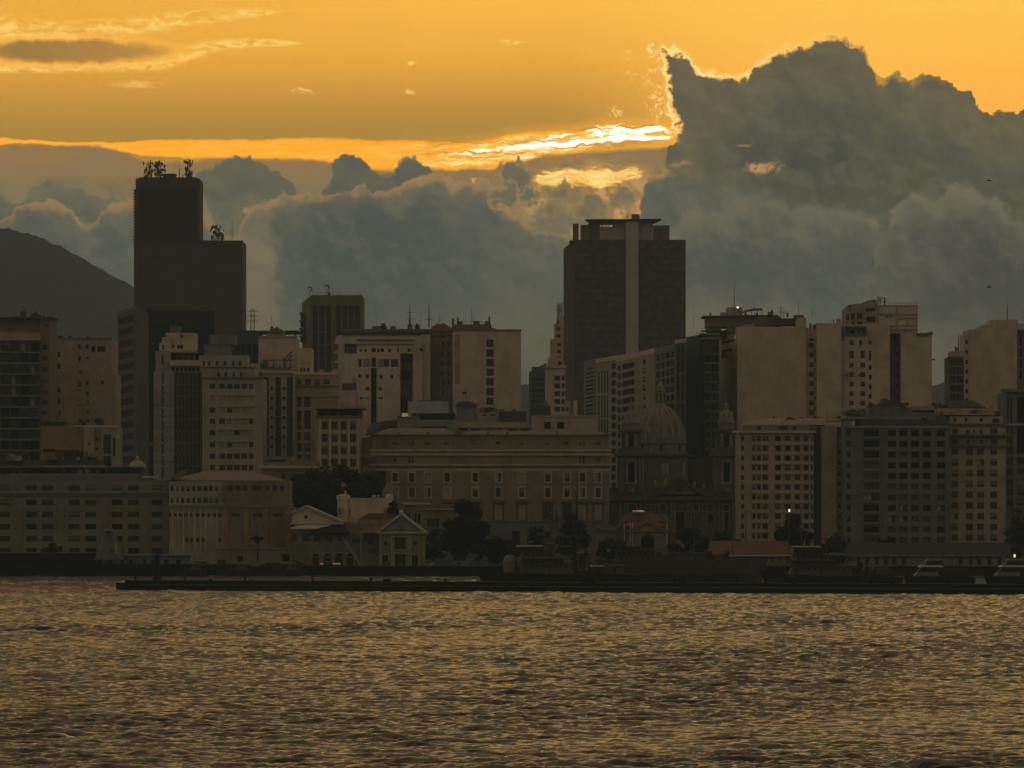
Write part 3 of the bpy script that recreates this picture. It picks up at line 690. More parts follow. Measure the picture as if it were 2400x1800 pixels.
# ------------------------------------------------------------------ water
def build_water():
    rng = np.random.default_rng(5)
    rows = [236.0]
    while rows[-1] < 1332.0: rows.append(rows[-1] + 0.185 * (rows[-1] / 280.0) ** 1.78)
    ys = np.array([-600., -200., 0., 90., 140., 170., 190., 205., 216., 224., 230.] + rows)
    side = 1 + np.cumsum(0.0035 * 1.32 ** np.arange(1, 34))                  # ever coarser columns out to the sides
    a = np.concatenate([-side[::-1], np.linspace(-1, 1, 620), side]); nc = len(a); asp = np.gradient(a)
    Yg, Ag = np.meshgrid(ys, a, indexing='ij'); Xg = Ag * (0.114 * np.maximum(Yg, 200.) + 12.0)
    Zg = np.zeros_like(Xg); DX = np.zeros_like(Xg); DY = np.zeros_like(Xg)
    colsp = asp[None, :] * (0.114 * np.maximum(Yg, 200.) + 12.0); near = np.clip((Yg - 120.) / 110., 0, 1)
    N = 150
    lam = 0.5 * (7.5 / 0.5) ** rng.random(N)
    th = rng.normal(math.radians(72), math.radians(30), N)       # running mostly towards the right and towards the shore
    for k in range(N):
        kx, ky = math.cos(th[k]) * 2 * math.pi / lam[k], math.sin(th[k]) * 2 * math.pi / lam[k]
        slope = 0.036 if lam[k] < 2.0 else 0.036 * (2.0 / lam[k]) ** 0.55
        amp = slope * lam[k] / (2 * math.pi)
        lim = np.clip((lam[k] / (2.2 * colsp * abs(math.cos(th[k])) + 1e-6)) - 0.6, 0, 1)
        ph = kx * Xg + ky * Yg + rng.random() * 6.28
        Zg += amp * lim * np.sin(ph)
        c = amp * lim * np.cos(ph) * 0.9
        DX += c * math.cos(th[k]); DY += c * math.sin(th[k])
    # gusts: rougher and calmer patches
    g = np.zeros_like(Xg)
    for k in range(46):
        L = rng.uniform(9, 90); t = rng.uniform(0, 3.14); g += np.sin((Xg * math.cos(t) * .5 + Yg * math.sin(t) * .35) * 2 * math.pi / L + rng.random() * 6.28)
    g = np.clip(1 + 0.055 * g, 0.45, 1.6)
    g = g * near
    Zg *= g; Xg = Xg - DX * g; Yg = Yg - DY * g
    nr = len(ys)
    V = np.stack([Xg, Yg, Zg], -1).reshape(-1, 3).astype(np.float32)
    i = np.arange(nr - 1)[:, None] * nc + np.arange(nc - 1)[None, :]
    Q = np.stack([i, i + 1, i + nc + 1, i + nc], -1).reshape(-1, 4).astype(np.int32)
    me = bpy.data.meshes.new('water'); me.vertices.add(len(V)); me.vertices.foreach_set('co', V.ravel())
    me.loops.add(Q.size); me.loops.foreach_set('vertex_index', Q.ravel()); me.polygons.add(len(Q))
    me.polygons.foreach_set('loop_start', np.arange(0, Q.size, 4, dtype=np.int32)); me.polygons.foreach_set('loop_total', np.full(len(Q), 4, np.int32))
    me.polygons.foreach_set('use_smooth', np.ones(len(Q), bool)); me.update(calc_edges=True)
    m, T, b, P = newmat('water')
    n1 = T.noise(T.vm('MULTIPLY', P, (1.0, 0.45, 1.0)), 1.5, 5, 0.65, 0.4)
    n2 = T.noise(T.vm('MULTIPLY', P, (1.0, 0.55, 1.0)), 0.33, 4, 0.6, 0.5)
    b.inputs['Base Color'].default_value = (0.008, 0.007, 0.004, 1); b.inputs['Roughness'].default_value = 0.09; b.inputs['IOR'].default_value = 1.33
    bump(T, b, n1 * 0.55 + n2 * 1.0, WATER_BUMP, 1.0)
    me.materials.append(m); o = bpy.data.objects.new('water', me); COL.objects.link(o); tag(o, kind='structure'); return o
WATER_BUMP = 0.8
build_water()

# ------------------------------------------------------------------ ground, quay, hills, haze
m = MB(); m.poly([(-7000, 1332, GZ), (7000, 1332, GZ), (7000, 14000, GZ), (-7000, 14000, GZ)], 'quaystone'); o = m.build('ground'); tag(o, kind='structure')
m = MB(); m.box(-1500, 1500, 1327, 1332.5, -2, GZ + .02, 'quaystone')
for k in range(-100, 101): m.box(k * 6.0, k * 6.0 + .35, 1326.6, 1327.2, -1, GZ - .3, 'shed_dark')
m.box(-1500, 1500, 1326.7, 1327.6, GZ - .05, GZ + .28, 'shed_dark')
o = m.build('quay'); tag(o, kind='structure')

def ridge(name, pts, D, thick, seed, mat='forest', rough=4.0):
    """a hill whose skyline runs through pts, with a real slope towards the viewer and behind"""
    rr = random.Random(seed); N = 260; x0, x1 = pts[0][0], pts[-1][0]; rows = 26; V = []; Fc = []
    def hh(px):
        for (a, b), (c, d_) in zip(pts, pts[1:]):
            if a <= px <= c: t = (px - a) / (c - a); t = t * t * (3 - 2 * t) * .5 + t * .5; return b + (d_ - b) * t
        return pts[-1][1]
    ph = [(rr.uniform(.01, .16), rr.uniform(0, 6.28), rr.uniform(.25, 1.0)) for _ in range(16)]
    for j in range(rows):
        s_ = j / (rows - 1) * 1.7 - 1.0          # -1 foot, 0 crest, .7 behind
        for i in range(N):
            px = x0 + (x1 - x0) * i / (N - 1); z = max(Z(hh(px), D) - GZ, 0)
            prof = (1 - abs(s_) ** 1.4) if s_ < 0 else 1 - s_ * .8
            nz = sum(a * math.sin(px * f * 2.2 + p + j * .7 * a) for f, p, a in ph) * rough * .05
            bmp = rr.uniform(-1, 1) * rough * .3
            V.append((X(px, D) + s_ * nz * 2, D + s_ * thick, GZ - 1 + (z + nz + bmp * (1 if z > 5 else 0)) * prof))
    for j in range(rows - 1):
        for i in range(N - 1): k = j * N + i; Fc.append((k, k + 1, k + N + 1, k + N))
    me = bpy.data.meshes.new(name); me.from_pydata(V, [], Fc); me.materials.append(MATS[mat]); me.update()
    o = bpy.data.objects.new(name, me); COL.objects.link(o); tag(o, kind='structure'); return o
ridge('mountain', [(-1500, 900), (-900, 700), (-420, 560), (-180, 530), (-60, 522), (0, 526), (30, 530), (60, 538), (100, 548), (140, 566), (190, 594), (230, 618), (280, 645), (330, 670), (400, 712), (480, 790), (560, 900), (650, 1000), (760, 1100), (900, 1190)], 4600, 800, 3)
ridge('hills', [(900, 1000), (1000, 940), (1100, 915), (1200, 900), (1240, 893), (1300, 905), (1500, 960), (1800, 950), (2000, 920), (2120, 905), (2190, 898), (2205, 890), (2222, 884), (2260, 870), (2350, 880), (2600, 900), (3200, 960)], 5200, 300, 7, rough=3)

hm = bpy.data.materials.new('haze'); hm.use_nodes = True; hn = hm.node_tree; hn.nodes.clear()
pv = hn.nodes.new('ShaderNodeVolumePrincipled'); ho = hn.nodes.new('ShaderNodeOutputMaterial'); hn.links.new(pv.outputs[0], ho.inputs['Volume'])
pv.inputs['Color'].default_value = (*HZ_COLOR, 1); pv.inputs['Density'].default_value = HAZE; pv.inputs['Anisotropy'].default_value = 0.0
MATS['haze'] = hm
m = MB(); m.box(-2600, 2600, -120, HZ_FAR, -3.0, HZ_TOP, 'haze'); o = m.build('haze'); tag(o, kind='stuff'); o.visible_shadow = True

# ------------------------------------------------------------------ far towers
def tall_tower():
    b = Bld('office_tower', 440, 2400, 'tallest dark brown stepped office tower crowded with antenna masts, left of centre', 'skyscraper')
    D = 2400
    b.wall(318, 467, 418, 568, D, 30, 'tower_brown', nm='upper_block', top='roofdark', wins=grid(cols(327, 3.6, 5.6, 24), 440, 41, 37.0, 3, 's'), wname='window_strip', rev=.5)
    m = MB()
    for k in range(25): m.box(X(325.2 + k * 5.6, D) - .1, X(325.2 + k * 5.6, D) + .1, D - .55, D + .1, Z(562, D), Z(438, D), 'tower_side')
    m.build('mullions', b.e)['kind'] = 'stuff'
    for k in range(17):                                  # balconies of the narrow side, seen end-on against the sky
        b.box(312.5, 318.5, 443.5 + k * 7.2, 447 + k * 7.2, D + 4, 14, 'frame_mid', 'side_balcony')
    b.box(326, 460, 415.5, 418.2, D + 1, 26, 'tower_side', 'parapet')
    b.wall(314, 568, 565, None, D - 3, 36, 'tower_side', nm='lower_block', top='roofdark', wins=grid(cols(470, 90, 100, 1), 606, 40, 1.3, 8, 's') + grid(cols(330, 130, 100, 1), 606, 40, 1.3, 3, 's'), wname='window_strip', rev=.4)
    b.band(313, 569, 563.5, 567, D - 3, .25, 'tower_brown', 'coping')
    b.box(316.5, 327, 572, 700, D - 3.6, 3, 'tower_brown', 'corner_pier'); b.box(555, 566, 572, 780, D - 3.6, 3, 'tower_brown', 'corner_pier')
    b.box(382, 409.5, 408, 419, D + 6, 10, 'tower_side', 'plant_room'); b.box(380.5, 411, 407, 409, D + 5.5, 11, 'tower_side', 'plant_room_roof')
    b.box(337, 346, 411, 419, D + 5, 6, 'tower_side', 'plant_room'); b.box(437, 449, 411, 419, D + 5, 6, 'tower_side', 'plant_room')
    b.cluster(345, 377, 416, D, 26, seed=3, n=22); b.cluster(372, 378, 416, D, 32, seed=8, n=44); b.cluster(440, 376, 416, D, 27, seed=5, n=30); b.cluster(507, 529, 566, D, 36, seed=6, n=48)
    b.mast(419.5, 384, 418, D, .1, arms=0); b.mast(408, 382, 416, D, .08, 'mastblue'); b.mast(421, 390, 418, D, .15, arms=3); b.mast(544, 514, 566, D, .13, 'mastblue', arms=4); b.mast(534, 556, 566, D, .1)
    b.box(352, 356, 407, 418, D + 4, 1, 'mast', 'antenna')
    # its dark lower neighbours
    c = Bld('office_tower', 298, 2050, 'narrow dark office building at the foot of the tallest dark tower, left side', 'office building')
    c.wall(275, 323, 735, None, 2050, 60, 'darkgrey', D1=1990, wins=grid([(279, 312)], 748, 27, 16, 13, 'o'), nm='wall', rev=.4, wname='window_strip')
    c.band(275, 323, 731, 739, 2050, .5, 'grey', 'parapet', D1=1990); c.box(315, 321, 745, 1080, 1998, 4, 'grey', 'pilaster')
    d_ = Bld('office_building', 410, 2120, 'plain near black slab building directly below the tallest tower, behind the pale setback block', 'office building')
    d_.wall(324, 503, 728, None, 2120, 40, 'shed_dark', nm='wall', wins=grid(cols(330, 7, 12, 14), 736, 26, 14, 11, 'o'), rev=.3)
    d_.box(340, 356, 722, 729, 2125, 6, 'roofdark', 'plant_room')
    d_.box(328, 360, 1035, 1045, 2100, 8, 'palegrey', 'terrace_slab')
tall_tower()

def glass_tower():
    b = Bld('office_tower', 1465, 2300, 'broad dark glass tower with one pale vertical stripe and flat slab roof', 'skyscraper')
    D = 2300
    rows = grid([(1350, 1466)], 573, 17.2, 9.6, 22, 'o') + grid([(1498, 1604)], 573, 17.2, 9.6, 22, 'o')
    b.wall(1347, 1607, 562, None, D, 42, 'tower_glass', nm='wall', wins=[], top='roofdark')
    for k in range(24):
        for x0, x1 in ((1350, 1466.0), (1497.5, 1605)):
            m = MB(); y = 576 + k * 17.2; m.box(X(x0, D), X(x1, D), D - .22, D + .05, Z(y + 6.5, D), Z(y, D), 'tower_glass2')
            o = m.build('window_strip', b.e)
    m = MB(); m.hexa([(X(1323, D) , D + 40, GZ), (X(1347, D) - .02, D + .01, GZ), (X(1347, D) - .02, D + 42, GZ), (X(1323, D), D + 42, GZ), (X(1323, D), D + 40, Z(572, D)), (X(1347, D) - .02, D + .01, Z(562, D)), (X(1347, D) - .02, D + 42, Z(562, D)), (X(1323, D), D + 42, Z(572, D))], 'tower_side'); m.build('side_wall', b.e)
    m = MB(); m.box(X(1467, D), X(1496, D), D - 1.1, D + .2, GZ, Z(520, D), 'white_strip'); m.build('stripe', b.e)
    # drum with a slot one can see the sky through
    for x0, x1, y0, y1 in ((1380, 1406, 519, 563), (1436, 1530, 519, 563), (1406, 1436, 519, 524.5), (1406, 1436, 531.5, 563)):
        b.box(x0, x1, y0, y1, D + 4, 9, 'brown' if x0 in (1380,) else 'white_strip', 'drum_wall')
    b.box(1411, 1412.3, 524.5, 531.5, D + 6, 1, 'brown', 'slot_post')
    m = MB(); a = D + 1
    m.hexa([(X(1384, D), a, Z(520, D)), (X(1536, D), a, Z(520, D)), (X(1536, D), a + 13, Z(520, D)), (X(1384, D), a + 13, Z(520, D)), (X(1372, D), a - 3, Z(514.5, D)), (X(1551, D), a - 3, Z(513.5, D)), (X(1551, D), a + 16, Z(512, D)), (X(1372, D), a + 16, Z(512, D))], 'brown'); m.build('roof_slab', b.e)
    b.box(1481, 1499, 502, 515, D + 8, 8, 'brown', 'plant_room'); b.mast(1470, 496, 513, D + 6, .14, arms=1)
    for x0, x1, y in ((1343, 1356, 524), (1361, 1377, 527), (1377, 1381, 526), (1532, 1546, 528), (1547.5, 1569, 528)):
        b.box(x0, x1, y, 564, D + 2, 10, 'brown', 'screen_panel')
    b.box(1335, 1360, 563, 572, D + 8, 10, 'tower_side', 'parapet')
    # slender white-tipped fin at the foot
    b.box(1344, 1353.5, 938, 975, D - 80, 3, 'cream_pale', 'fin')
    s_ = Bld('apartment_tower', 1305, 2450, 'stepped cream tower with a lattice tip rising beside the dark glass tower', 'tower')
    for x0, x1, y, k in ((1305, 1323, 742, 0), (1299, 1326, 758, .5), (1290, 1328, 795, 1), (1284, 1330, 838, 1.5), (1278, 1334, 862, 2)):
        s_.wall(x0, x1, y, None, 2450 - k * 4, 18, 'cream', wins=grid([(x1 - 22, x1 - 13)], y + 9, 16, 8, 3, 'd'), nm='setback')
    s_.mast(1308, 706, 742, 2452, .35, arms=5); s_.mast(1317, 706, 742, 2452, .35, arms=5); s_.mast(1312, 712, 742, 2455, .3, arms=8, nm='lattice_tip')
    c = Bld('glass_building', 1258, 2380, 'low blue grey glass building left of the dark striped tower', 'office building')
    c.wall(1240, 1281, 872, None, 2380, 25, 'bluegrey', wins=grid([(1246, 1277)], 884, 13, 10, 6, 'm'), nm='wall', wname='window_strip'); c.box(1246, 1262, 860, 873, 2390, 10, 'bluegrey', 'plant_room')
    c.prism([(1240, 872), (1258, 862), (1281, 850), (1281, 873)], 2381, 20, 'bluegrey', 'roof')
    e = Bld('apartment_block', 1300, 2150, 'small cream block with stacked windows in front of the dark striped tower', 'apartment building')
    e.wall(1278, 1325, 858, None, 2150, 20, 'cream', wins=grid([(1299.5, 1313), (1316, 1323)], 880, 18.3, 12, 5, 'dx'), nm='wall'); e.wall(1325.2, 1336, 940, None, 2152, 10, 'cream', wins=grid([(1327, 1333)], 954, 18, 10, 1), nm='wall')
    e.band(1276, 1326, 856, 863, 2150, .8); e.wall(1276, 1290, 950, None, 2130, 10, 'darkgrey', nm='annex') 
    f = Bld('shed', 1265, 2000, 'dark flat roofed block between the palace roof and the cream block', 'building')
    f.wall(1244, 1286, 953, None, 2000, 30, 'darkgrey', nm='wall'); f.rooftop(1246, 1282, 953, 2000, 20, 4, 4)
glass_tower()

def mid_towers():
    b = Bld('office_tower', 775, 2150, 'mid height brown tower with vertical ribs and two dishes on its roof', 'office building')
    D = 2150; dark = grid([(732, 745), (748.5, 761), (764, 776), (788, 799.5), (802.5, 813.5), (816.5, 828), (831, 843)], 716, 31, 30, 9, 'd')
    b.wall(729, 849, 692, None, D, 34, 'brown', nm='wall', wins=dark, rev=.8, wname='window_strip', top='roofdark')
    m = MB(); z0, z1 = GZ, Z(697, D)
    m.hexa([(X(703, D), D + 22, z0), (X(729, D) - .02, D + .05, z0), (X(729, D) - .02, D + 30, z0), (X(703, D), D + 30, z0), (X(703, D), D + 22, Z(704, D)), (X(729, D) - .02, D + .05, Z(693, D)), (X(729, D) - .02, D + 30, Z(693, D)), (X(703, D), D + 30, Z(704, D))], 'brown'); m.build('side_wall', b.e)
    for k in range(4): b.box(701, 716, 732 + k * 18, 735.5 + k * 18, D + 13, 6, 'shiplight', 'side_balcony'); b.box(704, 717, 736 + k * 18, 748 + k * 18, D + 14, 5, 'darkgrey', 'side_window')
    b.dish(725, 679, D + 5, 1.3); b.dish(765, 675, D + 5, 1.35); b.box(768, 774, 684, 692, D + 4, 3, 'brown', 'plant_room'); b.mast(771, 660, 690, D + 4, .08, 'mastblue'); b.mast(779, 662, 690, D + 4, .08, 'mastblue'); b.mast(794, 683, 692, D, .07); b.mast(844, 687, 692, D, .2)
    b.rail(733, 848, 692, D)
    t = Bld('pylon', 592, 4200, 'faint distant power pylon seen between the tallest tower and the ribbed tower', 'pylon', z=GZ)
    m = MB(); D = 4200; w = 3.2; x = X(592, D); z0, z1 = Z(800, D), Z(724, D)
    for sx in (-1, 1):
        for sy in (-1, 1): m.tube((x + sx * w, D + sy * w, GZ), (x + sx * w * .45, D + sy * w * .45, z1), .45, .3, 'mastblue', 4)
    k = z0
    while k < z1 - 2: m.tube((x - w * .6, D, k), (x + w * .6, D, k + 2.8), .22, .22, 'mastblue', 4).tube((x + w * .6, D, k), (x - w * .6, D, k + 2.8), .22, .22, 'mastblue', 4); k += 2.8
    m.build('lattice', t.e)
    m = MB()
    for zz in (z1 - 2, z1 - 6, z1 - 10.5): m.tube((x - 4.6, D, zz), (x + 4.6, D, zz), .4, .4, 'mastblue', 4)
    m.build('crossarm', t.e)
mid_towers()

# ------------------------------------------------------------------ left part of the city, back to front
def left_city():
    b = Bld('apartment_block', 45, 1720, 'dark grid fronted apartment block at the left edge with water tank on its roof', 'apartment building'); D = 1720
    cs = [(-62, -42), (-38, -17), (-12, 0), (3, 22), (25, 45), (48, 68), (71, 90)]
    b.wall(-66, 93, 797, None, D, 30, 'darkgrey', nm='wall', wins=grid(cs, 803, 25.6, 20, 13), kinds=['o', 'o', 'd', 'dh', 'dt', 'o', 'ml'], rev=1.2)
    b.band(-66, 93.5, 781, 797.5, D, .4, 'tan', 'parapet'); b.wall(-66, 93, 780, 797.2, D + .2, 20, 'tan', nm='attic', wins=grid([(9, 12.5), (26, 30)], 785, 10, 4.5, 1, 'o'))
    m_ = [(-66, 93, 799 + k * 25.6, 802 + k * 25.6) for k in range(13)]
    for q in m_[1:]: b.band(*q, D, .9, 'grey', 'floor_slab')
    b.wall(93.2, 118, 744, None, D + 2, 26, 'brown', nm='stair_tower', wins=grid([(99, 112)], 809, 25.6, 11, 8) + [(105, 111, 761, 766)], kinds=['d', 'm', 'mh', 'o'])
    b.wall(-30, 93, 746, 782, D + 8, 18, 'tan', nm='penthouse', top='roofdark'); b.band(-34, 122, 742.5, 746, D + 2, .9, 'darkgrey', 'roof_slab', depth=20); b.box(-30, 5, 756, 764, D + 7.5, 3, 'frame_pale', 'sign_panel')
    b.tank(53, 727, 745, D + 3, 13); b.prism([(68, 744), (72, 738), (80, 733), (86, 729), (90, 738), (98, 740), (100, 744)], D + 5, 3, 'roofdark', 'roof_shelter'); b.mast(103, 733, 745, D, .3); b.mast(60, 735, 745, D, .1); b.mast(28, 738, 745, D, .1)
    b.box(30, 45, 741, 744, D + 4, 3, 'roofdark', 'plant_room')

    b = Bld('apartment_block', 190, 1770, 'tan apartment block with scattered small windows next to the grid fronted block', 'apartment building'); D = 1770
    w = grid([(123, 132)], 809, 23.2, 7, 8) + grid([(134.5, 141)], 824, 27.6, 13, 6) + [(182, 189.5, 807, 818), (200, 208, 807, 818), (214.5, 223.5, 811.5, 825, 'o'), (228, 247, 811.5, 825, 'ox'), (183, 190, 835, 847), (201, 209, 835, 842, 'mh'),
        (185, 194, 867, 876), (198.5, 206, 867, 876), (183, 190, 891, 907), (201, 208, 891, 902), (236.5, 243, 892, 901, 'o'), (201, 209, 914, 927, 'mh'), (183, 190, 914, 916.5), (182.5, 190, 937, 942), (202, 208, 937, 950, 'ml'), (182.5, 190, 948, 952), (203, 209, 959, 970), (183, 188, 960, 970), (184, 192, 982, 990), (202, 209, 982, 990), (222, 238, 983, 991, 'o')]
    b.wall(117, 262, 793, None, D, 28, 'tan', nm='wall', wins=w, rev=.25); b.wall(262.3, 273, 875, None, D + 2, 20, 'tan', nm='lower_wing'); b.band(116, 263, 791, 795, D, .35, 'brown', 'coping')
    b.prism([(117, 793), (120, 776), (132, 786), (146, 787), (146, 793)], D + 8, 6, 'roofdark', 'roof_stair'); b.box(160, 168, 787, 793, D + 5, 3, 'roofdark', 'plant_room'); b.mast(167, 783, 793, D, .05); b.mast(205, 786, 793, D, .06); b.mast(252, 782, 793, D, .06); b.box(202, 207, 788, 792, D + 4, 2, 'roofdark', 'plant_room')

    b = Bld('apartment_block', 590, 1900, 'narrow dark columned building beside the tallest tower shoulder', 'office building'); D = 1960
    b.wall(549, 607, 776, None, D, 30, 'darkgrey', nm='wall', wins=grid([(552, 562), (565, 575), (578, 588), (592, 604)], 806, 27, 24, 4, 'o'), rev=.8); b.box(568, 701, 774.5, 779, D + 3, 24, 'roofdark', 'roof_deck')
    for x in (578, 600, 624, 666, 690): b.box(x, x + 3, 779, 790, D + 8, 2, 'roofdark', 'roof_post')
    b = Bld('apartment_block', 650, 1850, 'pale windowless building under a long flat roof deck, left of the ribbed tower', 'building'); D = 1850
    b.wall(606, 695, 789, None, D, 26, 'cream', nm='wall'); b.band(606, 696, 787, 791, D, .5, 'tan', 'coping'); b.box(625, 666, 776, 788, D + 6, 8, 'tan', 'plant_room'); b.prism([(625, 778), (635, 770), (652, 768), (664, 775), (666, 779)], D + 5, 8, 'brown', 'roof')
    b.mast(636, 732, 770, D + 5, .09, 'mastblue', arms=1); b.box(645, 652, 767, 774, D + 6, 3, 'shipdark', 'plant_room'); b.box(634, 639, 765, 770, D + 6, 3, 'shipdark', 'plant_room'); b.mast(640, 757, 770, D + 5, .06)
    b.wall(695.3, 730, 816, None, D - 15, 20, 'cream_pale', nm='side_wing', wins=grid([(703, 708), (710.5, 715.5), (719.5, 724.5)], 863, 20, 8, 1, 'o')); b.band(695, 730, 850.5, 852, D - 15, .2, 'tan', 'ledge')
    b = Bld('roof_terrace', 645, 1700, 'dark steel roof frame and tanks on a low block before the pale windowless building', 'building'); D = 1700
    b.wall(588, 696, 866, None, D, 20, 'tan', nm='wall'); b.boxes('steel_frame', 'darkgrey', [(610, 688, 843, 845, D, .5), (610, 612, 843, 866, D, .5), (640, 641.5, 843, 866, D, .5), (664, 666, 838, 866, D, .5), (679, 681, 824, 866, D, .5), (612, 680, 862, 866, D, 1)]); b.rooftop(612, 682, 866, D + 2, 10, 9, 21, hmax=3.4)
    m = MB(); m.tube((X(664, D), D, Z(845, D)), (X(684, D), D, Z(823, D)), .25, .25, 'darkgrey', 4).tube((X(672, D), D, Z(848, D)), (X(684, D), D, Z(832, D)), .25, .25, 'darkgrey', 4); m.build('boom', b.e)
    b.wall(588, 604, 852, 866, D + 4, 8, 'cream', nm='stair_house')

    # cream corner building
    b = Bld('apartment_block', 900, 1760, 'large cream building with rounded left corner, sunken panel and long dark vertical slot', 'apartment building'); D = 1760
    w = [(843, 848, 818, 824), (854, 859, 817, 825), (871, 881, 816, 825), (884, 890, 818, 825), (892, 900, 817, 825), (910, 916, 818, 825), (931, 935, 816, 824), (955, 962, 817, 825)]
    b.wall(836, 967, 806, 829, D + .9, 24, 'cream_pale', nm='frieze', wins=[q + ('o',) for q in w], rev=.3)
    b.wall(807, 1008, 784, 806, D, 30, 'cream', nm='attic', top='roofdark'); b.band(838, 968, 795, 799, D, .45, 'brown', 'string_course')
    w = [(840, 847.5, 842, 860), (852, 866, 842, 860), (871, 881, 838, 860), (887, 912, 842, 860), (916, 933, 842, 860), (840, 847, 877, 886, 'm'), (857, 865, 877, 886, 'm'), (890, 897, 878, 887), (915, 922, 878, 887), (857, 866, 907, 915), (887, 895, 907, 915), (843, 851, 931, 936, 'm'), (857, 865, 931, 936), (888, 896, 930, 936)] + grid([(869.5, 882.5)], 862, 27.5, 27.2, 6, 'o')
    b.wall(807, 938, 829, None, D + .01, 30, 'cream_pale', nm='wall', wins=w, rev=.5)
    b.wall(938.2, 967.5, 829, None, D + 6, 20, 'brown', nm='recess', wins=grid([(942, 949), (954, 963)], 842, 27, 8, 2) + [(940, 962, 868, 890, 'o')] + grid([(942, 949), (954, 962)], 902, 27, 6, 3) + [(939, 955, 928, 965, 'o')])
    b.wall(967.7, 1008.5, 806, None, D - .02, 26, 'cream', nm='side_bay', wins=[(984, 991, 816, 823, 'o')]); b.box(992, 994, 806, 930, D - .5, .6, 'tan', 'downpipe'); b.box(990, 992, 893, 915, D - .7, .9, 'tan', 'downpipe')
    b.wall(1008.7, 1060, 781, None, D + 5, 22, 'brown', nm='court_wall', wins=[(1010, 1023, 785, 791, 'm'), (1028, 1043, 785, 791, 'm'), (1049, 1054, 785, 788, 'm')] + grid([(1029, 1041), (1049, 1056)], 802, 22.5, 11, 6))
    m = MB()                                              # rounded corner with balconies
    r = 9; N = 9; cx, cy = X(807, D), D + r * 1.7
    pts = [(cx - (cx - X(783, D)) * math.sin(a * math.pi / 2 / N), D + r * 1.7 - r * 1.7 * math.cos(a * math.pi / 2 / N)) for a in range(N + 1)]
    for a in range(N):
        (xa, ya), (xb, yb) = pts[a], pts[a + 1]; za = Z(784 + .9 * a * .6, D)
        m.poly([(xb, yb, GZ), (xa, ya, GZ), (xa, ya, za), (xb, yb, za - .08)], 'cream')
    m.poly([(pts[-1][0], pts[-1][1], GZ), (pts[-1][0], pts[-1][1], Z(789, D)), (pts[-1][0], D + 30, Z(789, D)), (pts[-1][0], D + 30, GZ)], 'cream')
    m.build('corner_wall', b.e)
    for k in range(4): b.box(782.2, 795, 803 + k * 22, 807 + k * 22, D + 4, 6, 'cream_pale', 'balcony'); b.box(783, 794, 808 + k * 22, 819 + k * 22, D + 4.5, 5, 'grey', 'corner_window')
    b.wall(805, 1008, 771, 784.2, D + 7, 20, 'brown', nm='roof_storey', top='roofdark'); b.band(802, 1060, 776, 780, D + 7, .8, 'darkgrey', 'eaves'); b.band(802, 986, 783, 785.4, D, .5, 'darkgrey', 'gutter')
    for x0, x1, y in ((872, 906, 764), (893, 903, 758), (914, 927, 764), (955, 966, 760), (972, 984, 762), (975, 981, 758)): b.box(x0, x1, y, 772, D + 10, 5, 'brown', 'plant_room')
    b.mast(960.5, 716, 762, D + 8, .28, 'mastblue', arms=2); b.mast(960.5, 740, 762, D + 8.5, .4, 'mast'); b.mast(1005.5, 713, 768, D + 8, .3, 'mastblue', arms=1); b.mast(882, 727, 764, D + 8, .07, 'mastblue'); b.mast(987, 732, 768, D + 8, .08, 'mastblue'); b.mast(1030, 730, 762, D + 8, .1, 'mastblue', arms=3)
    b.prism([(1008, 772), (1013, 765), (1020, 762), (1024, 757), (1030, 760), (1040, 757), (1052, 765), (1060, 770), (1060, 782), (1008, 782)], D + 8, 10, 'brown', 'roof_house')
    # annex with dark glazing bottom left
    b.wall(803, 834, 915, None, D - 30, 20, 'cream', nm='annex'); b.box(801, 834, 898, 915, D - 20, 6, 'darkgrey', 'roof_greenhouse'); b.box(825, 834, 885, 905, D - 10, 5, 'tan', 'annex_stair')

    b = Bld('apartment_block', 1140, 1740, 'tall plain cream block with a single column of dark windows, centre', 'apartment building'); D = 1740
    b.wall(1062, 1221, 774, None, D, 30, 'cream', nm='wall', wins=[(1140, 1157, 796, 813.5), (1140, 1157, 819, 837), (1140, 1157, 841, 859), (1140, 1157, 864, 881), (1140, 1157, 886, 904), (1140, 1157, 909, 927), (1140, 1157, 932, 949), (1140, 1157, 955, 966), (1067, 1070, 851, 855, 'o')], kinds=['m', 'mx', 'd'], rev=.5)
    for y in (815.5, 838, 860.5, 883, 905.5, 928, 951): b.box(1138.5, 1158.5, y, y + 2, D - .12, .4, 'cream_pale', 'sill')
    b.band(1062, 1221.5, 772, 776, D, .25, 'brown', 'coping'); b.wall(1064, 1152, 760, 775, D + 5, 18, 'brown', nm='penthouse', top='roofdark')
    for x0, x1, y0 in ((1059, 1064, 746), (1071, 1075, 744), (1074, 1084, 753), (1109, 1124, 752), (1136, 1149, 753), (1144.5, 1149, 742), (1152, 1161, 769)): b.box(x0, x1, y0, 776, D + 6, 4, 'brown', 'chimney')
    b.mast(1106, 716, 756, D + 7, .15, 'mastblue'); b.mast(1112, 735, 756, D + 7, .05, 'mastblue'); b.mast(1093, 742, 758, D + 7, .05); b.rail(1076, 1144, 760, D + 5); b.box(1066, 1078, 785, 900, D - .15, .3, 'tan', 'flue_strip')
left_city()

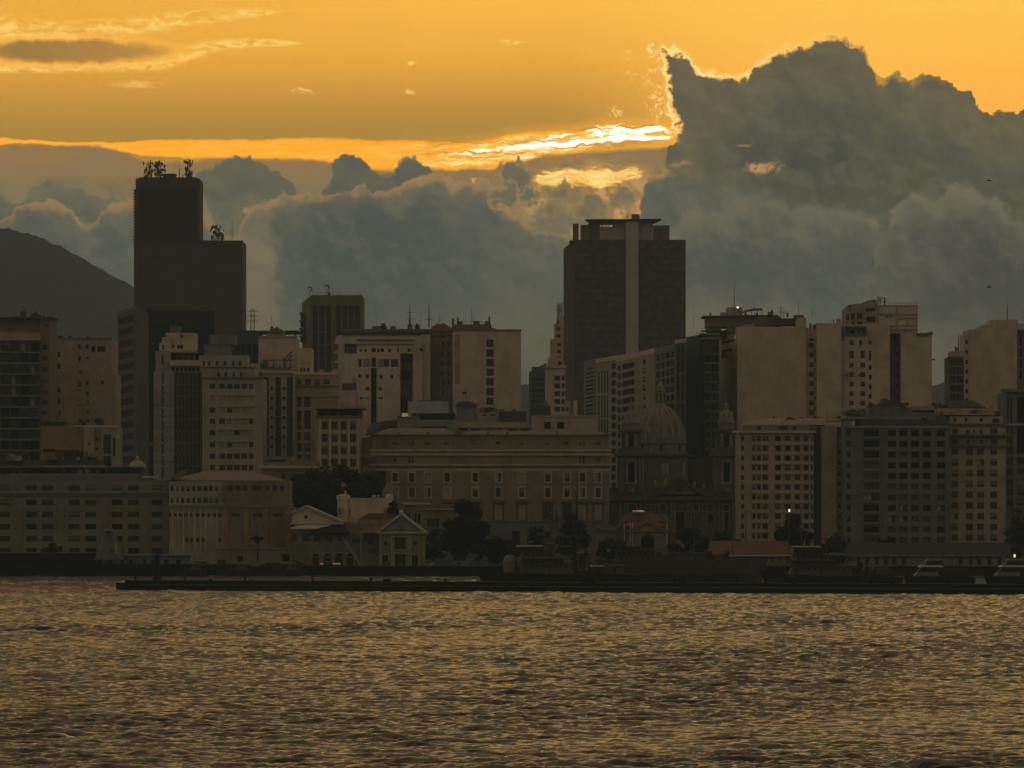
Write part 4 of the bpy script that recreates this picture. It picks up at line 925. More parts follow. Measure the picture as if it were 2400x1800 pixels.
def left_front():
    b = Bld('apartment_block', 190, 1640, 'low ochre blind walled house with pale side bay below the scattered window block', 'building'); D = 1640
    b.wall(95, 196, 999, None, D, 22, 'ochre', nm='wall', wins=[(100, 130, 1052, 1060, 'o')]); b.wall(196.2, 220, 1000, None, D - 1, 20, 'tan', nm='side_bay', wins=[(207, 211, 1037, 1044)]); b.wall(220.2, 238, 998, None, D + 1, 18, 'tan', nm='stair_bay', wins=grid([(223.5, 231)], 1026, 23, 6, 2, 'o'))
    b.wall(238.2, 276, 1000, None, D - .5, 20, 'palegrey', nm='end_bay', wins=grid([(242, 261)], 1018, 50, 46, 2, 'm') + [(264, 271, 1026, 1070, 'm')], rev=.3); b.band(175, 276, 997, 1000.5, D, .4, 'cream_pale', 'coping'); b.box(94, 153, 988, 999, D + 4, 10, 'roofdark', 'roof_shelter'); b.rooftop(178, 250, 996, D + 3, 10, 6, 3); b.box(130, 188, 1055, 1064, D - 12, 12, 'roofdark', 'lean_to')
    b = Bld('house', 30, 1600, 'small dark roofed house behind the colonnaded roof terrace at the far left', 'building'); D = 1560
    b.wall(-40, 230, 1078, None, D, 20, 'darkgrey', nm='wall'); b.prism([(10, 1080), (22, 1062), (34, 1080)], D - 2, 8, 'grey', 'gable'); b.box(36, 48, 1068, 1080, D - 2, 6, 'palegrey', 'stair_house'); b.rooftop(60, 220, 1078, D, 12, 12, 9, hmax=4); b.prism([(110, 1078), (116, 1068), (122, 1066), (134, 1078)], D - 3, 4, 'frame_mid', 'awning'); b.prism([(178, 1078), (182, 1070), (186, 1078)], D - 3, 4, 'frame_pale', 'awning')
    # pale setback block
    b = Bld('apartment_block', 420, 1520, 'pale stepped corner building with a dark ribbed front below the tallest tower', 'office building'); D = 1520
    b.wall(360, 408, 870, None, D, 26, 'palegrey', nm='corner_wing', wins=grid([(379, 383.5)], 876, 27.5, 22, 9, 'd'), rev=.35)
    b.wall(364, 400, 823, 870, D + 1, 24, 'palegrey', nm='corner_wing', wins=[(378.5, 383, 832, 854, 'd')])
    b.wall(373, 400, 803, 824, D + 2, 20, 'cream', nm='upper_step', wins=[(380, 384, 808, 820, 'd')])
    for y in (918, 948, 973, 1000, 1025, 1053, 1080): b.band(360, 408, y, y + 2, D, .15, 'midgrey', 'string_course')
    rib = grid(cols(410.5, 4.6, 9.0, 7), 876, 27.2, 24, 9, 'd')
    b.wall(408.2, 474, 873, None, D + 1, 26, 'midgrey', nm='ribbed_front', wins=rib, rev=.5)
    for k in range(8): b.box(406.4 + k * 9.05, 408.2 + k * 9.05, 873, 1110, D + .4, .8, 'frame_mid', 'rib')
    b.wall(400.2, 470, 857, 873.1, D + .5, 25, 'palegrey', nm='attic', wins=grid(cols(403, 6, 9.6, 7), 861, 20, 9.5, 1, 'o'), rev=.6); b.band(400, 470, 845, 857, D - .5, .5, 'cream_pale', 'parapet', depth=1.5)
    b.wall(398, 468, 826, 846, D + 5, 16, 'palegrey', nm='terrace_wall', wins=[(400, 414, 829, 844, 'o'), (416, 427, 830, 844, 'mx'), (430, 440, 830, 844, 'm'), (443, 454, 830, 844, 'mx'), (457, 466, 829, 844, 'o')]); b.band(396, 464, 820, 826, D + 2, .8, 'cream', 'roof_slab', depth=14)
    b.wall(388, 457, 780, 821, D + 6, 14, 'cream', nm='penthouse', wins=[(423, 429, 785, 791, 'o'), (404, 408, 809, 815, 'o'), (415, 430, 809, 817, 'o')]); b.wall(380, 400, 790, 822, D + 5, 8, 'cream', nm='penthouse'); b.box(398, 420, 764, 781, D + 8, 6, 'grey', 'tank_house'); b.mast(413, 748, 765, D + 8, .08); b.dish(387, 759, D + 8, 1.1); b.dish(444, 762, D + 8, 1.0); b.mast(434, 732, 781, D + 7, .09, arms=3); b.mast(440, 738, 781, D + 7, .07, arms=2); b.cluster(405, 752, 780, D + 6, 14, seed=12, n=8)
    # pale block with bands of windows
    b = Bld('apartment_block', 545, 1495, 'pale office block with square multi pane windows and stepped top storeys', 'office building'); D = 1495
    w = []
    for j, y in enumerate((899, 955, 981.5, 1008.5, 1036.5, 1063.5, 1090)):
        w.append((491.5, 504.5, y, y + 12, 'dxt'))
        full = {0: (0, 1, 2, 3, 4), 1: (1,), 2: (0, 4), 3: (2,), 4: (1, 4), 5: (0, 1, 2, 3, 4), 6: (0, 1, 2, 3, 4)}[j]
        for k in range(5):
            x = 514 + k * 17.4; ww = 13.5 if k < 4 else 10
            w.append((x, x + ww, y, y + 12, 'dxt' if k in full else random.choice(['wx', 'w', 'wh', 'wt'])))
    w += [(491.5, 504.5, 927, 938, 'w')] + [(514 + k * 17.4, 527 + k * 17.4, 928, 938, 'w') for k in range(5)]
    b.wall(474.3, 616, 886, None, D, 26, 'palegrey', nm='wall', wins=w, rev=.3)
    for y in (925.5, 952.5, 979, 1006, 1034, 1061): b.band(514, 594, y, y + 1.6, D, .12, 'tan', 'string_course')
    b.band(472, 617, 883, 887, D, .5, 'brown', 'cornice'); b.wall(474, 598, 860, 884, D + 3, 20, 'palegrey', nm='upper_storey', wins=[(509, 516, 873, 884), (526, 532.5, 873, 884), (545, 549.5, 873, 884), (562.5, 568, 873, 884)], kinds=['d']); b.band(472, 600, 859, 861.5, D + 3, .5, 'brown', 'cornice')
    b.wall(469, 580, 833, 860, D + 6, 16, 'palegrey', nm='upper_storey', wins=[(475, 480, 846, 857), (488, 493, 846, 857), (506, 512, 846, 857), (524, 531, 846, 857), (544, 549.5, 846, 857), (559.5, 566, 846, 857)], kinds=['d']); b.wall(478, 540, 807, 833.2, D + 8, 12, 'midgrey', nm='penthouse'); b.wall(490, 552, 785, 808, D + 9, 10, 'midgrey', nm='penthouse'); b.band(476, 543, 806, 808, D + 8, .3, 'grey', 'cornice'); b.box(463, 478, 818, 832, D + 7, 6, 'roofdark', 'water_tank'); b.tank(549, 817, 833, D + 6, 13)
    # striped one
    b = Bld('apartment_block', 650, 1535, 'striped building with tall dark glazed strips between pale piers', 'office building'); D = 1535
    w = grid([(617.5, 630), (645.5, 658.5), (672.5, 686.5)], 884, 23.2, 22.6, 8, 'dx') + grid([(633.8, 640), (662, 669)], 907, 22.8, 7, 7, 'o')
    b.wall(616.3, 688, 871, None, D, 24, 'palegrey', nm='wall', wins=w, rev=.5)
    b.band(616, 690, 869, 875, D, .4, 'cream', 'parapet'); b.prism([(600, 886), (612, 868), (616, 869), (616.2, 890)], D + 2, 6, 'grey', 'roof_stair'); b.rail(630, 690, 870, D)
    b = Bld('office_building', 740, 1550, 'cream building with four square top windows and tall paired windows below', 'office building'); D = 1550
    w = [(696, 706, 889, 901), (715, 728, 889, 902), (737, 750, 889, 902), (758, 773, 888, 901)] + grid([(696, 706), (713, 728)], 930, 32, 24, 2, 'd') + grid([(696, 706), (713, 728)], 986, 26.5, 20, 4)
    b.wall(688.3, 793, 877, None, D, 26, 'tan', nm='wall', wins=w, rev=.45, kinds=['m', 'mt', 'mb']); b.band(690, 793, 902.5, 906, D, .5, 'brown', 'ledge'); b.band(688, 793, 927, 930, D, .35, 'tan', 'ledge'); b.band(688.3, 790, 873, 878, D, .3, 'cream_pale', 'parapet'); b.rooftop(700, 790, 875, D + 2, 12, 4, 33, mats=('tan', 'cream'), hmax=1.5)
    b.wall(793.2, 842, 955, None, D + 10, 20, 'cream', nm='rear_wing')
    b = Bld('office_building', 795, 1490, 'cream building with dark top gallery and grid of square windows, left of the palace', 'office building'); D = 1490
    w = grid([(754.5, 768), (777, 791), (798, 812), (820.5, 834)], 988, 29, 19, 5)
    b.wall(741, 843, 977, None, D, 24, 'tan', nm='wall', wins=w, kinds=['mt', 'mb', 'mx', 'd', 'mh'], rev=.6); b.wall(743, 846, 957, 977.1, D + 2, 20, 'darkgrey', nm='gallery', wins=grid(cols(747, 20, 24, 4), 962, 20, 12, 1, 'o')); b.band(741, 850, 950, 957.5, D, 1.3, 'tan', 'cornice', depth=20); b.band(741, 845, 974.5, 978, D, .6, 'brown', 'ledge')
    for x in (748, 772, 794.5, 816, 838): b.box(x, x + 3.6, 979, 1110, D - .35, .6, 'cream', 'pilaster')
    b.rail(745, 846, 950, D)
left_front()

def palace():
    D = 1500
    b = Bld('palace', 1140, D, 'long cream palace with framed windows, heavy cornices and low tiled roofs, centre', 'palace')
    wx = [926, 965, 1003, 1048, 1114, 1168, 1223, 1284, 1329, 1365, 1402]
    w = []
    for i, x in enumerate(wx):
        w.append((x - 6.2, x + 6.2, 1108, 1129, ['d', 'dx', 'w', 'dt', 'dt', 'ml', 'w', 'dh', 'mb', 'dx', 'dl'][i])); w.append((x - 6.2, x + 6.2, 1143, 1165, ['dl', 'dx', 'ml', 'w', 'dh', 'mt', 'mb', 'mt', 'dh', 'dl', 'mt'][i]))
    b.wall(905, 1427, 1103, 1172, D, 30, 'pinkstone', nm='wall', wins=w, rev=.3, surround=('stone_trim', .45))
    dr = [(x - 10, x + 10, 1181, 1219, 'w' if x in (1168, 1223, 1365, 1402) else 'm') for x in wx[3:]]
    b.wall(905, 1427, 1172.1, 1222, D + .01, 30, 'pinkstone', nm='lower_wall', wins=dr, rev=.4, surround=('churchstone', .35), wname='tall_window')
    for x in wx[3:]: b.band(x - 14, x + 14, 1171.5, 1176, D, .5, 'churchrender', 'hood_mould')
    b.wall(905, 1427, 1222.1, None, D - .8, 30, 'grey', nm='base', wins=[(1036, 1050, 1245, 1300, 'o'), (1120, 1136, 1245, 1300, 'o'), (1200, 1218, 1245, 1300, 'o'), (1270, 1290, 1245, 1300, 'o')], rev=.5)
    b.band(905, 1427, 1220, 1223.5, D - .8, .3, 'churchrender', 'plinth_course')
    b.wall(880, 1427, 1068, 1103.2, D + .6, 29, 'pinkstone', nm='frieze_storey', wins=[(922, 927, 1075, 1082, 'o'), (958, 962, 1070, 1085, 'o'), (966, 969, 1070, 1085, 'o'), (1358, 1362, 1070, 1085, 'm'), (1366, 1370, 1070, 1085, 'o'), (1278, 1288, 1069, 1071.5, 'm'), (1322, 1334, 1069, 1071.5, 'm'), (1396, 1409, 1074, 1082, 'm')])
    b.wall(872, 1427, 1019, 1056, D + 1.6, 28, 'pinkstone', nm='attic_storey', wins=[(x - 6, x + 6, 1035, 1042.5) for x in (924, 1002, 1047, 1113, 1167, 1222, 1282, 1327, 1402)] + [(957, 961, 1034, 1043), (965.5, 969.5, 1034, 1043), (1359, 1363, 1035, 1044), (1367, 1371, 1035, 1044)], kinds=['m', 'mh', 'mb'], rev=.25, top='roofgrey')
    for y0, y1, pr, mt in ((1053.5, 1058, 1.2, 'stone_trim'), (1058, 1061, .6, 'brown'), (1061.2, 1067.5, .7, 'stone_trim'), (1088, 1091.5, 1.3, 'stone_trim'), (1091.7, 1098, .5, 'churchrender'), (1098.2, 1103.5, .7, 'stone_trim')): b.band(872 if y0 < 1090 else 880, 1427.5, y0, y1, D + .6, pr, mt, 'cornice')
    b.band(870, 1428, 1017.5, 1020.5, D + 1.6, .8, 'brown', 'eaves', depth=2)
    # receding left flank
    def flank(y0, y1, off, mt, wins=()):
        b.wall(842 + off, 905 - 0.01 * off, y0, y1, D + 62, 10, mat=mt, D1=D + .3, nm='flank_wall', wins=wins, rev=.2)
    fw = grid(cols(848, 2.0, 6.2, 8), 1034, 40, 7, 1, 'o')
    q = (D + 62) / D
    def yy(y): return YH + (y - YH) / q           # same height, further back
    for y0, y1, mt, wn in ((1019, 1056, 'pinkstone', ()), (1056, 1068, 'stone_trim', ()), (1068, 1089, 'pinkstone', ()), (1089, 1103, 'stone_trim', ()), (1103, None, 'pinkstone', [(a, a + 3.0, yy(1108), yy(1129)) for a in (851, 861, 872, 884, 895)] + [(a, a + 3.0, yy(1143), yy(1165)) for a in (851, 861, 872, 884, 895)])):
        b.wall(842, 904.8, yy(y0), None if y1 is None else yy(y1), D + 62, 8, mat=mt, D1=D + .4 + (0 if mt == 'pinkstone' else -.5), nm='flank_wall', wins=wn, rev=.2)
    for k in range(9): 
        x = 846 + k * 6.6; 
        t = (x - 842) / 63.; d_ = D + 62 * (1 - t) - .3; b.box(x, x + 2.2, YH + (1072 - YH) * D / d_, YH + (1087 - YH) * D / d_, d_, .5, 'stone_trim', 'flank_pilaster')
    # roofs and roof houses
    b.hip(876, 1068, 1018, 1002, 910, 1040, D + 6, 20, 'tile_pale'); b.hip(1080, 1420, 1018, 1009, 1110, 1400, D + 5, 20, 'tile_pale')
    b.prism([(857, 1020), (860, 1006), (875, 992), (890, 990), (905, 985), (932, 983), (936, 1008), (880, 1012)], D + 26, 8, 'grey', 'mansard'); b.prism([(886, 1010), (900, 988), (928, 985), (932, 1004)], D + 25, 2, 'darkgrey', 'mansard_slope')
    b.wall(931, 1070, 984, 1012, D + 20, 14, 'midgrey', nm='roof_storey', wins=[(987, 1048, 999, 1006, 'o')]); b.band(929, 1042, 1005.5, 1008, D + 19, .6, 'stone_trim', 'gutter')
    b.wall(1068, 1246, 989, 1016, D + 30, 16, 'tan', nm='roof_storey', wins=[(1077, 1097, 1003.5, 1009.5), (1104, 1125, 1003.5, 1009.5), (1140, 1178, 1003.5, 1007.5, 'mx'), (1191, 1212, 1003.5, 1009.5), (1220, 1240, 1003.5, 1009.5)], kinds=['d', 'dx']); b.band(1068, 1248, 1000, 1002, D + 30, .5, 'stone_trim', 'ledge')
    b.wall(1246.2, 1398, 976, 1018, D + 24, 22, 'tan', nm='roof_house', wins=[(1275, 1291, 989, 1005, 'o'), (1306, 1323, 989, 1005, 'o')], rev=.5); b.band(1246, 1398, 974, 977, D + 24, .4, 'tan', 'coping')
    for k, x in enumerate((931, 1000, 1066, 1140, 1186, 1302)): b.box(x, x + 6, 1012 - (k % 3), 1020, D + 4, 2, 'brown', 'chimney')
    c = Bld('billboard', 1003, 1545, 'blank white panel standing on the roofs behind the long cream palace', 'billboard', z=Z(1012, 1545)); c.box(956, 1051, 941, 968, 1545, .8, 'white_panel', 'panel'); c.boxes('support', 'mast', [(960, 961, 968, 1012, 1546, .4), (1003, 1004, 968, 1012, 1546, .4), (1046, 1047, 968, 1012, 1546, .4)])
    c = Bld('skylight', 953, 1535, 'bright mirror paned skylight glinting on the palace roof', 'skylight', z=Z(990, 1535)); m = MB(); D2 = 1535; m.hexa([(X(941, D2), D2, Z(976.5, D2)), (X(964, D2), D2, Z(976.5, D2)), (X(965, D2), D2 + 5, Z(968, D2)), (X(942, D2), D2 + 5, Z(968, D2)), (X(941, D2), D2, Z(976.0, D2)), (X(964, D2), D2, Z(976.0, D2)), (X(965, D2), D2 + 5, Z(967.5, D2)), (X(942, D2), D2 + 5, Z(967.5, D2))], 'mirror_glass'); m.build('glass_pane', c.e); c.box(942, 964, 977, 990, D2 + .5, 4, 'grey', 'base')
    c = Bld('roof_structures', 1100, 1575, 'cluttered dark plant rooms and tanks between palace roof and plain cream block', 'roof building'); D2 = 1575
    c.wall(930, 1070, 975, None, D2, 20, 'grey', nm='wall'); c.wall(1070.2, 1117, 950, None, D2 + 1, 14, 'midgrey', nm='tower_room'); c.prism([(1066, 950), (1076, 942), (1100, 941), (1118, 947), (1118, 951), (1066, 951)], D2, 16, 'darkgrey', 'roof'); c.box(1083, 1086, 922, 942, D2 + 3, 1, 'frame_pale', 'flue'); c.box(1091, 1093.5, 922, 942, D2 + 3, 1, 'frame_pale', 'flue'); c.box(1083, 1093.5, 918, 923, D2 + 3, 1.5, 'darkgrey', 'flue_cap')
    c.wall(1117.2, 1236, 967, None, D2 + 2, 14, 'tan', nm='wall', wins=[(1132, 1140, 970.5, 975, 'o'), (1150, 1160, 970.5, 975, 'o')]); c.box(1170, 1232, 964, 988, D2 + 1, 8, 'darkgrey', 'glasshouse'); c.boxes('glazing_bar', 'frame_mid', [(1170 + k * 6, 1170.8 + k * 6, 966, 985, D2 + .8, .3) for k in range(11)], True)
    c.rooftop(940, 1066, 976, D2 + 1, 10, 18, 71, hmax=2.3); c.rooftop(1120, 1235, 966, D2 + 3, 8, 9, 72, hmax=1.5); c.boxes('dark_glazing', 'shed_dark', [(985, 1064, 970, 983, D2 - .3, .6)]); c.rooftop(985, 1052, 944, D2 + 20, 6, 10, 73, hmax=1.2)
    c.wall(982, 1052, 938, 974, D2 + 19, 10, 'grey', nm='wall')
palace()

def slab_street():
    # long curved residential front going away from the viewer
    b = Bld('apartment_block', 1470, 1900, 'long curving apartment block with slanting balcony lines behind the domed church', 'apartment building')
    b.wall(1370, 1396, 846, None, 1935, 20, 'midgrey', D1=1905, nm='end_wall', wins=grid([(1373, 1391)], 866, 19, 13, 14, 'mx'), rev=.3, wname='window_strip')
    for k in range(12): b.band(1370, 1395, 870 + k * 19, 874 + k * 19, 1934, .7, 'palegrey', 'balcony_slab', D1=1904)
    b.wall(1396.3, 1444, 841, None, 1905, 20, 'palegrey', D1=1862, nm='ribbed_wing', wins=grid([(1402, 1405), (1409, 1412), (1415.5, 1419), (1422, 1425)], 872, 57, 52, 4, 'd') + grid([(1433, 1443)], 859, 19.6, 12.5, 15, 'd'), rev=.3)
    b.band(1396, 1470, 843, 852, 1904, .6, 'cream_pale', 'parapet', D1=1838)
    D0, D1 = 1862, 1758
    b.wall(1444.3, 1535, 848.5, None, D0, 18, 'palegrey', D1=D1, nm='balcony_wing', wins=grid([(1447, 1454), (1457, 1487)], 858, 19.8, 13, 14, 'd') + grid([(1506, 1513)], 858, 19.8, 12, 13, 'd'), kinds=['d', 'm'], rev=.8)
    b.band(1444, 1535, 838.5, 849, D0, .3, 'cream_pale', 'parapet', D1=D1)
    for k in range(13):
        y = 870 + k * 19.8; b.band(1446, 1490, y, y + 4.5, D0 - 1, 1.4, 'stone_trim', 'balcony', D1=1814)
        y2 = 871 + k * 19.8; b.band(1491, 1515, y2, y2 + 3.2, 1810, .5, 'cream_pale', 'sill_course', D1=1783)
    D2, D3 = 1757, 1700
    b.wall(1535.3, 1583, 828, None, D2, 18, 'grey', D1=D3, nm='glazed_wing', wins=grid([(1538, 1547), (1550, 1558), (1561, 1569), (1572, 1580)], 834, 19.8, 14, 13), kinds=['d', 'o', 'm', 'mb', 'mh'], rev=.5)
    b.band(1535, 1583, 818, 828, D2, .3, 'midgrey', 'parapet', D1=D3)
    for k in range(12): b.band(1536, 1582, 851 + k * 19.8, 854 + k * 19.8, D2 - .3, .6, 'grey', 'balcony', D1=D3)
    b.wall(1583.4, 1608, 806, None, 1695, 16, 'darkgrey', D1=1680, nm='dark_bay', wins=grid([(1587, 1592), (1597, 1603)], 812, 68, 62, 5, 'o')); b.band(1583, 1608, 797, 806, 1694, .5, 'cream', 'roof_box', depth=8, D1=1679)
    b.rooftop(1402, 1440, 842, 1912, 8, 5, 51, hmax=2); b.rooftop(1450, 1530, 840, 1880, 6, 5, 52, hmax=1.3); b.mast(1506, 816, 830, 1800, .2)
    c = Bld('office_building', 1632, 1720, 'flat blue grey slab wall between the curved block and the cream blank walled tower', 'office building'); D = 1705
    c.wall(1609, 1651, 789, None, D, 24, 'bluegrey', nm='wall', wins=[(1632, 1636, 858, 868, 'm'), (1631.5, 1634, 900, 968, 'o')], rev=.3); c.prism([(1612, 789), (1651, 783), (1651, 790)], D + 1, 18, 'bluegrey', 'roof'); c.rail(1615, 1650, 786, D + 3)
    d = Bld('apartment_block', 1668, 1690, 'dark apartment block with square openings right of the blue grey wall', 'apartment building'); D = 1690
    d.wall(1651.2, 1686, 796, None, D, 24, 'darkgrey', nm='wall', wins=grid([(1652.5, 1665), (1669, 1676), (1678, 1684)], 812, 22.3, 14, 13), kinds=['o', 'm', 'd'], rev=.6); d.band(1648, 1686, 790, 796, D - 1, .8, 'grey', 'roof_slab', depth=20); d.band(1643, 1682, 781, 785, D + 2, .8, 'midgrey', 'roof_slab', depth=16); d.wall(1650, 1686, 785, 790.5, D + 4, 12, 'brown', nm='penthouse')
    for k in range(6): d.band(1652, 1685, 828 + k * 22.3, 830.5 + k * 22.3, D, .5, 'grey', 'balcony')
    # big cream
    e = Bld('apartment_block', 1790, 1735, 'huge cream block with blank side wall and terraced dark roof, right of centre', 'apartment building'); D = 1700
    e.wall(1685.3, 1727.6, 777, None, D + 40, 18, 'cream', D1=D + .4, nm='front_wing', wins=[(1689, 1719, 802, 809, 'm'), (1690, 1717, 822, 846, 'mx')], rev=1.0)
    for y in (794, 812, 843): e.band(1688, 1720, y, y + 3.2, D + 38, 1.2, 'cream', 'balcony', D1=D + 7)
    for y in (815, 850): e.box(1700, 1716, y + 10, y + 18, D + 10, 3, 'tan', 'panel')
    for k, y in enumerate((795, 828, 850, 871, 893, 913, 939, 960)):
        m = MB(); x = X(1721 + .6, D + 6); z = Z(y, D + 6); m.hexa([(x, D + 4, z), (x + .8, D + 3.2, z), (x + .8, D + 3.2, z), (x, D + 4, z), (x - .1, D + 4.4, z + 1.2), (x + 1.0, D + 3.4, z + 1.5), (x + 1.0, D + 3.4, z + 1.5), (x - .1, D + 4.4, z + 1.2)], 'mirror_glass'); m.build('glinting_pane', e.e)
    e.wall(1727.8, 1889, 766, None, D, 30, 'cream', nm='wall', top='roofdark'); e.wall(1868, 1889.5, 744, 768, D - .2, 20, 'cream', nm='stair_tower'); e.box(1862, 1884, 738, 745, D + 1, 8, 'brown', 'plant_room')
    e.wall(1889.7, 1914, 772, None, D + 3, 22, 'cream', nm='court_wall', wins=[(1896, 1908, 792.5, 799, 'mx')] + grid([(1896, 1908)], 804, 22.4, 11.5, 8), kinds=['m', 'mt', 'mb'], rev=.4)
    for k in range(8): e.box(1907.8, 1914, 818 + k * 22.4, 826 + k * 22.4, D + 2.6, .6, 'brown', 'shaft_panel')
    e.wall(1914.2, 1972, 757, None, D - .5, 26, 'cream', nm='blank_wing', top='roofdark'); e.box(1962, 1971, 747, 757.5, D + 2, 5, 'tan', 'chimney'); e.box(1972, 1976, 799, 990, D - .1, 4, 'tan', 'gap_wall')
    e.box(1898, 1902, 757, 773, D + 4, 3, 'brown', 'chimney'); e.box(1906, 1912, 761, 773, D + 4, 3, 'brown', 'chimney'); e.box(1890, 1895, 768, 773, D + 4, 3, 'brown', 'chimney')
    e.wall(1976.2, 2086, 760, None, D + 2, 26, 'cream', nm='window_wing', wins=[(1991, 2001, 797, 809), (2013, 2021, 797, 809), (2013, 2019, 811, 814, 'm'), (2036, 2043, 798, 808, 'm'), (1990.5, 2001, 822, 840), (2016.5, 2027.5, 822, 840, 'mxt'), (2035.5, 2042, 822, 845, 'm')] + grid([(1990.5, 2001), (2016.5, 2027.5)], 850, 22.3, 11.5, 6, 'mxt') + grid([(2036, 2043)], 856, 22.4, 11, 4, 'd'), kinds=['mxt', 'd'], rev=.35)
    for x, y in ((1983, 876), (2012, 876)): e.box(x, x + 5, y, y + 4, D + 1, 1.2, 'darkgrey', 'air_conditioner')
    e.wall(1981, 2031, 764, 785, D + 1, 1.4, 'midgrey', nm='terrace_screen', wins=[(1993, 2003, 774, 782, 'o'), (2011, 2014, 774, 782, 'o')])
    e.box(1983, 2030, 765, 769, D - 1, 3, 'darkgrey', 'awning'); e.box(1983, 1987, 769, 784, D - .6, 2, 'darkgrey', 'planter'); e.box(2025, 2031, 769, 782, D - .6, 2, 'darkgrey', 'planter')
    # upper slanted block and panelled block
    e.wall(1981, 2056, 722, 762, D + 8, 18, 'tan', D1=D + 4, nm='upper_wing', wins=[(1983, 1990, 737, 751), (1994, 2004, 734, 750), (2008, 2021, 733, 749), (2030, 2052, 723.5, 731, 'm'), (2030, 2052, 743, 756, 'mx'), (1994, 2004, 754, 762), (2008, 2022, 754, 762)], kinds=['m', 'mt'], rev=.6)
    e.prism([(1983, 723), (1989, 714), (2020, 711), (2028, 706), (2040, 703), (2054, 703), (2056, 717), (2056, 723)], D + 9, 14, 'tan', 'stepped_roof'); e.box(1989, 1994, 715, 721, D + 8.6, .8, 'darkgrey', 'louvre')
    e.wall(2056.2, 2150.5, 714.5, 782, D + 6, 20, 'tan', nm='panelled_wing', top='roofdark')
    for x0, x1, y0, y1 in ((2061, 2099, 720, 736), (2105, 2148, 720, 736), (2058, 2099, 741, 763), (2105, 2148, 742, 745.5), (2105, 2124, 751, 763), (2129, 2147, 751, 763), (2088, 2099, 767, 771), (2105, 2121, 767, 771), (2125, 2148, 767, 771)): e.box(x0, x1, y0, y1, D + 5.7, .5, 'cream_pale', 'facade_panel')
    e.box(2076, 2081, 740, 743, D + 5.2, .8, 'mast', 'bracket'); e.box(2086, 2091, 740, 743, D + 5.2, .8, 'mast', 'bracket'); e.rail(2058, 2150, 714.5, D + 7, .8)
    e.wall(2086.2, 2111.6, 781, None, D + 10, 20, 'brown', nm='court_wall', wins=grid([(2099, 2106)], 802, 24.4, 10, 7), kinds=['d', 'o', 'm'], rev=.4); e.box(2108, 2111, 777, 783, D + 8, 2, 'tan', 'chimney'); e.box(2092, 2100, 788, 800, D + 9.5, .6, 'darkgrey', 'sign')
    e.wall(2111.8, 2184, 780, None, D + 1, 26, 'cream', nm='end_wing', top='roofdark'); e.box(2148, 2186, 780.6, 785, D + .4, 1, 'brown', 'eaves'); e.box(2176, 2187, 777.5, 782, D + .2, 6, 'tan', 'corner_box'); e.box(2184, 2192, 841, 844, D + 4, 2, 'brown', 'gutter_arm')
    e.box(2149, 2178, 783.8, 784.9, D - .1, .4, 'darkgrey', 'gutter'); e.mast(2057.5, 691, 714, D + 8, .2, 'mastblue', arms=3); e.mast(2063, 693, 714, D + 8, .2, 'mastblue', arms=4); e.mast(2073.5, 694, 715, D + 8, .28, arms=3); e.mast(2046, 680, 704, D + 8, .08, 'mastblue'); e.mast(2148, 702, 715, D + 8, .06, 'mastblue')
    # terraces on top of the blank wall
    e.wall(1658, 1690, 744, 790, D + 21, 14, 'brown', nm='terrace', wins=[(1662, 1684, 752, 757, 'o')]); e.band(1646, 1690, 774, 777, D + 19, .6, 'darkgrey', 'roof_slab', depth=3)
    e.wall(1708, 1768, 762, 778, D + 4, 20, 'brown', nm='terrace', top='roofdark'); e.wall(1656, 1830, 742, 766, D + 20, 18, 'brown', nm='terrace', wins=[(1812, 1866, 748, 760, 'o')], rev=.6, top='roofdark'); e.band(1652, 1762, 740, 743.5, D + 20, 1.2, 'darkgrey', 'roof_slab', depth=16)
    e.wall(1816, 1868, 746, 762, D + 10, 12, 'darkgrey', nm='penthouse'); e.wall(1704, 1739, 720.5, 743, D + 24, 10, 'tan', nm='lift_house'); e.wall(1690, 1706, 732, 743, D + 23, 8, 'tan', nm='lift_house'); e.wall(1738, 1824, 738, 744, D + 22, 10, 'brown', nm='penthouse')
    e.prism([(1734, 766), (1752, 760), (1768, 757), (1768, 768), (1734, 770)], D + 2, 5, 'tan', 'roof_ramp')
    m = MB(); m.prism([(X(a, D + 20), Z(q, D + 20)) for a, q in ((1740, 730), (1752, 726), (1768, 723), (1785, 723), (1787, 726), (1768, 726.5), (1752, 729.5), (1742, 733))], D + 18, D + 26, 'brown'); m.build('canopy', e.e)
    for x in (1746, 1760, 1775, 1785.5): e.box(x, x + 1.2, 724.5, 738, D + 20, .3, 'mast', 'canopy_post')
    for x, y, w in ((1746, 733, 4), (1800, 731, 6), (1807, 728, 5), (1844, 734, 4), (1822, 742, 6), (1664, 733, 3), (1772, 733, 4)): e.box(x, x + w, y, 743, D + 19, 2, 'roofdark', 'plant_room')
    for x, yt, a in ((1721, 668, 1), (1768, 699, 0), (1810, 718, 2), (1830, 714, 3), (1837, 726, 3), (1872, 703, 0), (1904, 720, 0), (1665, 728, 0), (1953, 742, 1), (1626, 772, 0)): e.mast(x, yt, 742 if x != 1953 else 757, D + 19, .09 if a == 0 else .15, 'mastblue', arms=a)
    f = thing('roof_lamp', (X(1729, D + 18), D + 18, Z(724, D + 18)), 'brilliant white floodlight on the terraced roof of the huge cream block', 'lamp'); x, y, z = f.location
    m = MB(); m.tube((x, y, z - 1.2), (x, y, z), .12, .1, 'mast', 6); m.build('post', f); m = MB(); m.lathe(x, y, [(.2, z + .2), (.38, z + .35), (.38, z + .7), (.15, z + .95)], 'lamp', 10); m.build('bulb', f)
    g = Bld('apartment_block', 2244, 1820, 'narrow dark glazed building with pale floor lines and a slim mast, right side', 'office building'); D = 1820
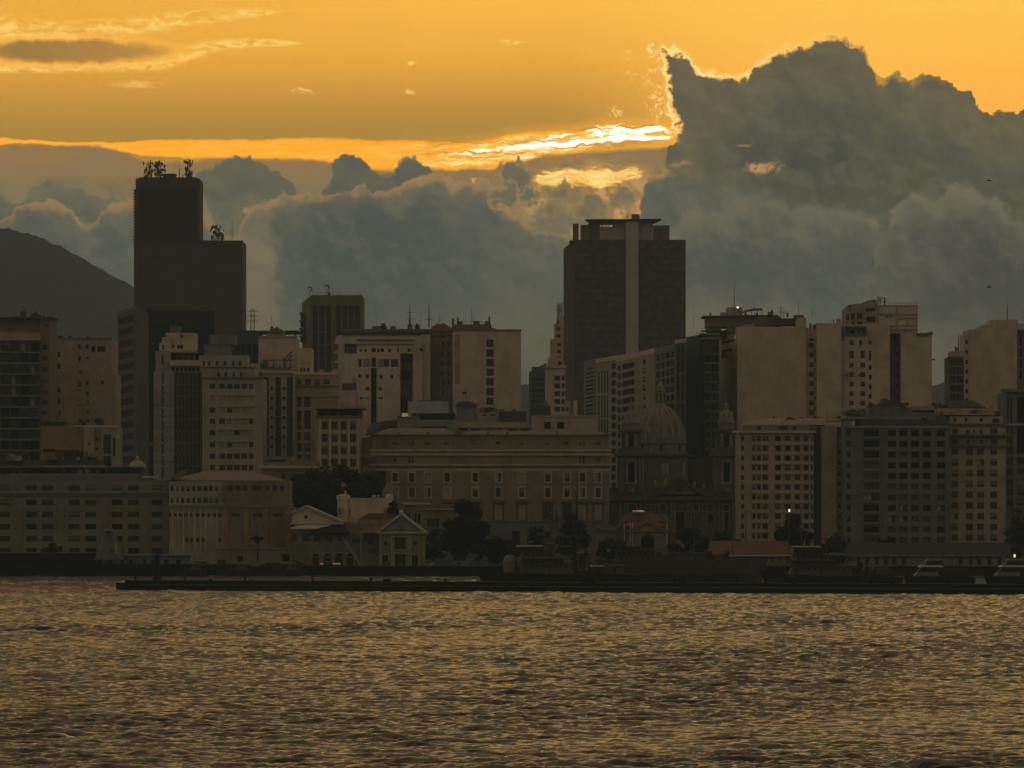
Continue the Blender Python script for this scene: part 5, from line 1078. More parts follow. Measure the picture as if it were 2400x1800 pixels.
    g.wall(2224.5, 2259, 836, None, D, 20, 'darkgrey', nm='wall', wins=grid([(2227, 2239), (2242, 2257)], 841, 20.5, 15.5, 6), kinds=['o', 'm', 'd'], rev=.5)
    for k in range(6): g.band(2226, 2258, 857.5 + k * 20.8, 859.8 + k * 20.8, D, .5, 'midgrey', 'floor_slab')
    g.wall(2230, 2259, 823, 836.2, D + 2, 14, 'tan', nm='penthouse'); g.prism([(2238, 823), (2240, 811), (2247, 820), (2248, 823)], D + 3, 3, 'brown', 'roof_stair'); g.mast(2246.5, 784, 822, D + 4, .3, 'mastblue')
    h = Bld('apartment_block', 2330, 1860, 'tall blank cream block at the right edge with one column of windows', 'apartment building'); D = 1860
    h.wall(2259.3, 2271.5, 782, None, D + 1, 18, 'cream', nm='window_bay', wins=grid([(2262, 2268.5)], 797, 23, 10, 7, 'dt'), rev=.4); h.wall(2271.7, 2384, 772, None, D, 28, 'cream', nm='wall', wins=[], top='roofdark'); h.prism([(2271.7, 773), (2298, 768), (2300, 762), (2318, 762), (2322, 750), (2384, 749), (2386, 758), (2430, 760), (2430, 773)], D + .8, 20, 'cream', 'stepped_roof'); h.wall(2384.2, 2440, 772, None, D + 4, 20, 'brown', nm='rear_wing', wins=grid([(2390, 2396)], 790, 26, 20, 4, 'o'))
    h.mast(2361, 708, 749, D + 4, .22, 'mastblue'); h.mast(2318, 724, 762, D + 4, .06, 'mastblue'); h.mast(2260, 772, 782, D + 4, .1); h.mast(2396, 728, 758, D + 4, .07, 'mastblue')
slab_street()

def church():
    D = 1580
    b = Bld('church', 1560, D, 'baroque church with twin bell towers, pediment and large dome, right of centre', 'church')
    def gable(pts, y0, dp, mat, nm): return b.prism(pts, y0, dp, mat, nm)
    # lower storey
    win = [(1472, 1491, 1182, 1201, 'd'), (1515, 1524, 1183, 1199, 'd'), (1548, 1561, 1182, 1197, 'm'), (1626, 1638, 1182, 1197, 'm'), (1660, 1672, 1182, 1198, 'd'), (1697, 1709, 1183, 1197, 'd'), (1584, 1605, 1200, 1262, 'o'), (1698, 1708, 1200, 1245, 'o'), (1476, 1487, 1205, 1245, 'o')]
    b.wall(1430, 1734, 1173, None, D, 30, 'churchstone', nm='facade', wins=win, rev=.6, surround=('churchtrim', .25))
    for x in (1452, 1463, 1500, 1510, 1533, 1542, 1572, 1579, 1611, 1618, 1645, 1652, 1684, 1692, 1718, 1727): b.box(x, x + 4, 1176, 1300, D - .7, 1, 'churchrender', 'pilaster')
    for cx, cy, rx in ((1551, 1215, 6), (1666, 1216, 7)):
        m = MB(); N = 18
        for (k, r0, mt, dd) in ((0, 1.0, 'void', -.02), (1, 1.25, 'churchrender', 0)):
            if k == 0: m.poly([(X(cx, D) + rx * D / F * math.cos(t * 2 * math.pi / N), D - .12, Z(cy, D) + 1.6 * rx * D / F * math.sin(t * 2 * math.pi / N)) for t in range(N)][::-1], 'void')
            else:
                for t in range(N):
                    a0, a1 = t * 2 * math.pi / N, (t + 1) * 2 * math.pi / N; q = rx * D / F
                    m.hexa([(X(cx, D) + q * s_ * math.cos(a), yy_, Z(cy, D) + 1.6 * q * s_ * math.sin(a)) for yy_ in (D - .3, D + .05) for a, s_ in ((a0, 1), (a1, 1), (a1, 1.25), (a0, 1.25))], 'churchrender')
        m.build('oval_window', b.e)
    b.band(1426, 1737, 1163, 1173, D, 1.3, 'churchstone', 'cornice', depth=1.5); b.band(1428, 1735, 1158.5, 1163, D - .1, .4, 'churchrender', 'entablature', depth=1.5)
    b.wall(1428, 1735, 1144, 1163, D + .4, 20, 'churchstone', nm='parapet_wall')
    # pediment
    x0, x1, xa, yb, ya = 1528, 1664, 1592.5, 1163, 1117
    gable([(x0 + 14, yb), (xa, ya + 8), (x1 - 14, yb)], D - .5, 1.2, 'churchrender', 'pediment')
    m = MB()
    for sg in (-1, 1):
        e_ = x0 - 2 if sg < 0 else x1 + 2; i_ = x0 + 12 if sg < 0 else x1 - 12
        m.prism([(X(e_, D), Z(yb, D)), (X(xa, D), Z(ya, D)), (X(xa, D), Z(ya + 9, D)), (X(i_, D), Z(yb, D))], D - 1.7, D + 1.0, 'churchstone')
    m.build('raking_cornice', b.e)
    m = MB(); N = 20; cx, cz, q = X(1593.5, D), Z(1145, D), D / F
    m.poly([(cx + 11 * q * math.cos(t * 2 * math.pi / N), D - .62, cz + 11 * q * math.sin(t * 2 * math.pi / N)) for t in range(N)][::-1], 'void')
    for t in range(N):
        a0, a1 = t * 2 * math.pi / N, (t + 1) * 2 * math.pi / N
        m.hexa([(cx + s_ * q * math.cos(a), yy_, cz + s_ * q * math.sin(a)) for yy_ in (D - .8, D - .4) for a, s_ in ((a0, 10.6), (a1, 10.6), (a1, 13), (a0, 13))], 'churchtrim')
    for t in range(6): a = t * math.pi / 3; m.hexa([(cx + math.cos(a) * r_ * q - math.sin(a) * w * q, yy_, cz + math.sin(a) * r_ * q + math.cos(a) * w * q) for yy_ in (D - .75, D - .64) for r_, w in ((2, -.6), (10.6, -.6), (10.6, .6), (2, .6))], 'churchtrim')
    m.build('rose_window', b.e)
    for x, y in ((1558, 1135), (1536, 1132), (1628, 1136), (1650, 1142), (1560, 1129)): b.tank(x, y - 8, y + 8, D - .5, 6, 'churchtrim', 'urn')
    # nave upper wall behind the pediment
    b.wall(1508, 1612, 1070, 1160, D + 9, 20, 'churchrender', nm='nave_wall', wins=[(1511, 1517, 1090, 1112, 'w'), (1551, 1569, 1083, 1113, 'w'), (1599, 1608, 1083, 1113, 'w'), (1535, 1540, 1126, 1138, 'w')]); b.band(1506, 1622, 1065, 1070, D + 9, 1, 'churchstone', 'cornice', depth=3); b.wall(1620, 1690, 1075, 1160, D + 14, 20, 'churchstone', nm='transept_wall', wins=[(1640, 1644, 1098, 1106, 'm'), (1670, 1674, 1080, 1088, 'w'), (1670, 1674, 1128, 1140, 'w')])
    b.prism([(1508, 1128), (1540, 1120), (1575, 1116), (1560, 1142), (1508, 1150)], D + 7, 3, 'churchrender', 'nave_roof')
    # dome
    cd = D + 24; cx = X(1549, cd); q = cd / F; cy = cd + 4
    def zz(y): return Z(y, cd)
    m = MB(); m.lathe(cx, cy, [(60 * q, zz(1160)), (60 * q, zz(1067)), (62 * q, zz(1066)), (62 * q, zz(1060)), (58 * q, zz(1059)), (58 * q, zz(1041)), (61 * q, zz(1040)), (61 * q, zz(1035))], 'churchrender', 32); m.build('drum', b.e)
    for k in range(-3, 4):
        a = k * .42; xx = cx + 58.2 * q * math.sin(a); yv = cy - 58.2 * q * math.cos(a)
        m = MB(); m.box(xx - 2.6 * q, xx + 2.6 * q, yv - .15, yv + 1.2, zz(1058), zz(1043), 'void' if k % 2 == 0 else 'churchtrim'); m.build('drum_window', b.e)
    prof = []; 
    for k in range(15):
        t = k / 14 * 1.38; prof.append((58 * q * math.cos(t) ** .92, zz(1035) + (85 * q) * math.sin(t) * .99))
    m = MB(); m.lathe(cx, cy, prof, 'dome_tile', 40); m.build('dome', b.e, smooth=True)
    m = MB()
    for k in range(16):
        a = 2 * math.pi * k / 16 + .1
        for (r0, z0), (r1, z1) in zip(prof, prof[1:]): m.tube((cx + r0 * math.cos(a), cy + r0 * math.sin(a), z0), (cx + r1 * math.cos(a), cy + r1 * math.sin(a), z1), .28, .28, 'churchtrim', 4)
    m.build('dome_ribs', b.e)['kind'] = 'stuff'
    for k in range(8):
        a = -math.pi / 2 + (k - 3.5) * .36; r = 53 * q; z = zz(1008); m = MB(); xx, yv = cx + r * math.cos(a), cy + r * math.sin(a)
        m.lathe(xx, yv, [(.45, z - 1.2), (.5, z), (.42, z + .8), (.05, z + 1.3)], 'churchtrim', 8); m.build('dormer', b.e)
    m = MB(); m.lathe(cx, cy, [(15 * q, zz(954)), (15 * q, zz(949)), (11.5 * q, zz(948)), (11.5 * q, zz(918)), (13.5 * q, zz(917)), (13.5 * q, zz(913)), (8 * q, zz(912)), (7.5 * q, zz(903)), (5 * q, zz(897)), (1 * q, zz(894.5)), (.4 * q, zz(886))], 'churchtrim', 16); m.build('lantern', b.e)
    for k in range(-1, 2):
        xx = cx + 11.6 * q * math.sin(k * .8); yv = cy - 11.6 * q * math.cos(k * .8); m = MB(); m.box(xx - 1.8 * q, xx + 1.8 * q, yv - .08, yv + .5, zz(944), zz(922), 'void'); m.build('lantern_opening', b.e)
    # two towers
    for tx, tw in ((1480, 1), (1703, -1)):
        Dt = D - 1.2
        b.wall(tx - 32, tx + 32, 1068, 1173.2, Dt, 12, 'churchstone', nm='tower_shaft', wins=[(tx - 8, tx + 8, 1084, 1130, 'o')], rev=1.0, surround=('churchtrim', .55), wname='arched_opening')
        m = MB(); N = 10; qd = Dt / F; ax, az = X(tx, Dt), Z(1084, Dt)
        for t in range(N):
            a0, a1 = t * math.pi / N, (t + 1) * math.pi / N; m.hexa([(ax + s_ * qd * math.cos(a), yy_, az + .7 * s_ * qd * math.sin(a) * 1.0) for yy_ in (Dt - .5, Dt + .1) for a, s_ in ((a0, 8), (a1, 8), (a1, 12), (a0, 12))], 'churchtrim')
        m.build('arch', b.e)
        for x in (-29, -23, 18, 25): b.box(tx + x, tx + x + 4, 1073, 1160, Dt - .6, .9, 'churchrender', 'pilaster')
        b.band(tx - 34, tx + 34, 1062, 1068.5, Dt, 1.1, 'churchstone', 'cornice', depth=13)
        b.wall(tx - 30, tx + 28, 1050, 1062.5, Dt + 1, 10, 'churchstone', nm='tower_base')
        b.wall(tx - 23, tx + 21, 1012, 1050.2, Dt + 1.5, 8, 'churchstone', nm='belfry', wins=[(tx - 5, tx + 4, 1018, 1046, 'o')], rev=.9)
        for x in (-12, -16, 8, 12): b.box(tx + x, tx + x + 3, 1016, 1048, Dt + .9, .9, 'churchtrim' if x in (-12, 8) else 'churchrender', 'column')
        b.band(tx - 25, tx + 23, 1007.5, 1012, Dt + 1, .9, 'churchstone', 'cornice', depth=9)
        c2 = Dt + 5.5; q2 = c2 / F; ccx = X(tx - 1, c2); z2 = lambda y: Z(y, c2)
        m = MB(); m.lathe(ccx, c2, [(19 * q2, z2(1007)), (19 * q2, z2(994)), (21 * q2, z2(993)), (20 * q2, z2(988)), (15 * q2, z2(980)), (15 * q2, z2(972)), (11 * q2, z2(966)), (6 * q2, z2(960)), (5.5 * q2, z2(952)), (6.5 * q2, z2(950)), (3 * q2, z2(944)), (1.2 * q2, z2(938)), (.8 * q2, z2(930)), (2.2 * q2, z2(928)), (.3 * q2, z2(921))], 'churchrender', 12); m.build('cupola', b.e, smooth=False)
        for k in range(5):
            a = math.pi + (k + .0) * math.pi / 4; m = MB(); m.lathe(ccx + 13 * q2 * math.cos(a), c2 + 13 * q2 * math.sin(a), [(.5, z2(984)), (.55, z2(974)), (.35, z2(969)), (.05, z2(963))], 'churchtrim', 6); m.build('finial', b.e)
        m = MB(); N = 14; cz = Z(1146, Dt); cxx = X(tx + 1, Dt); qd = Dt / F
        m.poly([(cxx + 7 * qd * math.cos(t * 2 * math.pi / N), Dt - .95, cz + 7 * qd * math.sin(t * 2 * math.pi / N)) for t in range(N)][::-1], 'churchtrim' if tw > 0 else 'churchrender')
        for t in range(N): a0, a1 = t * 2 * math.pi / N, (t + 1) * 2 * math.pi / N; m.hexa([(cxx + s_ * qd * math.cos(a), yy_, cz + s_ * qd * math.sin(a)) for yy_ in (Dt - 1.2, Dt + .1) for a, s_ in ((a0, 7), (a1, 7), (a1, 9.5), (a0, 9.5))], 'churchstone')
        if tw > 0: m.box(cxx - .08, cxx + .08, Dt - 1.05, Dt - .97, cz, cz + .75, 'void').box(cxx - .5, cxx, Dt - 1.05, Dt - .97, cz - .08, cz + .08, 'void')
        m.build('clock' if tw > 0 else 'roundel', b.e)
    b.prism([(1428, 1178), (1446, 1160), (1446, 1300), (1428, 1300)], D + 2, 12, 'churchrender', 'side_aisle')
church()

def right_front():
    b = Bld('office_building', 1840, 1440, 'cream office block with eleven rows of small square windows, right of the church', 'office building'); D = 1440
    rows_ = 11
    w = grid([(1737, 1744)], 1022, 22.8, 12, rows_, 'd') + grid([(1763, 1771), (1774, 1783), (1787, 1800)], 1022, 22.8, 12, rows_) + grid([(1817, 1830), (1839, 1853), (1862.5, 1875), (1883.5, 1895), (1901, 1905.5)], 1022, 22.8, 12, rows_)
    b.wall(1733, 1907, 1014, None, D, 26, 'tan', nm='wall', wins=w, kinds=['d', 'dx', 'dt', 'o', 'mb'], rev=.45, sill=.15)
    b.band(1722, 1908, 1009.5, 1014.5, D, 1.0, 'stone_trim', 'cornice', depth=3); b.wall(1748, 1907, 996, 1010, D + 3, 20, 'brown', nm='top_storey', wins=[(1774, 1784, 999, 1008), (1826, 1846, 999, 1008), (1856, 1867, 999, 1008), (1899, 1904, 998, 1008)], kinds=['d', 'o']); b.band(1750, 1934, 984, 996, D + 5, .6, 'cream', 'roof_slab', depth=18); b.band(1795, 1975, 981, 987, D + 14, .5, 'cream', 'roof_slab', depth=10)
    b.prism([(1842, 984), (1848, 976), (1855, 978), (1866, 984)], D + 8, 5, 'darkgrey', 'roof_hatch'); b.rooftop(1800, 1970, 982, D + 15, 8, 6, 91, hmax=1)
    for x in (1758, 1803): b.box(x - 14 if x == 1758 else x, x + 2 if x == 1758 else x + 12, 1015, 1290, D - .3, .5, 'tan', 'pilaster')
    for k in range(rows_): b.band(1762, 1801, 1037 + k * 22.8, 1042 + k * 22.8, D, .22, 'stone_trim', 'spandrel'); b.band(1815, 1906, 1037 + k * 22.8, 1042 + k * 22.8, D, .22, 'stone_trim', 'spandrel')
    b.wall(1907.2, 1925, 1003, None, D + 4, 14, 'darkgrey', nm='recess_wall'); b.wall(1925.2, 1961, 998, None, D + 1, 20, 'tan', nm='blank_wall'); b.wall(1961.2, 1979, 1022, None, D + 2, 18, 'tan', nm='balcony_bay', wins=grid([(1964, 1977)], 1053, 25.3, 12, 9, 'm'), rev=.5)
    for k in range(9): b.band(1963, 1978, 1067 + k * 25.3, 1069 + k * 25.3, D + 2, .7, 'stone_trim', 'balcony')
    b.band(1956, 1979, 1021, 1025, D + 2, .9, 'brown', 'eaves', depth=4); b.box(1964, 1976, 1000, 1022, D + 6, 6, 'frame_mid', 'water_tank')
    b = Bld('office_building', 2100, 1425, 'dark grey block with large square openings and a column of wide loggias', 'apartment building'); D = 1425
    c5 = [(2081, 2099.5), (2108, 2126.5), (2136, 2153.5), (2163.5, 2181.5), (2196, 2214.5)]
    R_ = random.Random(9); w = []
    solid = {(2, 1), (5, 0), (5, 1), (5, 2), (5, 3), (6, 1), (6, 2), (6, 3), (8, 2), (8, 3), (8, 4), (9, 0), (9, 1), (9, 2), (9, 3), (10, 0), (10, 1), (10, 2), (10, 3)}
    for j in range(11):
        y = 1008 + j * 25.1
        for i, c in enumerate(c5): w.append((c[0], c[1], y, y + 14.5, R_.choice(['s', 'sx']) if (j, i) in solid else ('o' if j < 5 or (j, i) == (9, 4) else R_.choice(['d', 'dl', 'dx', 'o']))))
        w.append((2024, 2061, y - 1, y + 15, 'o' if j in (0, 1, 2, 7, 8, 9) else ('dxl' if j == 6 else 'sx')))
        w.append((1983, 1994.5, y, y + 14, 'm'))
    b.wall(1979.5, 2226, 1000, None, D, 28, 'grey', nm='wall', wins=w, rev=.7)
    for j in range(12): b.band(2022, 2062, 1024.5 + j * 25.1 - 25, 1027 + j * 25.1 - 25, D, .5, 'midgrey', 'balcony')
    for x in (2010, 2066, 2072, 2102, 2129, 2157, 2187, 2220): b.box(x, x + 1.6, 1003, 1290, D - .25, .4, 'midgrey', 'fin')
    b.band(1979, 2226, 998, 1003, D, .35, 'midgrey', 'cornice'); b.wall(2015, 2225, 984, 1000.2, D + 2, 20, 'darkgrey', nm='attic'); b.band(1980, 2155, 978, 983, D + 3, 1.0, 'midgrey', 'eaves', depth=18)
    b.wall(1979.6, 1997, 986, 1001, D + 1, 10, 'midgrey', nm='corner_turret'); b.prism([(2036, 979), (2036, 952), (2060, 946), (2110, 948), (2138, 958), (2142, 979)], D + 12, 14, 'grey', 'roof'); b.prism([(2060, 948), (2066, 936), (2078, 934), (2090, 942), (2092, 949)], D + 11, 5, 'darkgrey', 'roof_stair'); b.prism([(2035, 951), (2040, 941), (2050, 949)], D + 11, 5, 'darkgrey', 'roof_stair'); b.rooftop(1984, 2034, 972, D + 6, 8, 9, 95, hmax=1.5); b.box(2110, 2130, 944, 950, D + 10, 3, 'darkgrey', 'plant_room'); b.wall(1984, 2036, 956, 980, D + 10, 12, 'tan', nm='rear_house', wins=[(2016, 2027, 960, 970, 'm'), (1995, 2006, 960, 966, 'm')]); b.rooftop(2138, 2224, 984, D + 3, 9, 6, 96, hmax=1.3)
    b = Bld('apartment_block', 2285, 1435, 'tan apartment block with balcony ledges near its top, lower right', 'apartment building'); D = 1435
    ck = ['mt', 'mb', 'mh', 'd', 'dl', 'mxt', 'mx']
    w = grid([(2229.5, 2245), (2264, 2280), (2290, 2306.5), (2321, 2337)], 1051, 25.2, 15.5, 10)
    b.wall(2226.3, 2357, 1046, None, D, 26, 'tan', nm='wall', wins=w, kinds=ck, rev=.35)
    for j, y in enumerate((1004, 1028)): b.wall(2226.5, 2358, y, y + (24.2 if j else 24.1), D + 3 - j * .8, 20, 'tan', nm='upper_storey', wins=[(2231, 2245, y + 1, y + 14), (2264, 2273, y + 4, y + 14), (2281, 2285, y + 3, y + 13), (2296, 2304, y + 3, y + 13), (2321, 2338, y, y + 15)], kinds=['m', 'd', 'mt'])
    b.band(2224, 2364, 1016.5, 1021, D + .5, 1.2, 'brown', 'balcony', depth=3); b.band(2224, 2364, 1042, 1046, D, 1.2, 'brown', 'balcony', depth=3); b.wall(2226.5, 2352, 976, 1004.1, D + 5, 18, 'tan', nm='upper_storey', wins=[(2234.5, 2241, 980, 988, 'o'), (2261, 2267, 980, 988, 'o'), (2297, 2303.5, 980, 988, 'o'), (2326, 2342, 981, 991, 'd')]); b.band(2220, 2356, 992.5, 995, D + 4.5, .8, 'brown', 'ledge'); b.band(2215, 2330, 969, 973, D + 7, .6, 'tan', 'eaves', depth=12); b.rooftop(2205, 2345, 976, D + 7, 8, 12, 98, hmax=2, mats=('brown', 'tan', 'darkgrey'))
    b.wall(2190, 2320, 957, 977, D + 14, 12, 'tan', nm='penthouse', wins=[(2139 + 2, 2148, 961, 967, 'o')]); b.wall(2138, 2190, 952, 984, D + 16, 10, 'tan', nm='penthouse', wins=[(2139, 2147, 961, 967, 'o')]); b.hip(2212, 2306, 955, 937, 2245, 2285, D + 22, 14, 'roofdark'); b.mast(2222, 935, 957, D + 14, .12); b.rooftop(2186, 2216, 956, D + 15, 6, 6, 99, hmax=1.6)
    b = Bld('office_building', 2400, 1450, 'grey corner building with tall dark bays and a cornice at the right edge', 'office building'); D = 1455
    w = grid([(2361, 2364), (2368, 2371), (2384, 2410), (2416, 2440)], 931, 73, 60, 1, 'o') + grid([(2361, 2364), (2368, 2371), (2384, 2410), (2416, 2440)], 1003, 73, 60, 1, 'o') + grid([(2360, 2373), (2384, 2410), (2416, 2440)], 1075, 24, 14, 5)
    b.wall(2357.6, 2470, 918, None, D, 26, 'grey', nm='wall', wins=w, rev=.6); b.band(2355, 2470, 911, 918.5, D, 1.4, 'midgrey', 'cornice', depth=4); b.band(2357, 2470, 993, 998, D, .7, 'tan', 'ledge'); b.band(2357, 2470, 1066, 1071, D, .5, 'midgrey', 'ledge')
    for x in (2375, 2411): b.box(x, x + 6, 924, 1290, D - .4, .6, 'midgrey', 'pilaster')
right_front()

# ------------------------------------------------------------------ front row along the waterfront
def front_row():
    D = 1405
    b = Bld('office_building', 180, D, 'long low building with paired wide windows and six rows, far left waterfront', 'office building')
    cs = [(-14, 24), (61, 86), (99, 125), (161, 187), (200, 226), (262, 288), (300, 326), (355.5, 381)]
    b.wall(-120, 396, 1163, None, D, 26, 'frontpale', nm='wall', wins=grid(cs, 1171, 28.4, 13, 5), kinds=['d', 'o', 'dt', 'd', 'o', 'dx', 'db'], rev=.5)
    b.wall(-120, 396, 1126, 1153, D + .6, 24, 'frontpale', nm='top_storey', wins=grid(cs, 1138, 28, 12, 1), kinds=['d', 'dx', 'mb'], rev=.4); b.band(-120, 397, 1152.5, 1156.5, D, .8, 'midgrey', 'cornice', depth=2); b.band(-120, 396.5, 1156.7, 1163.2, D, .35, 'grey', 'frieze', depth=2)
    for x0, x1 in ((24.5, 60), (126, 160), (226.5, 261), (327, 354)): b.band(x0 + 8, x1 - 8, 1166, 1292, D, .22, 'frontpale', 'pier')
    for c0, c1 in ((87, 98), (188, 199), (289, 299)):
        for k in range(5): b.band(c0, c1, 1171 + k * 28.4, 1184 + k * 28.4, D, .15, 'pinkstone', 'panel')
    # roof colonnade
    b.wall(-120, 330, 1094, 1110, D + 12, 12, 'darkgrey', nm='roof_gallery', wins=grid(cols(4, 40, 44.5, 7), 1102.5, 20, 7.5, 1, 'o'), rev=1.2, top='roofdark'); b.band(-120, 332, 1093, 1096, D + 11, 1.2, 'grey', 'roof_slab', depth=10)
    b.band(22, 320, 1110, 1112.2, D + 6, .6, 'midgrey', 'railing_slab', depth=1); b.wall(-120, 340, 1112, 1127, D + 5, 18, 'grey', nm='setback'); b.box(101, 246, 1091.6, 1093.4, D + 11, 2, 'cream', 'pipe'); b.rooftop(0, 300, 1110, D + 8, 6, 10, 111, hmax=1.6)
    m = MB(); D2 = D + 14; q = D2 / F; m.lathe(X(322, D2), D2, [(21 * q, Z(1098, D2)), (21 * q, Z(1094, D2)), (18 * q, Z(1087, D2)), (12 * q, Z(1082, D2)), (6 * q, Z(1079, D2)), (5 * q, Z(1074, D2)), (2.5 * q, Z(1071, D2)), (.8 * q, Z(1066, D2))], 'palegrey', 18); m.build('cupola', b.e, smooth=False)
    b.box(334, 368, 1116, 1120, D + 4, 6, 'cream_pale', 'awning')
    b = Bld('building', 470, 1398, 'pale hip roofed building with narrow pilasters and two window rows', 'office building'); D = 1398
    b.wall(396.3, 523, 1128, None, D, 24, 'palegrey', nm='pilaster_wing', wins=grid([(400, 406), (413, 418.5), (424, 432), (437, 445), (451, 458), (463, 472), (476, 487), (490, 498), (504, 511)], 1139, 28, 12, 2) + grid([(396.5, 401), (407, 414), (419, 426), (432, 440), (443, 450), (459, 467), (472, 479), (486, 493), (499, 507), (511, 518)], 1203, 20, 8, 1, 'd') + grid([(434, 441), (445, 452), (459, 467), (472, 479), (511, 518)], 1261, 20, 9, 1, 'd'), kinds=['d', 'd', 'mb', 'mt'], rev=.35)
    for k in range(10): b.box(403 + k * 13.1, 405 + k * 13.1, 1195, 1288, D - .3, .5, 'cream_pale', 'pilaster')
    for x in (416, 442, 468, 495): b.box(x, x + 1.0, 1228, 1286, D - .36, .3, 'grey', 'groove')
    b.band(395, 523, 1183, 1188, D, .8, 'midgrey', 'cornice'); b.band(395, 523, 1188.3, 1191.5, D, .3, 'cream_pale', 'fascia')
    b.wall(523.2, 676, 1126, 1182, D - 2, 26, 'dulltan', nm='upper_block', wins=[(534, 544, 1138, 1150), (552, 564, 1138, 1150), (569, 580, 1138, 1150), (590, 611.5, 1138, 1150), (622, 631.5, 1138, 1150), (638, 649, 1138, 1150), (656, 665.5, 1138, 1150)], kinds=['d'], rev=.4); b.band(520, 684, 1180, 1184, D - 2, .9, 'midgrey', 'cornice', depth=3); b.band(521, 684, 1184.3, 1188.5, D - 2, .4, 'stone_trim', 'fascia')
    b.wall(523.2, 684, 1188, None, D - 2, 26, 'dulltan', nm='blank_wall', wins=[(541, 562, 1203, 1212, 'mx'), (591.5, 614, 1203, 1212, 'dx'), (641, 664, 1203, 1212, 'dx'), (601, 605, 1230, 1236, 'd')], rev=.3)
    for x in (524, 573, 618, 672): b.band(x, x + 9, 1190, 1285, D - 2, .25, 'ochre', 'pilaster')
    b.hip(396, 662, 1126, 1104, 470, 590, D + 1, 24, 'tile_pale'); b.prism([(396, 1122), (420, 1105), (440, 1101), (420, 1122)], D - 1, 3, 'grey', 'dormer')
    w_ = Bld('garden_wall', 600, 1380, 'low pale wall in front of the hip roofed building', 'wall'); D = 1380; w_.wall(506, 684, 1286, None, D, 2, 'frontpale', nm='wall', wins=[(556, 570, 1304, 1316, 'o'), (660, 680, 1298, 1316, 'o')]); w_.band(504, 685, 1284, 1287.5, D, .3, 'midgrey', 'coping')
    # small gable hall with arcade
    b = Bld('market_hall', 740, 1385, 'low hall with triangular gable, pale awning and arched arcade, left of the turreted house', 'hall'); D = 1385
    b.prism([(684, 1226), (684, 1198), (717, 1187), (795, 1222), (795, 1226)], D + 3, 24, 'cream', 'gable'); m = MB(); m.lathe(0, 0, [(0, 0), (1, 0)], 'void', 3)
    for pts in (((682, 1199), (717, 1184.5), (717, 1188.5), (682, 1203)), ((717, 1184.5), (802, 1221), (802, 1226), (717, 1188.5))): b.prism(pts, D + 2, 26, 'stone_trim', 'raking_cornice')
    m = MB(); cx, cz, q = X(716, D), Z(1212, D), D / F; m.poly([(cx + 4 * q * math.cos(t * .45), D + 2.9, cz + 4 * q * math.sin(t * .45)) for t in range(14)][::-1], 'void'); m.build('oculus', b.e)
    b.band(684, 800, 1225, 1229, D + 2.6, .8, 'stone_trim', 'cornice')
    m = MB(); m.hexa([(X(682, D), D - 3.5, Z(1240, D)), (X(742, D), D - 3.5, Z(1240, D)), (X(776, D), D + 2, Z(1231, D)), (X(706, D), D + 2, Z(1231, D)), (X(682, D), D - 3.5, Z(1236, D)), (X(742, D), D - 3.5, Z(1238, D)), (X(776, D), D + 2, Z(1230, D)), (X(706, D), D + 2, Z(1230, D))], 'awning'); m.build('awning', b.e)
    arch = [(732, 748), (759, 776), (785, 803), (812, 828)]
    b.wall(684.2, 850, 1272, None, D, 20, 'frontpale', nm='arcade_wall', wins=[(a, c, 1306, 1331, 'd') for a, c in arch], rev=.6, wname='door')
    for a, c in arch:
        m = MB(); N = 10; cx = X((a + c) / 2, D); r = (c - a) / 2 * D / F; z = Z(1304, D)
        m.poly([(cx + r * math.cos(t * math.pi / N), D - .03, z + r * .95 * math.sin(t * math.pi / N)) for t in range(N, -1, -1)][::-1], 'void')
        for t in range(N): a0, a1 = t * math.pi / N, (t + 1) * math.pi / N; m.hexa([(cx + s_ * r * math.cos(x), y_, z + .95 * s_ * r * math.sin(x)) for y_ in (D - .15, D + .05) for x, s_ in ((a0, 1), (a1, 1), (a1, 1.15), (a0, 1.15))], 'stone_trim')
        m.build('fanlight', b.e)
    for x0, x1 in ((750, 758), (768, 777), (780, 798)): b.box(x0, x1, 1319.5, 1323, D - .4, .3, 'lamp_win', 'lit_sign')
    b.wall(684.2, 820, 1242, 1272.2, D + 1, 16, 'midgrey', nm='upper_gallery', wins=[(685, 696, 1252, 1269), (709, 725, 1251, 1269), (736, 750, 1252, 1270), (764, 780, 1252, 1270), (794, 812, 1254, 1269)], kinds=['d', 'dx', 'mt'], rev=.5)
    m = MB(); m.prism([(X(a, D), Z(c, D)) for a, c in ((728, 1250), (742, 1243), (760, 1237), (780, 1234), (800, 1237), (816, 1243), (824, 1249))], D - 2.5, D + 3, 'roofdark'); m.build('arched_roof', b.e)
    for x in (718, 851): b.box(x, x + 1.6, 1276, 1332, D - .3, .3, 'grey', 'downpipe')
    # turreted house
    b = Bld('turreted_house', 855, 1415, 'castle like pale house with two small corner turrets above tiled roofs', 'house'); D = 1415
    b.wall(819, 916, 1167, None, D, 20, 'cream', nm='wall', wins=[(817.5 + 1.5, 821.5, 1194, 1204, 'o'), (901.5, 905, 1194, 1204, 'o')], rev=.3); m = MB()
    for x0, x1, y in ((790, 819, 1164), (903, 920, 1165)):
        cx = X((x0 + x1) / 2, D); r = (x1 - x0) / 2 * D / F; m = MB(); m.lathe(cx, D + r * .6, [(r, Z(1224, D)), (r, Z(1172, D)), (r * 1.12, Z(1171, D)), (r * 1.12, Z(1161, D)), (r, Z(1160.5, D)), (.3, Z(1158, D))], 'cream_pale', 12); m.build('turret', b.e)
    for x in (792, 797, 803): b.box(x, x + 2, 1190, 1206, D - 1.0, .6, 'grey', 'slit_window')
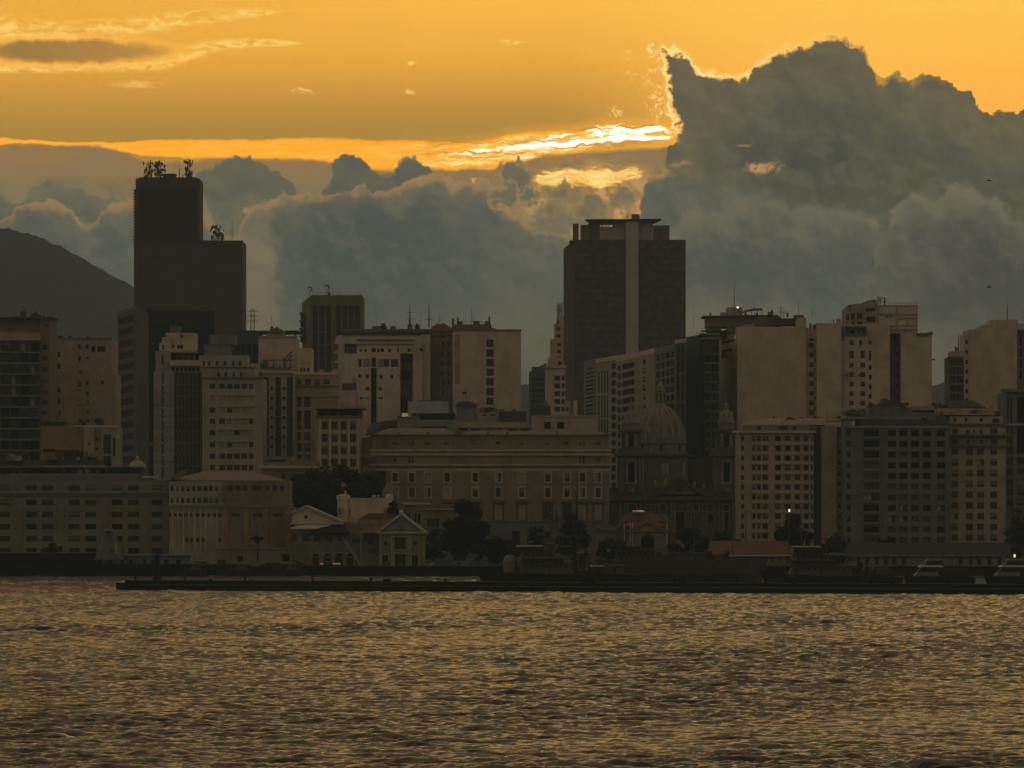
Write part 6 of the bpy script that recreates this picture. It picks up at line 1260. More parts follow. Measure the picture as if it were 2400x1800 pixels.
    b.tank(809, 1150, 1158, D, 5, 'cream_pale', 'finial'); b.mast(858, 1145, 1168, D + 3, .07); b.box(872, 880, 1160, 1166, D + 2, 3, 'cream_pale', 'merlon'); b.box(884, 889, 1160, 1166, D + 2, 3, 'cream_pale', 'merlon')
    b.wall(796, 828, 1224, None, D - 6, 14, 'frontpale', nm='base_wall')
    b.prism([(838, 1218), (866, 1203), (925, 1203), (925, 1218)], D - 5, 4, 'tile', 'roof'); b.box(838, 925, 1218, 1228, D - 5, 5, 'ochre', 'wall'); b.prism([(826, 1240), (846, 1228), (922, 1228), (922, 1240)], D - 9, 4, 'tile_pale', 'roof'); b.box(826, 924, 1240, 1262, D - 9, 4, 'frontpale', 'wall')
    m = MB(); D2 = D + 12; q = D2 / F; m.lathe(X(914, D2), D2, [(19 * q, Z(1165, D2)), (19 * q, Z(1160, D2)), (17 * q, Z(1149, D2)), (11 * q, Z(1139, D2)), (4 * q, Z(1133, D2)), (.5 * q, Z(1131, D2))], 'frontpale', 16)
    c = thing('domed_kiosk', (X(914, D2), D2, GZ), 'small pale dome rising right of the turreted house', 'dome'); m.build('dome', c); m = MB(); m.lathe(X(914, D2), D2, [(18 * q, GZ), (18 * q, Z(1164, D2))], 'frontpale', 16); m.build('drum', c)
    # little gabled hall
    b = Bld('gabled_hall', 935, 1375, 'small waterfront hall with classical gable and round windows, right of the arcade', 'hall'); D = 1375
    cx = 942
    b.wall(850.3, 889, 1250, None, D + 5, 16, 'frontpale', nm='side_wing', wins=[(863, 876, 1256, 1278, 'dx'), (854, 861, 1256, 1270, 'd')], rev=.3); b.box(862, 880, 1284, 1292, D + 4, 2, 'darkgrey', 'awning')
    b.wall(889.2, 995.5, 1248, None, D, 18, 'frontpale', nm='wall', wins=[(925, 951, 1259, 1288, 'dxt'), (895, 910, 1300, 1330, 'd'), (925, 951, 1298, 1330, 'dx'), (965, 980, 1300, 1330, 'd')], rev=.4, surround=('palegrey', .25))
    for x in (903.5, 973): m = MB(); q = D / F; m.poly([(X(x, D) + 4.5 * q * math.cos(t * .45), D - .04, Z(1273, D) + 5 * q * math.sin(t * .45)) for t in range(14)][::-1], 'void'); m.build('round_window', b.e)
    for x in (889, 916, 920, 956, 961, 991): b.box(x, x + 3, 1252, 1332, D - .3, .5, 'palegrey', 'pilaster')
    b.prism([(886, 1247), (941, 1206), (999, 1247)], D - .1, 1.0, 'midgrey', 'pediment')
    for pts in (((880, 1248), (940, 1202), (941, 1207), (888, 1248)), ((940, 1202), (1001, 1248), (993, 1248), (941, 1207))): b.prism(pts, D - .9, 20, 'stone_trim', 'raking_cornice')
    b.band(884, 998, 1247, 1250.5, D, .7, 'stone_trim', 'cornice'); b.boxes('emblem', 'darkgrey', [(926, 950, 1239.5, 1242, D - .2, .3), (931, 946, 1233, 1235, D - .2, .3)]); b.tank(940, 1195, 1204, D - .3, 9, 'cream_pale', 'finial')
    b.prism([(826, 1249), (850, 1240), (900, 1226), (936, 1204), (885, 1249)], D + 1, 16, 'tile_pale', 'roof')
    # neoclassical behind
    b = Bld('theatre', 690, 1470, 'neoclassical building with oval pediment partly hidden by the big dark tree', 'building'); D = 1470
    b.wall(614, 745, 1105, None, D, 20, 'frontpale', nm='wall', wins=[(618, 626, 1110, 1122), (659, 669, 1110, 1122), (700, 711, 1110, 1122)], kinds=['d', 'mt']); b.band(612, 738, 1091, 1097.5, D, 1.0, 'stone_trim', 'cornice', depth=3); b.band(613, 736, 1098, 1102, D, .4, 'darkgrey', 'frieze'); b.wall(620, 745, 1080, 1091.5, D + 3, 14, 'brown', nm='attic')
    m = MB(); m.prism([(X(622, D), Z(1091, D))] + [(X(650 + 30 * math.cos(t), D), Z(1084 - 15 * math.sin(t), D)) for t in [math.pi - k * math.pi / 10 for k in range(11)]] + [(X(676, D), Z(1091, D))], D - .2, D + 3, 'midgrey'); m.build('pediment', b.e); b.boxes('cartouche', 'shipdark', [(628, 668, 1077, 1082, D - .35, .3)]); b.rooftop(686, 740, 1080, D + 4, 6, 6, 121, mats=('tan', 'brown'), hmax=1)
    # palace side pavilion right of the gabled hall
    b = Bld('pavilion', 975, 1440, 'pale side pavilion with slit windows between gabled hall and round tree', 'building'); D = 1440
    b.wall(948, 1070, 1182, None, D, 16, 'churchrender', nm='wall', wins=[(972, 976, 1203, 1225), (980, 985, 1203, 1225), (957, 961, 1203, 1225), (1000, 1030, 1215, 1235, 'm')], kinds=['o']); b.band(948, 1006, 1178, 1183, D, .5, 'stone_trim', 'cornice'); b.band(1000, 1072, 1192, 1195, D, .4, 'tan', 'ledge')
    # small pavilion before the church
    b = Bld('pavilion', 1518, 1430, 'small pavilion with pale gable and dark arch in front of the church', 'pavilion'); D = 1430
    b.wall(1470, 1566, 1247, None, D, 16, 'frontpale', nm='wall', wins=[(1502, 1534, 1266, 1300, 'o')], rev=.8)
    m = MB(); N = 12; ax, az, r = X(1518, D), Z(1266.5, D), 16 * D / F; m.poly([(ax + r * math.cos(t * math.pi / N), D - .04, az + .9 * r * math.sin(t * math.pi / N)) for t in range(N, -1, -1)][::-1], 'void'); m.build('arch', b.e)
    b.prism([(1478, 1243), (1518, 1224), (1560, 1243)], D - .1, .8, 'pinkstone', 'pediment')
    for pts in (((1462, 1247), (1518, 1219), (1518, 1225), (1474, 1247)), ((1518, 1219), (1574, 1247), (1562, 1247), (1518, 1225))): b.prism(pts, D - .9, 16, 'brown', 'raking_cornice')
    b.band(1468, 1568, 1243, 1247.2, D, .6, 'brown', 'cornice'); b.prism([(1440, 1246), (1466, 1205), (1560, 1205), (1590, 1246)], D + 12, 8, 'brown', 'roof'); b.hip(1462, 1556, 1222, 1202, 1490, 1530, D + 6, 6, 'tile'); b.hip(1458, 1560, 1234, 1222, 1480, 1540, D + 3, 5, 'tile')
    for x in (1462, 1476, 1481, 1562): b.box(x, x + 2.5, 1225, 1300, D - .5, .5, 'stone_trim', 'post')
    m = MB(); m.hexa([(X(1484, D), D + 5, Z(1200, D)), (X(1512, D), D + 5, Z(1200, D)), (X(1512, D), D + 9, Z(1196, D)), (X(1484, D), D + 9, Z(1196, D)), (X(1484, D), D + 5, Z(1199, D)), (X(1512, D), D + 5, Z(1199, D)), (X(1508, D), D + 9, Z(1195.5, D)), (X(1488, D), D + 9, Z(1195.5, D))], 'mirror_glass'); m.build('skylight', b.e)
    b.prism([(1398, 1232), (1418, 1222), (1444, 1238), (1440, 1246), (1398, 1240)], D + 2, 8, 'brown', 'lean_to'); b.wall(1398, 1444, 1240, None, D + 3, 8, 'churchrender', nm='lean_to_wall')
    # tiled shed
    b = Bld('warehouse', 1760, 1400, 'long low warehouse with orange tiled roof below the office blocks', 'warehouse'); D = 1400
    m = MB(); m.hexa([(X(1660, D), D - 1, Z(1301, D)), (X(1870, D), D - 1, Z(1301, D)), (X(1870, D), D + 16, Z(1301, D)), (X(1660, D), D + 16, Z(1301, D)), (X(1662, D), D - 1, Z(1299, D)), (X(1868, D), D - 1, Z(1299, D)), (X(1850, D), D + 8, Z(1268, D)), (X(1666, D), D + 8, Z(1268, D))], 'tile'); m.build('roof', b.e)
    b.wall(1664, 1866, 1301.5, None, D, 14, 'grey', nm='wall', wins=grid(cols(1714, 8, 17, 9), 1308, 20, 10, 1, 'w')); b.band(1708, 1862, 1300.5, 1303.5, D - 1, .4, 'cream', 'eaves')
    b = Bld('barracks', 2180, 1390, 'long pale barracks with a row of arched windows behind the moored boats, lower right', 'barracks'); D = 1390
    b.wall(1990, 2352, 1303, None, D, 14, 'midgrey', nm='wall', wins=grid([(2008, 2016), (2028, 2036), (2050, 2059), (2072, 2081), (2092, 2101), (2114, 2123), (2246, 2256), (2270, 2279), (2291, 2300), (2315, 2324), (2338, 2347)], 1308, 20, 16, 1, 'd'), rev=.4)
    for x in (1996, 2021, 2043, 2064, 2086, 2107, 2130, 2236, 2262, 2284, 2307, 2330): b.box(x, x + 2, 1305, 1335, D - .25, .4, 'palegrey', 'pilaster')
    m = MB(); m.hexa([(X(1980, D), D - 1, Z(1304, D)), (X(2370, D), D - 1, Z(1304, D)), (X(2370, D), D + 16, Z(1304, D)), (X(1980, D), D + 16, Z(1304, D)), (X(1982, D), D - 1, Z(1302, D)), (X(2370, D), D - 1, Z(1302, D)), (X(2370, D), D + 8, Z(1272, D)), (X(1992, D), D + 8, Z(1272, D))], 'roofdark'); m.build('roof', b.e)
    b.band(1990, 2352, 1301, 1303.5, D - .8, .4, 'midgrey', 'eaves'); b.wall(2020, 2360, 1331, None, D - 8, 5, 'shed_dark', nm='lower_wall')
    # left quayside sheds
    b = Bld('quay_shed', 90, 1345, 'black waterside shed along the quay at the far left', 'shed'); D = 1345
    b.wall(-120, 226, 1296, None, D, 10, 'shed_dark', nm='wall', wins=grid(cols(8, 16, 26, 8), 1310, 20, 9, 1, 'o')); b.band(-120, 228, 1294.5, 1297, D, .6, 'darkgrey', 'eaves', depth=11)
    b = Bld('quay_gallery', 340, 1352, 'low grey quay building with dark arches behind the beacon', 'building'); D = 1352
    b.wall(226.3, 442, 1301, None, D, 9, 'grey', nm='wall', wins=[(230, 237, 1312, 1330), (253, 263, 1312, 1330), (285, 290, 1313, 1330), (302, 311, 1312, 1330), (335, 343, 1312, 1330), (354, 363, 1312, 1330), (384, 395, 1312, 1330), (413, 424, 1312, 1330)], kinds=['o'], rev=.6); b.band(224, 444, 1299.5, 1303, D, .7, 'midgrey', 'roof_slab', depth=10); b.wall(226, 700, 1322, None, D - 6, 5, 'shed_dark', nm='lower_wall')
    # monument
    b = Bld('monument', 254, 1340, 'pale weathered stepped stone monument on the quay, left of the beacon', 'monument'); D = 1340
    m = MB()
    for hw, y0, y1 in ((27, 1290, 1312), (24, 1280, 1290), (19, 1266, 1280), (15, 1250, 1266), (12, 1243, 1250), (9, 1238, 1243)):
        q = D / F; m.lathe(X(253, D), D + 4, [(hw * q * 1.25, Z(y1, D)), (hw * q * 1.05, Z(y0, D))], 'grey', 8, .5)
    m.build('pyramid', b.e); b.box(243, 262, 1241, 1243.5, D + 1, 4, 'palegrey', 'cap'); b.prism([(268, 1272), (272, 1272), (275, 1298), (270, 1298)], D, 1.2, 'palegrey', 'stone_figure')
    for x, y in ((255, 1258), (258, 1285)): b.box(x, x + 4, y, y + 6, D + 1.6, .5, 'darkgrey', 'niche')
    # crane boom
    c = thing('crane', (X(845, 1360), 1360, GZ), 'slanting pale jib crane before the gabled hall', 'crane'); m = MB(); D = 1360
    m.tube((X(845, D), D, Z(1327, D)), (X(803, D), D, Z(1259, D)), .22, .16, 'orange_boom', 6); m.tube((X(848, D), D, Z(1327, D)), (X(806, D), D, Z(1261, D)), .1, .08, 'orange_boom', 5); m.build('jib', c)
    m = MB(); m.tube((X(846, D), D, GZ), (X(846, D), D, Z(1240, D)), .3, .2, 'grey', 6); m.tube((X(846, D), D, Z(1240, D)), (X(804, D), D, Z(1260, D)), .05, .05, 'mast', 4).tube((X(846, D), D, Z(1242, D)), (X(826, D), D, Z(1298, D)), .05, .05, 'mast', 4); m.build('post', c); m = MB(); m.box(X(840, D), X(854, D), D - 1, D + 1.5, GZ, Z(1322, D), 'grey'); m.build('base', c)
front_row()

# ------------------------------------------------------------------ trees
def tree(px, py, D, wpx, hpx, seed, label, base=None, n=6000, mat='leaf', nm='tree', palm=False):
    rr = random.Random(seed); q = D / F; cx, w = X(px, D), wpx * q / 2; zt = Z(py, D); zb = GZ if base is None else base; h = hpx * q
    e = thing(nm, (cx, D, zb), label, 'tree'); lobes = []
    nl = 26 if wpx < 120 else 34 if wpx < 180 else 60
    for k in range(nl):
        while True:
            ex, ey, ez = rr.uniform(-1, 1), rr.uniform(-1, 1), rr.uniform(-1, 1)
            if ex * ex + ey * ey + ez * ez < 1: break
        lr = min(w, h * .5) * rr.uniform(.16, .34)
        lobes.append((cx + ex * (w - lr), D + ey * (w - lr) * .8, zt - h * .5 + ez * (h * .5 - lr) - (h * .12 if abs(ex) > .7 and ez > .2 else 0), lr))
    lobes.append((cx, D, zt - w * .33, w * .34))
    m = MB(); zk = zb + (zt - h - zb) * .9 + h * .15
    m.tube((cx, D, zb - .2), (cx + .2, D, max(zk, zb + 1)), w * .075 + .15, w * .05 + .1, 'bark', 8); m.build('trunk', e)
    m = MB()
    for l in lobes: m.tube((cx + .2, D, max(zk, zb + 1) - .5), (l[0], l[1], l[2] - l[3] * .3), w * .03 + .06, .06, 'bark', 5)
    m.build('limbs', e)['kind'] = 'stuff'
    V = []; Fs = []
    for i in range(n):
        x, y, z, r = lobes[rr.randrange(len(lobes))]
        u = Vector((rr.gauss(0, 1), rr.gauss(0, 1), rr.gauss(0, 1))).normalized() * (r * (rr.random() ** .28) * (1 + .16 * math.sin(rr.random() * 20)))
        if rr.random() < .06: u *= 1.22
        c = Vector((x, y, z)) + Vector((u.x, u.y, u.z * .82)); s_ = rr.uniform(.28, .62) * (1.15 if w > 9 else 1 if w > 5 else .6)
        a = Vector((rr.gauss(0, 1), rr.gauss(0, 1), rr.gauss(0, .6))).normalized(); b_ = a.orthogonal().normalized(); a *= s_; b_ *= s_ * .6; k = len(V)
        V += [tuple(c - a), tuple(c + b_), tuple(c + a), tuple(c - b_)]; Fs.append((k, k + 1, k + 2, k + 3))
    o3 = parent_loc(e); me = bpy.data.meshes.new('crown'); me.from_pydata([(a - o3[0], b_ - o3[1], c - o3[2]) for a, b_, c in V], [], Fs); me.materials.append(MATS[mat]); me.update()
    o = bpy.data.objects.new('crown', me); COL.objects.link(o); o.parent = e
    return e
tree(770, 1078, 1445, 240, 180, 1, 'widest dark leafy tree, behind the gable hall and left of the turreted house', n=26000)
tree(868, 1108, 1450, 130, 120, 2, 'smaller dark tree crown merging into the right side of the widest tree', n=9000)
tree(1085, 1166, 1400, 132, 152, 3, 'round dark tree standing before the palace, right of the gabled hall', n=15000)
tree(1020, 1232, 1390, 70, 98, 4, 'low bushy tree between the gabled hall and the round tree', n=3000, mat='leaf2')
tree(1160, 1252, 1392, 120, 78, 5, 'low spreading dark tree right of the round tree by the palace', n=4200, mat='leaf2')
tree(1342, 1200, 1405, 92, 112, 6, 'dark tree behind the tall ship mast, in front of the palace right end', n=5000)
tree(1860, 1202, 1412, 104, 108, 7, 'rounded dark tree under the street lamps in front of the cream office block', n=6000)
tree(2385, 1190, 1425, 76, 130, 8, 'dark tree at the right edge beside the tan apartment block', n=4200)
tree(125, 1268, 1352, 62, 45, 9, 'small spiky dark tree on the quay at the far left', n=2200, mat='leaf2')
tree(603, 1254, 1378, 32, 15, 10, 'tiny umbrella shaped tree against the blank tan wall', n=900, mat='leaf2')
tree(922, 1172, 1412, 34, 50, 11, 'narrow dark tree beside the right turret', n=1500)
tree(1620, 1230, 1425, 130, 85, 12, 'low dark tree at the foot of the church facade', n=3800, mat='leaf2')
tree(1700, 1242, 1418, 110, 75, 13, 'low dark trees edge right of the church steps', n=3000, mat='leaf2')
tree(1960, 1248, 1408, 100, 75, 14, 'low dark tree between office block and grey loggia block', n=2600, mat='leaf2')
tree(2085, 1255, 1405, 70, 26, 15, 'low flat dark tree over the barracks roof', n=2200, mat='leaf2')
tree(1430, 1258, 1398, 84, 62, 16, 'dark shrubby tree left of the small pavilion', n=2400, mat='leaf2')
tree(1262, 1226, 1408, 80, 90, 17, 'dark thin tree behind the warship bridge', n=2400, mat='leaf2')

# ------------------------------------------------------------------ pier, beacon
def pier():
    A = Vector((X(272, 1050), 1050, 0)); Bp = Vector((X(2800, 966), 966, 0)); d = (Bp - A).normalized(); n = Vector((-d.y, d.x, 0)); L = (Bp - A).length
    e = thing('pier', (A.x, A.y, 0), 'long low dark stone pier across the water in front of the whole harbour', 'pier')
    def P(t, o, z): q = A + d * t + n * o; return (q.x, q.y, z)
    def hx(m, t0, t1, o0, o1, z0, z1, mt): m.hexa([P(t0, o0, z0), P(t1, o0, z0), P(t1, o1, z0), P(t0, o1, z0), P(t0, o0, z1), P(t1, o0, z1), P(t1, o1, z1), P(t0, o1, z1)], mt)
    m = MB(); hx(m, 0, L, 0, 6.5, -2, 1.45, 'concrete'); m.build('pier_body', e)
    rr = random.Random(4); t = 2.2
    while t < L:                                           # coping blocks, uneven
        l = rr.uniform(5.0, 7.5); m = MB(); hx(m, t, min(t + l - .12, L), -.12 - rr.uniform(0, .05), 6.6, 1.455, 2.05 + rr.uniform(-.06, .06), 'concrete'); m.build('coping_block', e); t += l
    m = MB(); hx(m, 6, L - 2, -.2, -.003, 1.02, 1.16, 'grey'); m.build('fender_rail', e)
    t = 4.0
    while t < L:
        q = A + d * t + n * 1.2; m = MB(); m.lathe(q.x, q.y, [(.22, 1.9), (.2, 2.45), (.34, 2.55), (.34, 2.7), (.1, 2.8)], 'shed_dark', 8); m.build('bollard', e); t += rr.uniform(11, 17)
    for t, w, h in ((62, 1.4, 2.6), (108, 1.5, 2.7), (128, 1.8, 2.9), (31, .8, 2.3), (21.5, .5, 2.4)):
        m = MB(); hx(m, t, t + w, .6, 1.8, 1.8, h, 'shed_dark'); m.build('mooring_block', e)
    b = thing('beacon', P(8.2, 3.2, 1.45), 'tapered dark stone beacon standing near the pier end, left', 'beacon'); q = A + d * 8.2 + n * 3.2
    m = MB(); m.lathe(q.x, q.y, [(1.05, 1.8), (.98, 2.6), (.78, 3.0), (.55, 6.4), (.52, 7.2), (.75, 7.25), (.75, 7.5), (.4, 7.55), (.38, 8.1), (.05, 8.5)], 'shed_dark', 10); m.build('shaft', b); m = MB(); m.box(q.x - 1.4, q.x + 1.4, q.y - 1.4, q.y + 1.4, 1.5, 1.95, 'shed_dark'); m.build('plinth', b)
pier()

# ------------------------------------------------------------------ ships
def hull(e, x0, x1, D, beam, zdeck, zbow, mat='shipdark', bow=-1, stern=.85, nm='hull', band=None):
    """lofted hull lying along x; bow at the x0 side when bow=-1"""
    m = MB(); N = 16; st = []
    L = x1 - x0
    for i in range(N + 1):
        s_ = i / N; w = beam / 2 * min(1.0, (1 - (1 - min(s_ / .38, 1)) ** 2.2)) if s_ < .38 else beam / 2 * (1 - (1 - stern) * max(0, (s_ - .75) / .25) ** 2)
        zd = zdeck + (zbow - zdeck) * max(0, 1 - s_ / .55) ** 2; k = .72 if s_ > .02 else .6
        rake = L * .045 * max(0, 1 - s_ / .1)
        xt = x0 + L * s_ if bow < 0 else x1 - L * s_; xb = xt + (rake if bow < 0 else -rake)
        st.append(((xt, zd, max(w, .08)), (xb, -.8, max(w * k, .05)), (xt * .4 + xb * .6, zd * .35, max(w * .93, .06))))
    for (a, b_) in zip(st, st[1:]):
        for sy in (-1, 1):
            q = [[(r[0], D + sy * r[2], r[1]) for r in s2] for s2 in (a, b_)]
            for u, v_ in ((0, 2), (2, 1)): m.poly([q[0][v_], q[1][v_], q[1][u], q[0][u]] if sy * bow > 0 else [q[0][u], q[1][u], q[1][v_], q[0][v_]], mat)
        m.poly([(a[0][0], D - a[0][2], a[0][1] - .01), (b_[0][0], D - b_[0][2], b_[0][1] - .01), (b_[0][0], D + b_[0][2], b_[0][1] - .01), (a[0][0], D + a[0][2], a[0][1] - .01)], 'roofdark')
    r = st[-1]; m.poly([(r[0][0], D - r[0][2], r[0][1]), (r[0][0], D + r[0][2], r[0][1]), (r[1][0], D + r[1][2], -.8), (r[1][0], D - r[1][2], -.8)], mat)
    return m.build(nm, e)
def ship_block(e, D, x0, x1, y0, y1, dp, mt, nm, o):
    m = MB(); a, b, z0, z1 = X(x0, D), X(x1, D), Z(y1, D), Z(y0, D); n, f = D - dp / 2 + o, D + dp / 2 + o
    if nm != 'deckhouse': m.box(a, b, n, f, z0, z1, mt); return m.build(nm, e)
    sl = min(1.2, (z1 - z0) * .45, (b - a) * .2)          # raked front, decks, doors and ports
    m.hexa([(a, n, z0), (b, n, z0), (b, f, z0), (a, f, z0), (a + sl, n + .25, z1), (b - sl * .4, n + .25, z1), (b - sl * .4, f - .25, z1), (a + sl, f - .25, z1)], mt); o_ = m.build(nm, e)
    m = MB(); m.box(a + sl - .5, b - sl * .4 + .3, n - .25, f + .25, z1 - .09, z1 + .05, 'shiplight' if (x1 - x0) < 70 else 'shipgrey'); m.build('deck_edge', e)
    k = a + sl + .6; j = 0
    while k < b - 1.2 and z1 - z0 > 1.0:
        m = MB(); h = .45 if j % 4 else min(1.5, z1 - z0 - .5); zz = z1 - .45 - h; m.box(k, k + (.45 if j % 4 else .6), n - .03, n + .32, zz, zz + h, 'hullblack' if j % 3 else 'shipdark'); m.build('port' if j % 4 else 'deck_door', e); k += 1.35; j += 1
    m = MB(); q = a + sl
    while q < b - .3: m.box(q, q + .05, n + .3, n + .35, z1, z1 + .95, 'shipgrey'); q += 1.5
    m.box(a + sl, b - .3, n + .3, n + .35, z1 + .9, z1 + .95, 'shipgrey'); m.build('rail', e)
    return o_
def ship():
    # patrol ship, left
    D = 1150; e = thing('warship', (X(1260, D), D, 0), 'grey warship with domed gun turret, bow to the left before the palace', 'ship')
    def bx(x0, x1, y0, y1, dp, mt, nm, o=0.): return ship_block(e, D, x0, x1, y0, y1, dp, mt, nm, o)
    hull(e, X(1115, D), X(1500, D), D, 9, Z(1345, D), Z(1336, D), 'hullblack')
    m = MB(); q = D / F; m.lathe(X(1196, D), D, [(14 * q, Z(1344, D)), (16 * q, Z(1330, D)), (16 * q, Z(1316, D)), (14 * q, Z(1307, D)), (9 * q, Z(1302, D)), (2 * q, Z(1300.5, D))], 'shiplight', 14); m.build('turret', e, smooth=True)
    m = MB(); m.tube((X(1184, D), D - 1, Z(1318, D)), (X(1160, D), D - 1.6, Z(1322, D)), .16, .12, 'shipgrey', 6); m.build('gun_barrel', e)
    bx(1213, 1345, 1322, 1347, 8, 'shipgrey', 'deckhouse'); bx(1218, 1322, 1309, 1322.2, 7.4, 'shipdark', 'deckhouse'); bx(1222, 1300, 1296, 1309.2, 7, 'shipgrey', 'deckhouse'); bx(1212, 1268, 1283, 1296.2, 6, 'shipdark', 'bridge'); bx(1209, 1272, 1278, 1281, 6.6, 'white_paint', 'bridge_roof'); bx(1214, 1266, 1281, 1283.2, 5.6, 'shipdark', 'bridge')
    for k in range(7): m = MB(); m.box(X(1216 + k * 7.2, D), X(1221 + k * 7.2, D), D - 3.08, D - 2.9, Z(1291, D), Z(1286, D), 'glass'); m.build('bridge_window', e)
    m = MB(); m.tube((X(1233, D), D, Z(1279, D)), (X(1233, D), D, Z(1261, D)), .26, .22, 'shiplight', 7); m.build('funnel_pipe', e); bx(1236, 1241, 1276, 1279, 1, 'shiplight', 'searchlight')
    bx(1272, 1300, 1262, 1296.3, 5, 'shipgrey', 'funnel'); bx(1300, 1340, 1280, 1297, 5, 'shipdark', 'deckhouse'); bx(1302, 1318, 1299, 1302, 6, 'shiplight', 'liferaft', -.6); bx(1326, 1340, 1313, 1316, 6, 'shiplight', 'liferaft', -.8)
    # lattice mast and tall pole mast
    m = MB()
    for sx in (-1, 1):
        for sy in (-1, 1): m.tube((X(1300 + sx * 12, D), D + sy * 1.6, Z(1282, D)), (X(1300 + sx * 4, D), D + sy * .5, Z(1195, D)), .2, .14, 'shipgrey', 5)
    for k in range(8):
        z = 1276 - k * 10; w = 11.5 - k; m.tube((X(1300 - w, D), D, Z(z, D)), (X(1300 + w - 1, D), D, Z(z - 10, D)), .1, .1, 'shipgrey', 4).tube((X(1300 + w, D), D, Z(z, D)), (X(1300 - w + 1, D), D, Z(z - 10, D)), .1, .1, 'shipgrey', 4)
    m.box(X(1284, D), X(1316, D), D - 1.5, D + 1.5, Z(1213, D), Z(1211, D), 'shipgrey').box(X(1288, D), X(1312, D), D - 1.2, D + 1.2, Z(1236, D), Z(1233.5, D), 'shipgrey'); m.build('lattice_mast', e)
    for x, y, w in ((1287, 1200, 20), (1283, 1222, 12), (1301, 1215, 14)): m = MB(); m.box(X(x, D), X(x + w, D), D - .8, D - .5, Z(y + 3, D), Z(y, D), 'shiplight' if w != 12 else 'shipgrey'); m.build('radar_bar', e)
    m = MB(); m.lathe(X(1276, D), D, [(3 * q, Z(1256, D)), (4 * q, Z(1250, D)), (3 * q, Z(1245, D)), (.5 * q, Z(1243, D))], 'shipgrey', 10); m.build('radome', e)
    m = MB(); m.tube((X(1350, D), D + 2, Z(1346, D)), (X(1351, D), D + 2, Z(1190, D)), .3, .22, 'shipdark', 7).tube((X(1351, D), D + 2, Z(1190, D)), (X(1353.5, D), D + 2, Z(1108, D)), .2, .06, 'shipdark', 6).tube((X(1346, D), D + 2, Z(1123, D)), (X(1360, D), D + 2, Z(1123, D)), .07, .07, 'shipdark', 4).tube((X(1345, D), D + 2, Z(1200, D)), (X(1362, D), D + 2, Z(1200, D)), .08, .08, 'shiplight', 4); m.build('mast', e)
    m = MB()
    for x in (1344, 1362): m.tube((X(x, D), D + 1.6, Z(1250, D)), (X(x, D), D + 1.6, Z(1198, D)), .07, .07, 'shipgrey', 4)
    m.build('halyard', e)
    for x, y, w, h in ((1350, 1276, 36, 40), (1388, 1290, 32, 40), (1424, 1305, 40, 30)): bx(x, x + w, y + 20, 1347, 5, 'shipgrey', 'deckhouse', 1)
    bx(1382, 1415, 1324.5, 1327.5, 4, 'white_paint', 'awning', -2.5); bx(1384, 1414, 1328, 1346, 3, 'hullblack', 'boat', -2.2)
    rr = random.Random(3)
    for k in range(26):
        x = rr.uniform(1225, 1430); y = rr.uniform(1268, 1335); w = rr.uniform(3, 12); bx(x, x + w, y, y + rr.uniform(2, 8), rr.uniform(5, 9.3), rr.choice(['shipgrey', 'shipdark', 'shipdark', 'shiplight']) if k % 5 else 'shiplight', 'deck_fitting')
    # long grey hull amidships
    D = 1190; e = thing('warship', (X(1600, D), D, 0), 'long low grey warship lying broadside between the two bridged warships', 'ship')
    def bx(x0, x1, y0, y1, dp, mt, nm, o=0.): return ship_block(e, D, x0, x1, y0, y1, dp, mt, nm, o)
    hull(e, X(1420, D), X(1800, D), D, 12, Z(1312, D), Z(1306, D), 'shipgrey', bow=1)
    bx(1440, 1570, 1301, 1313, 8, 'shipgrey', 'deckhouse'); bx(1448, 1530, 1291, 1301.2, 7, 'shipdark', 'deckhouse'); bx(1455, 1500, 1280, 1292.2, 6, 'shipdark', 'bridge'); bx(1430, 1466, 1268, 1283, 4, 'shipdark', 'crane_house', -2); bx(1490, 1560, 1286, 1288.4, 5, 'shipgrey', 'jib'); bx(1541, 1559, 1279, 1283, 3, 'shiplight', 'launch', -3); bx(1556, 1559, 1283, 1297, 1, 'shiplight', 'davit', -3); bx(1560, 1660, 1296, 1312.3, 7, 'shipgrey', 'deckhouse')
    m = MB(); m.box(X(1582, D), X(1590, D), D - 4, D - 3.2, Z(1275, D), Z(1265, D), 'shiplight'); m.prism([(X(1584, D), Z(1266, D)), (X(1590, D), Z(1264, D)), (X(1605, D), Z(1280, D)), (X(1599, D), Z(1285, D))], D - 4.6, D - 3.8, 'shiplight'); m.build('launcher', e)
    for k in range(14): bx(1436 + k * 26, 1440 + k * 26, 1326 + (k % 3), 1331 + (k % 3), .3, 'hullblack', 'porthole', -6.1)
    m = MB()
    for k in range(30): x = X(1430 + k * 12, D); m.tube((x, D - 5.6, Z(1312, D)), (x, D - 5.6, Z(1303, D)), .035, .035, 'shipgrey', 4)
    for zz in (1304, 1308): m.tube((X(1430, D), D - 5.6, Z(zz, D)), (X(1778, D), D - 5.6, Z(zz, D)), .03, .03, 'shipgrey', 4)
    m.build('rail', e)
    m = MB(); m.tube((X(1480, D), D, Z(1281, D)), (X(1480, D), D, Z(1235, D)), .2, .1, 'shipgrey', 6).tube((X(1472, D), D, Z(1250, D)), (X(1488, D), D, Z(1250, D)), .08, .08, 'shipgrey', 4); m.build('mast', e)
    rr = random.Random(6)
    for k in range(22):
        x = rr.uniform(1440, 1720); y = rr.uniform(1286, 1306); w = rr.uniform(3, 14); bx(x, x + w, y, 1312.4, rr.uniform(4, 8), rr.choice(['shipgrey', 'shipdark']), 'deck_fitting')
    # right patrol ship
    D = 1125; e = thing('warship', (X(1900, D), D, 0), 'grey warship with pale bridge roof line under the orange tiled warehouse', 'ship')
    def bx(x0, x1, y0, y1, dp, mt, nm, o=0.): return ship_block(e, D, x0, x1, y0, y1, dp, mt, nm, o)
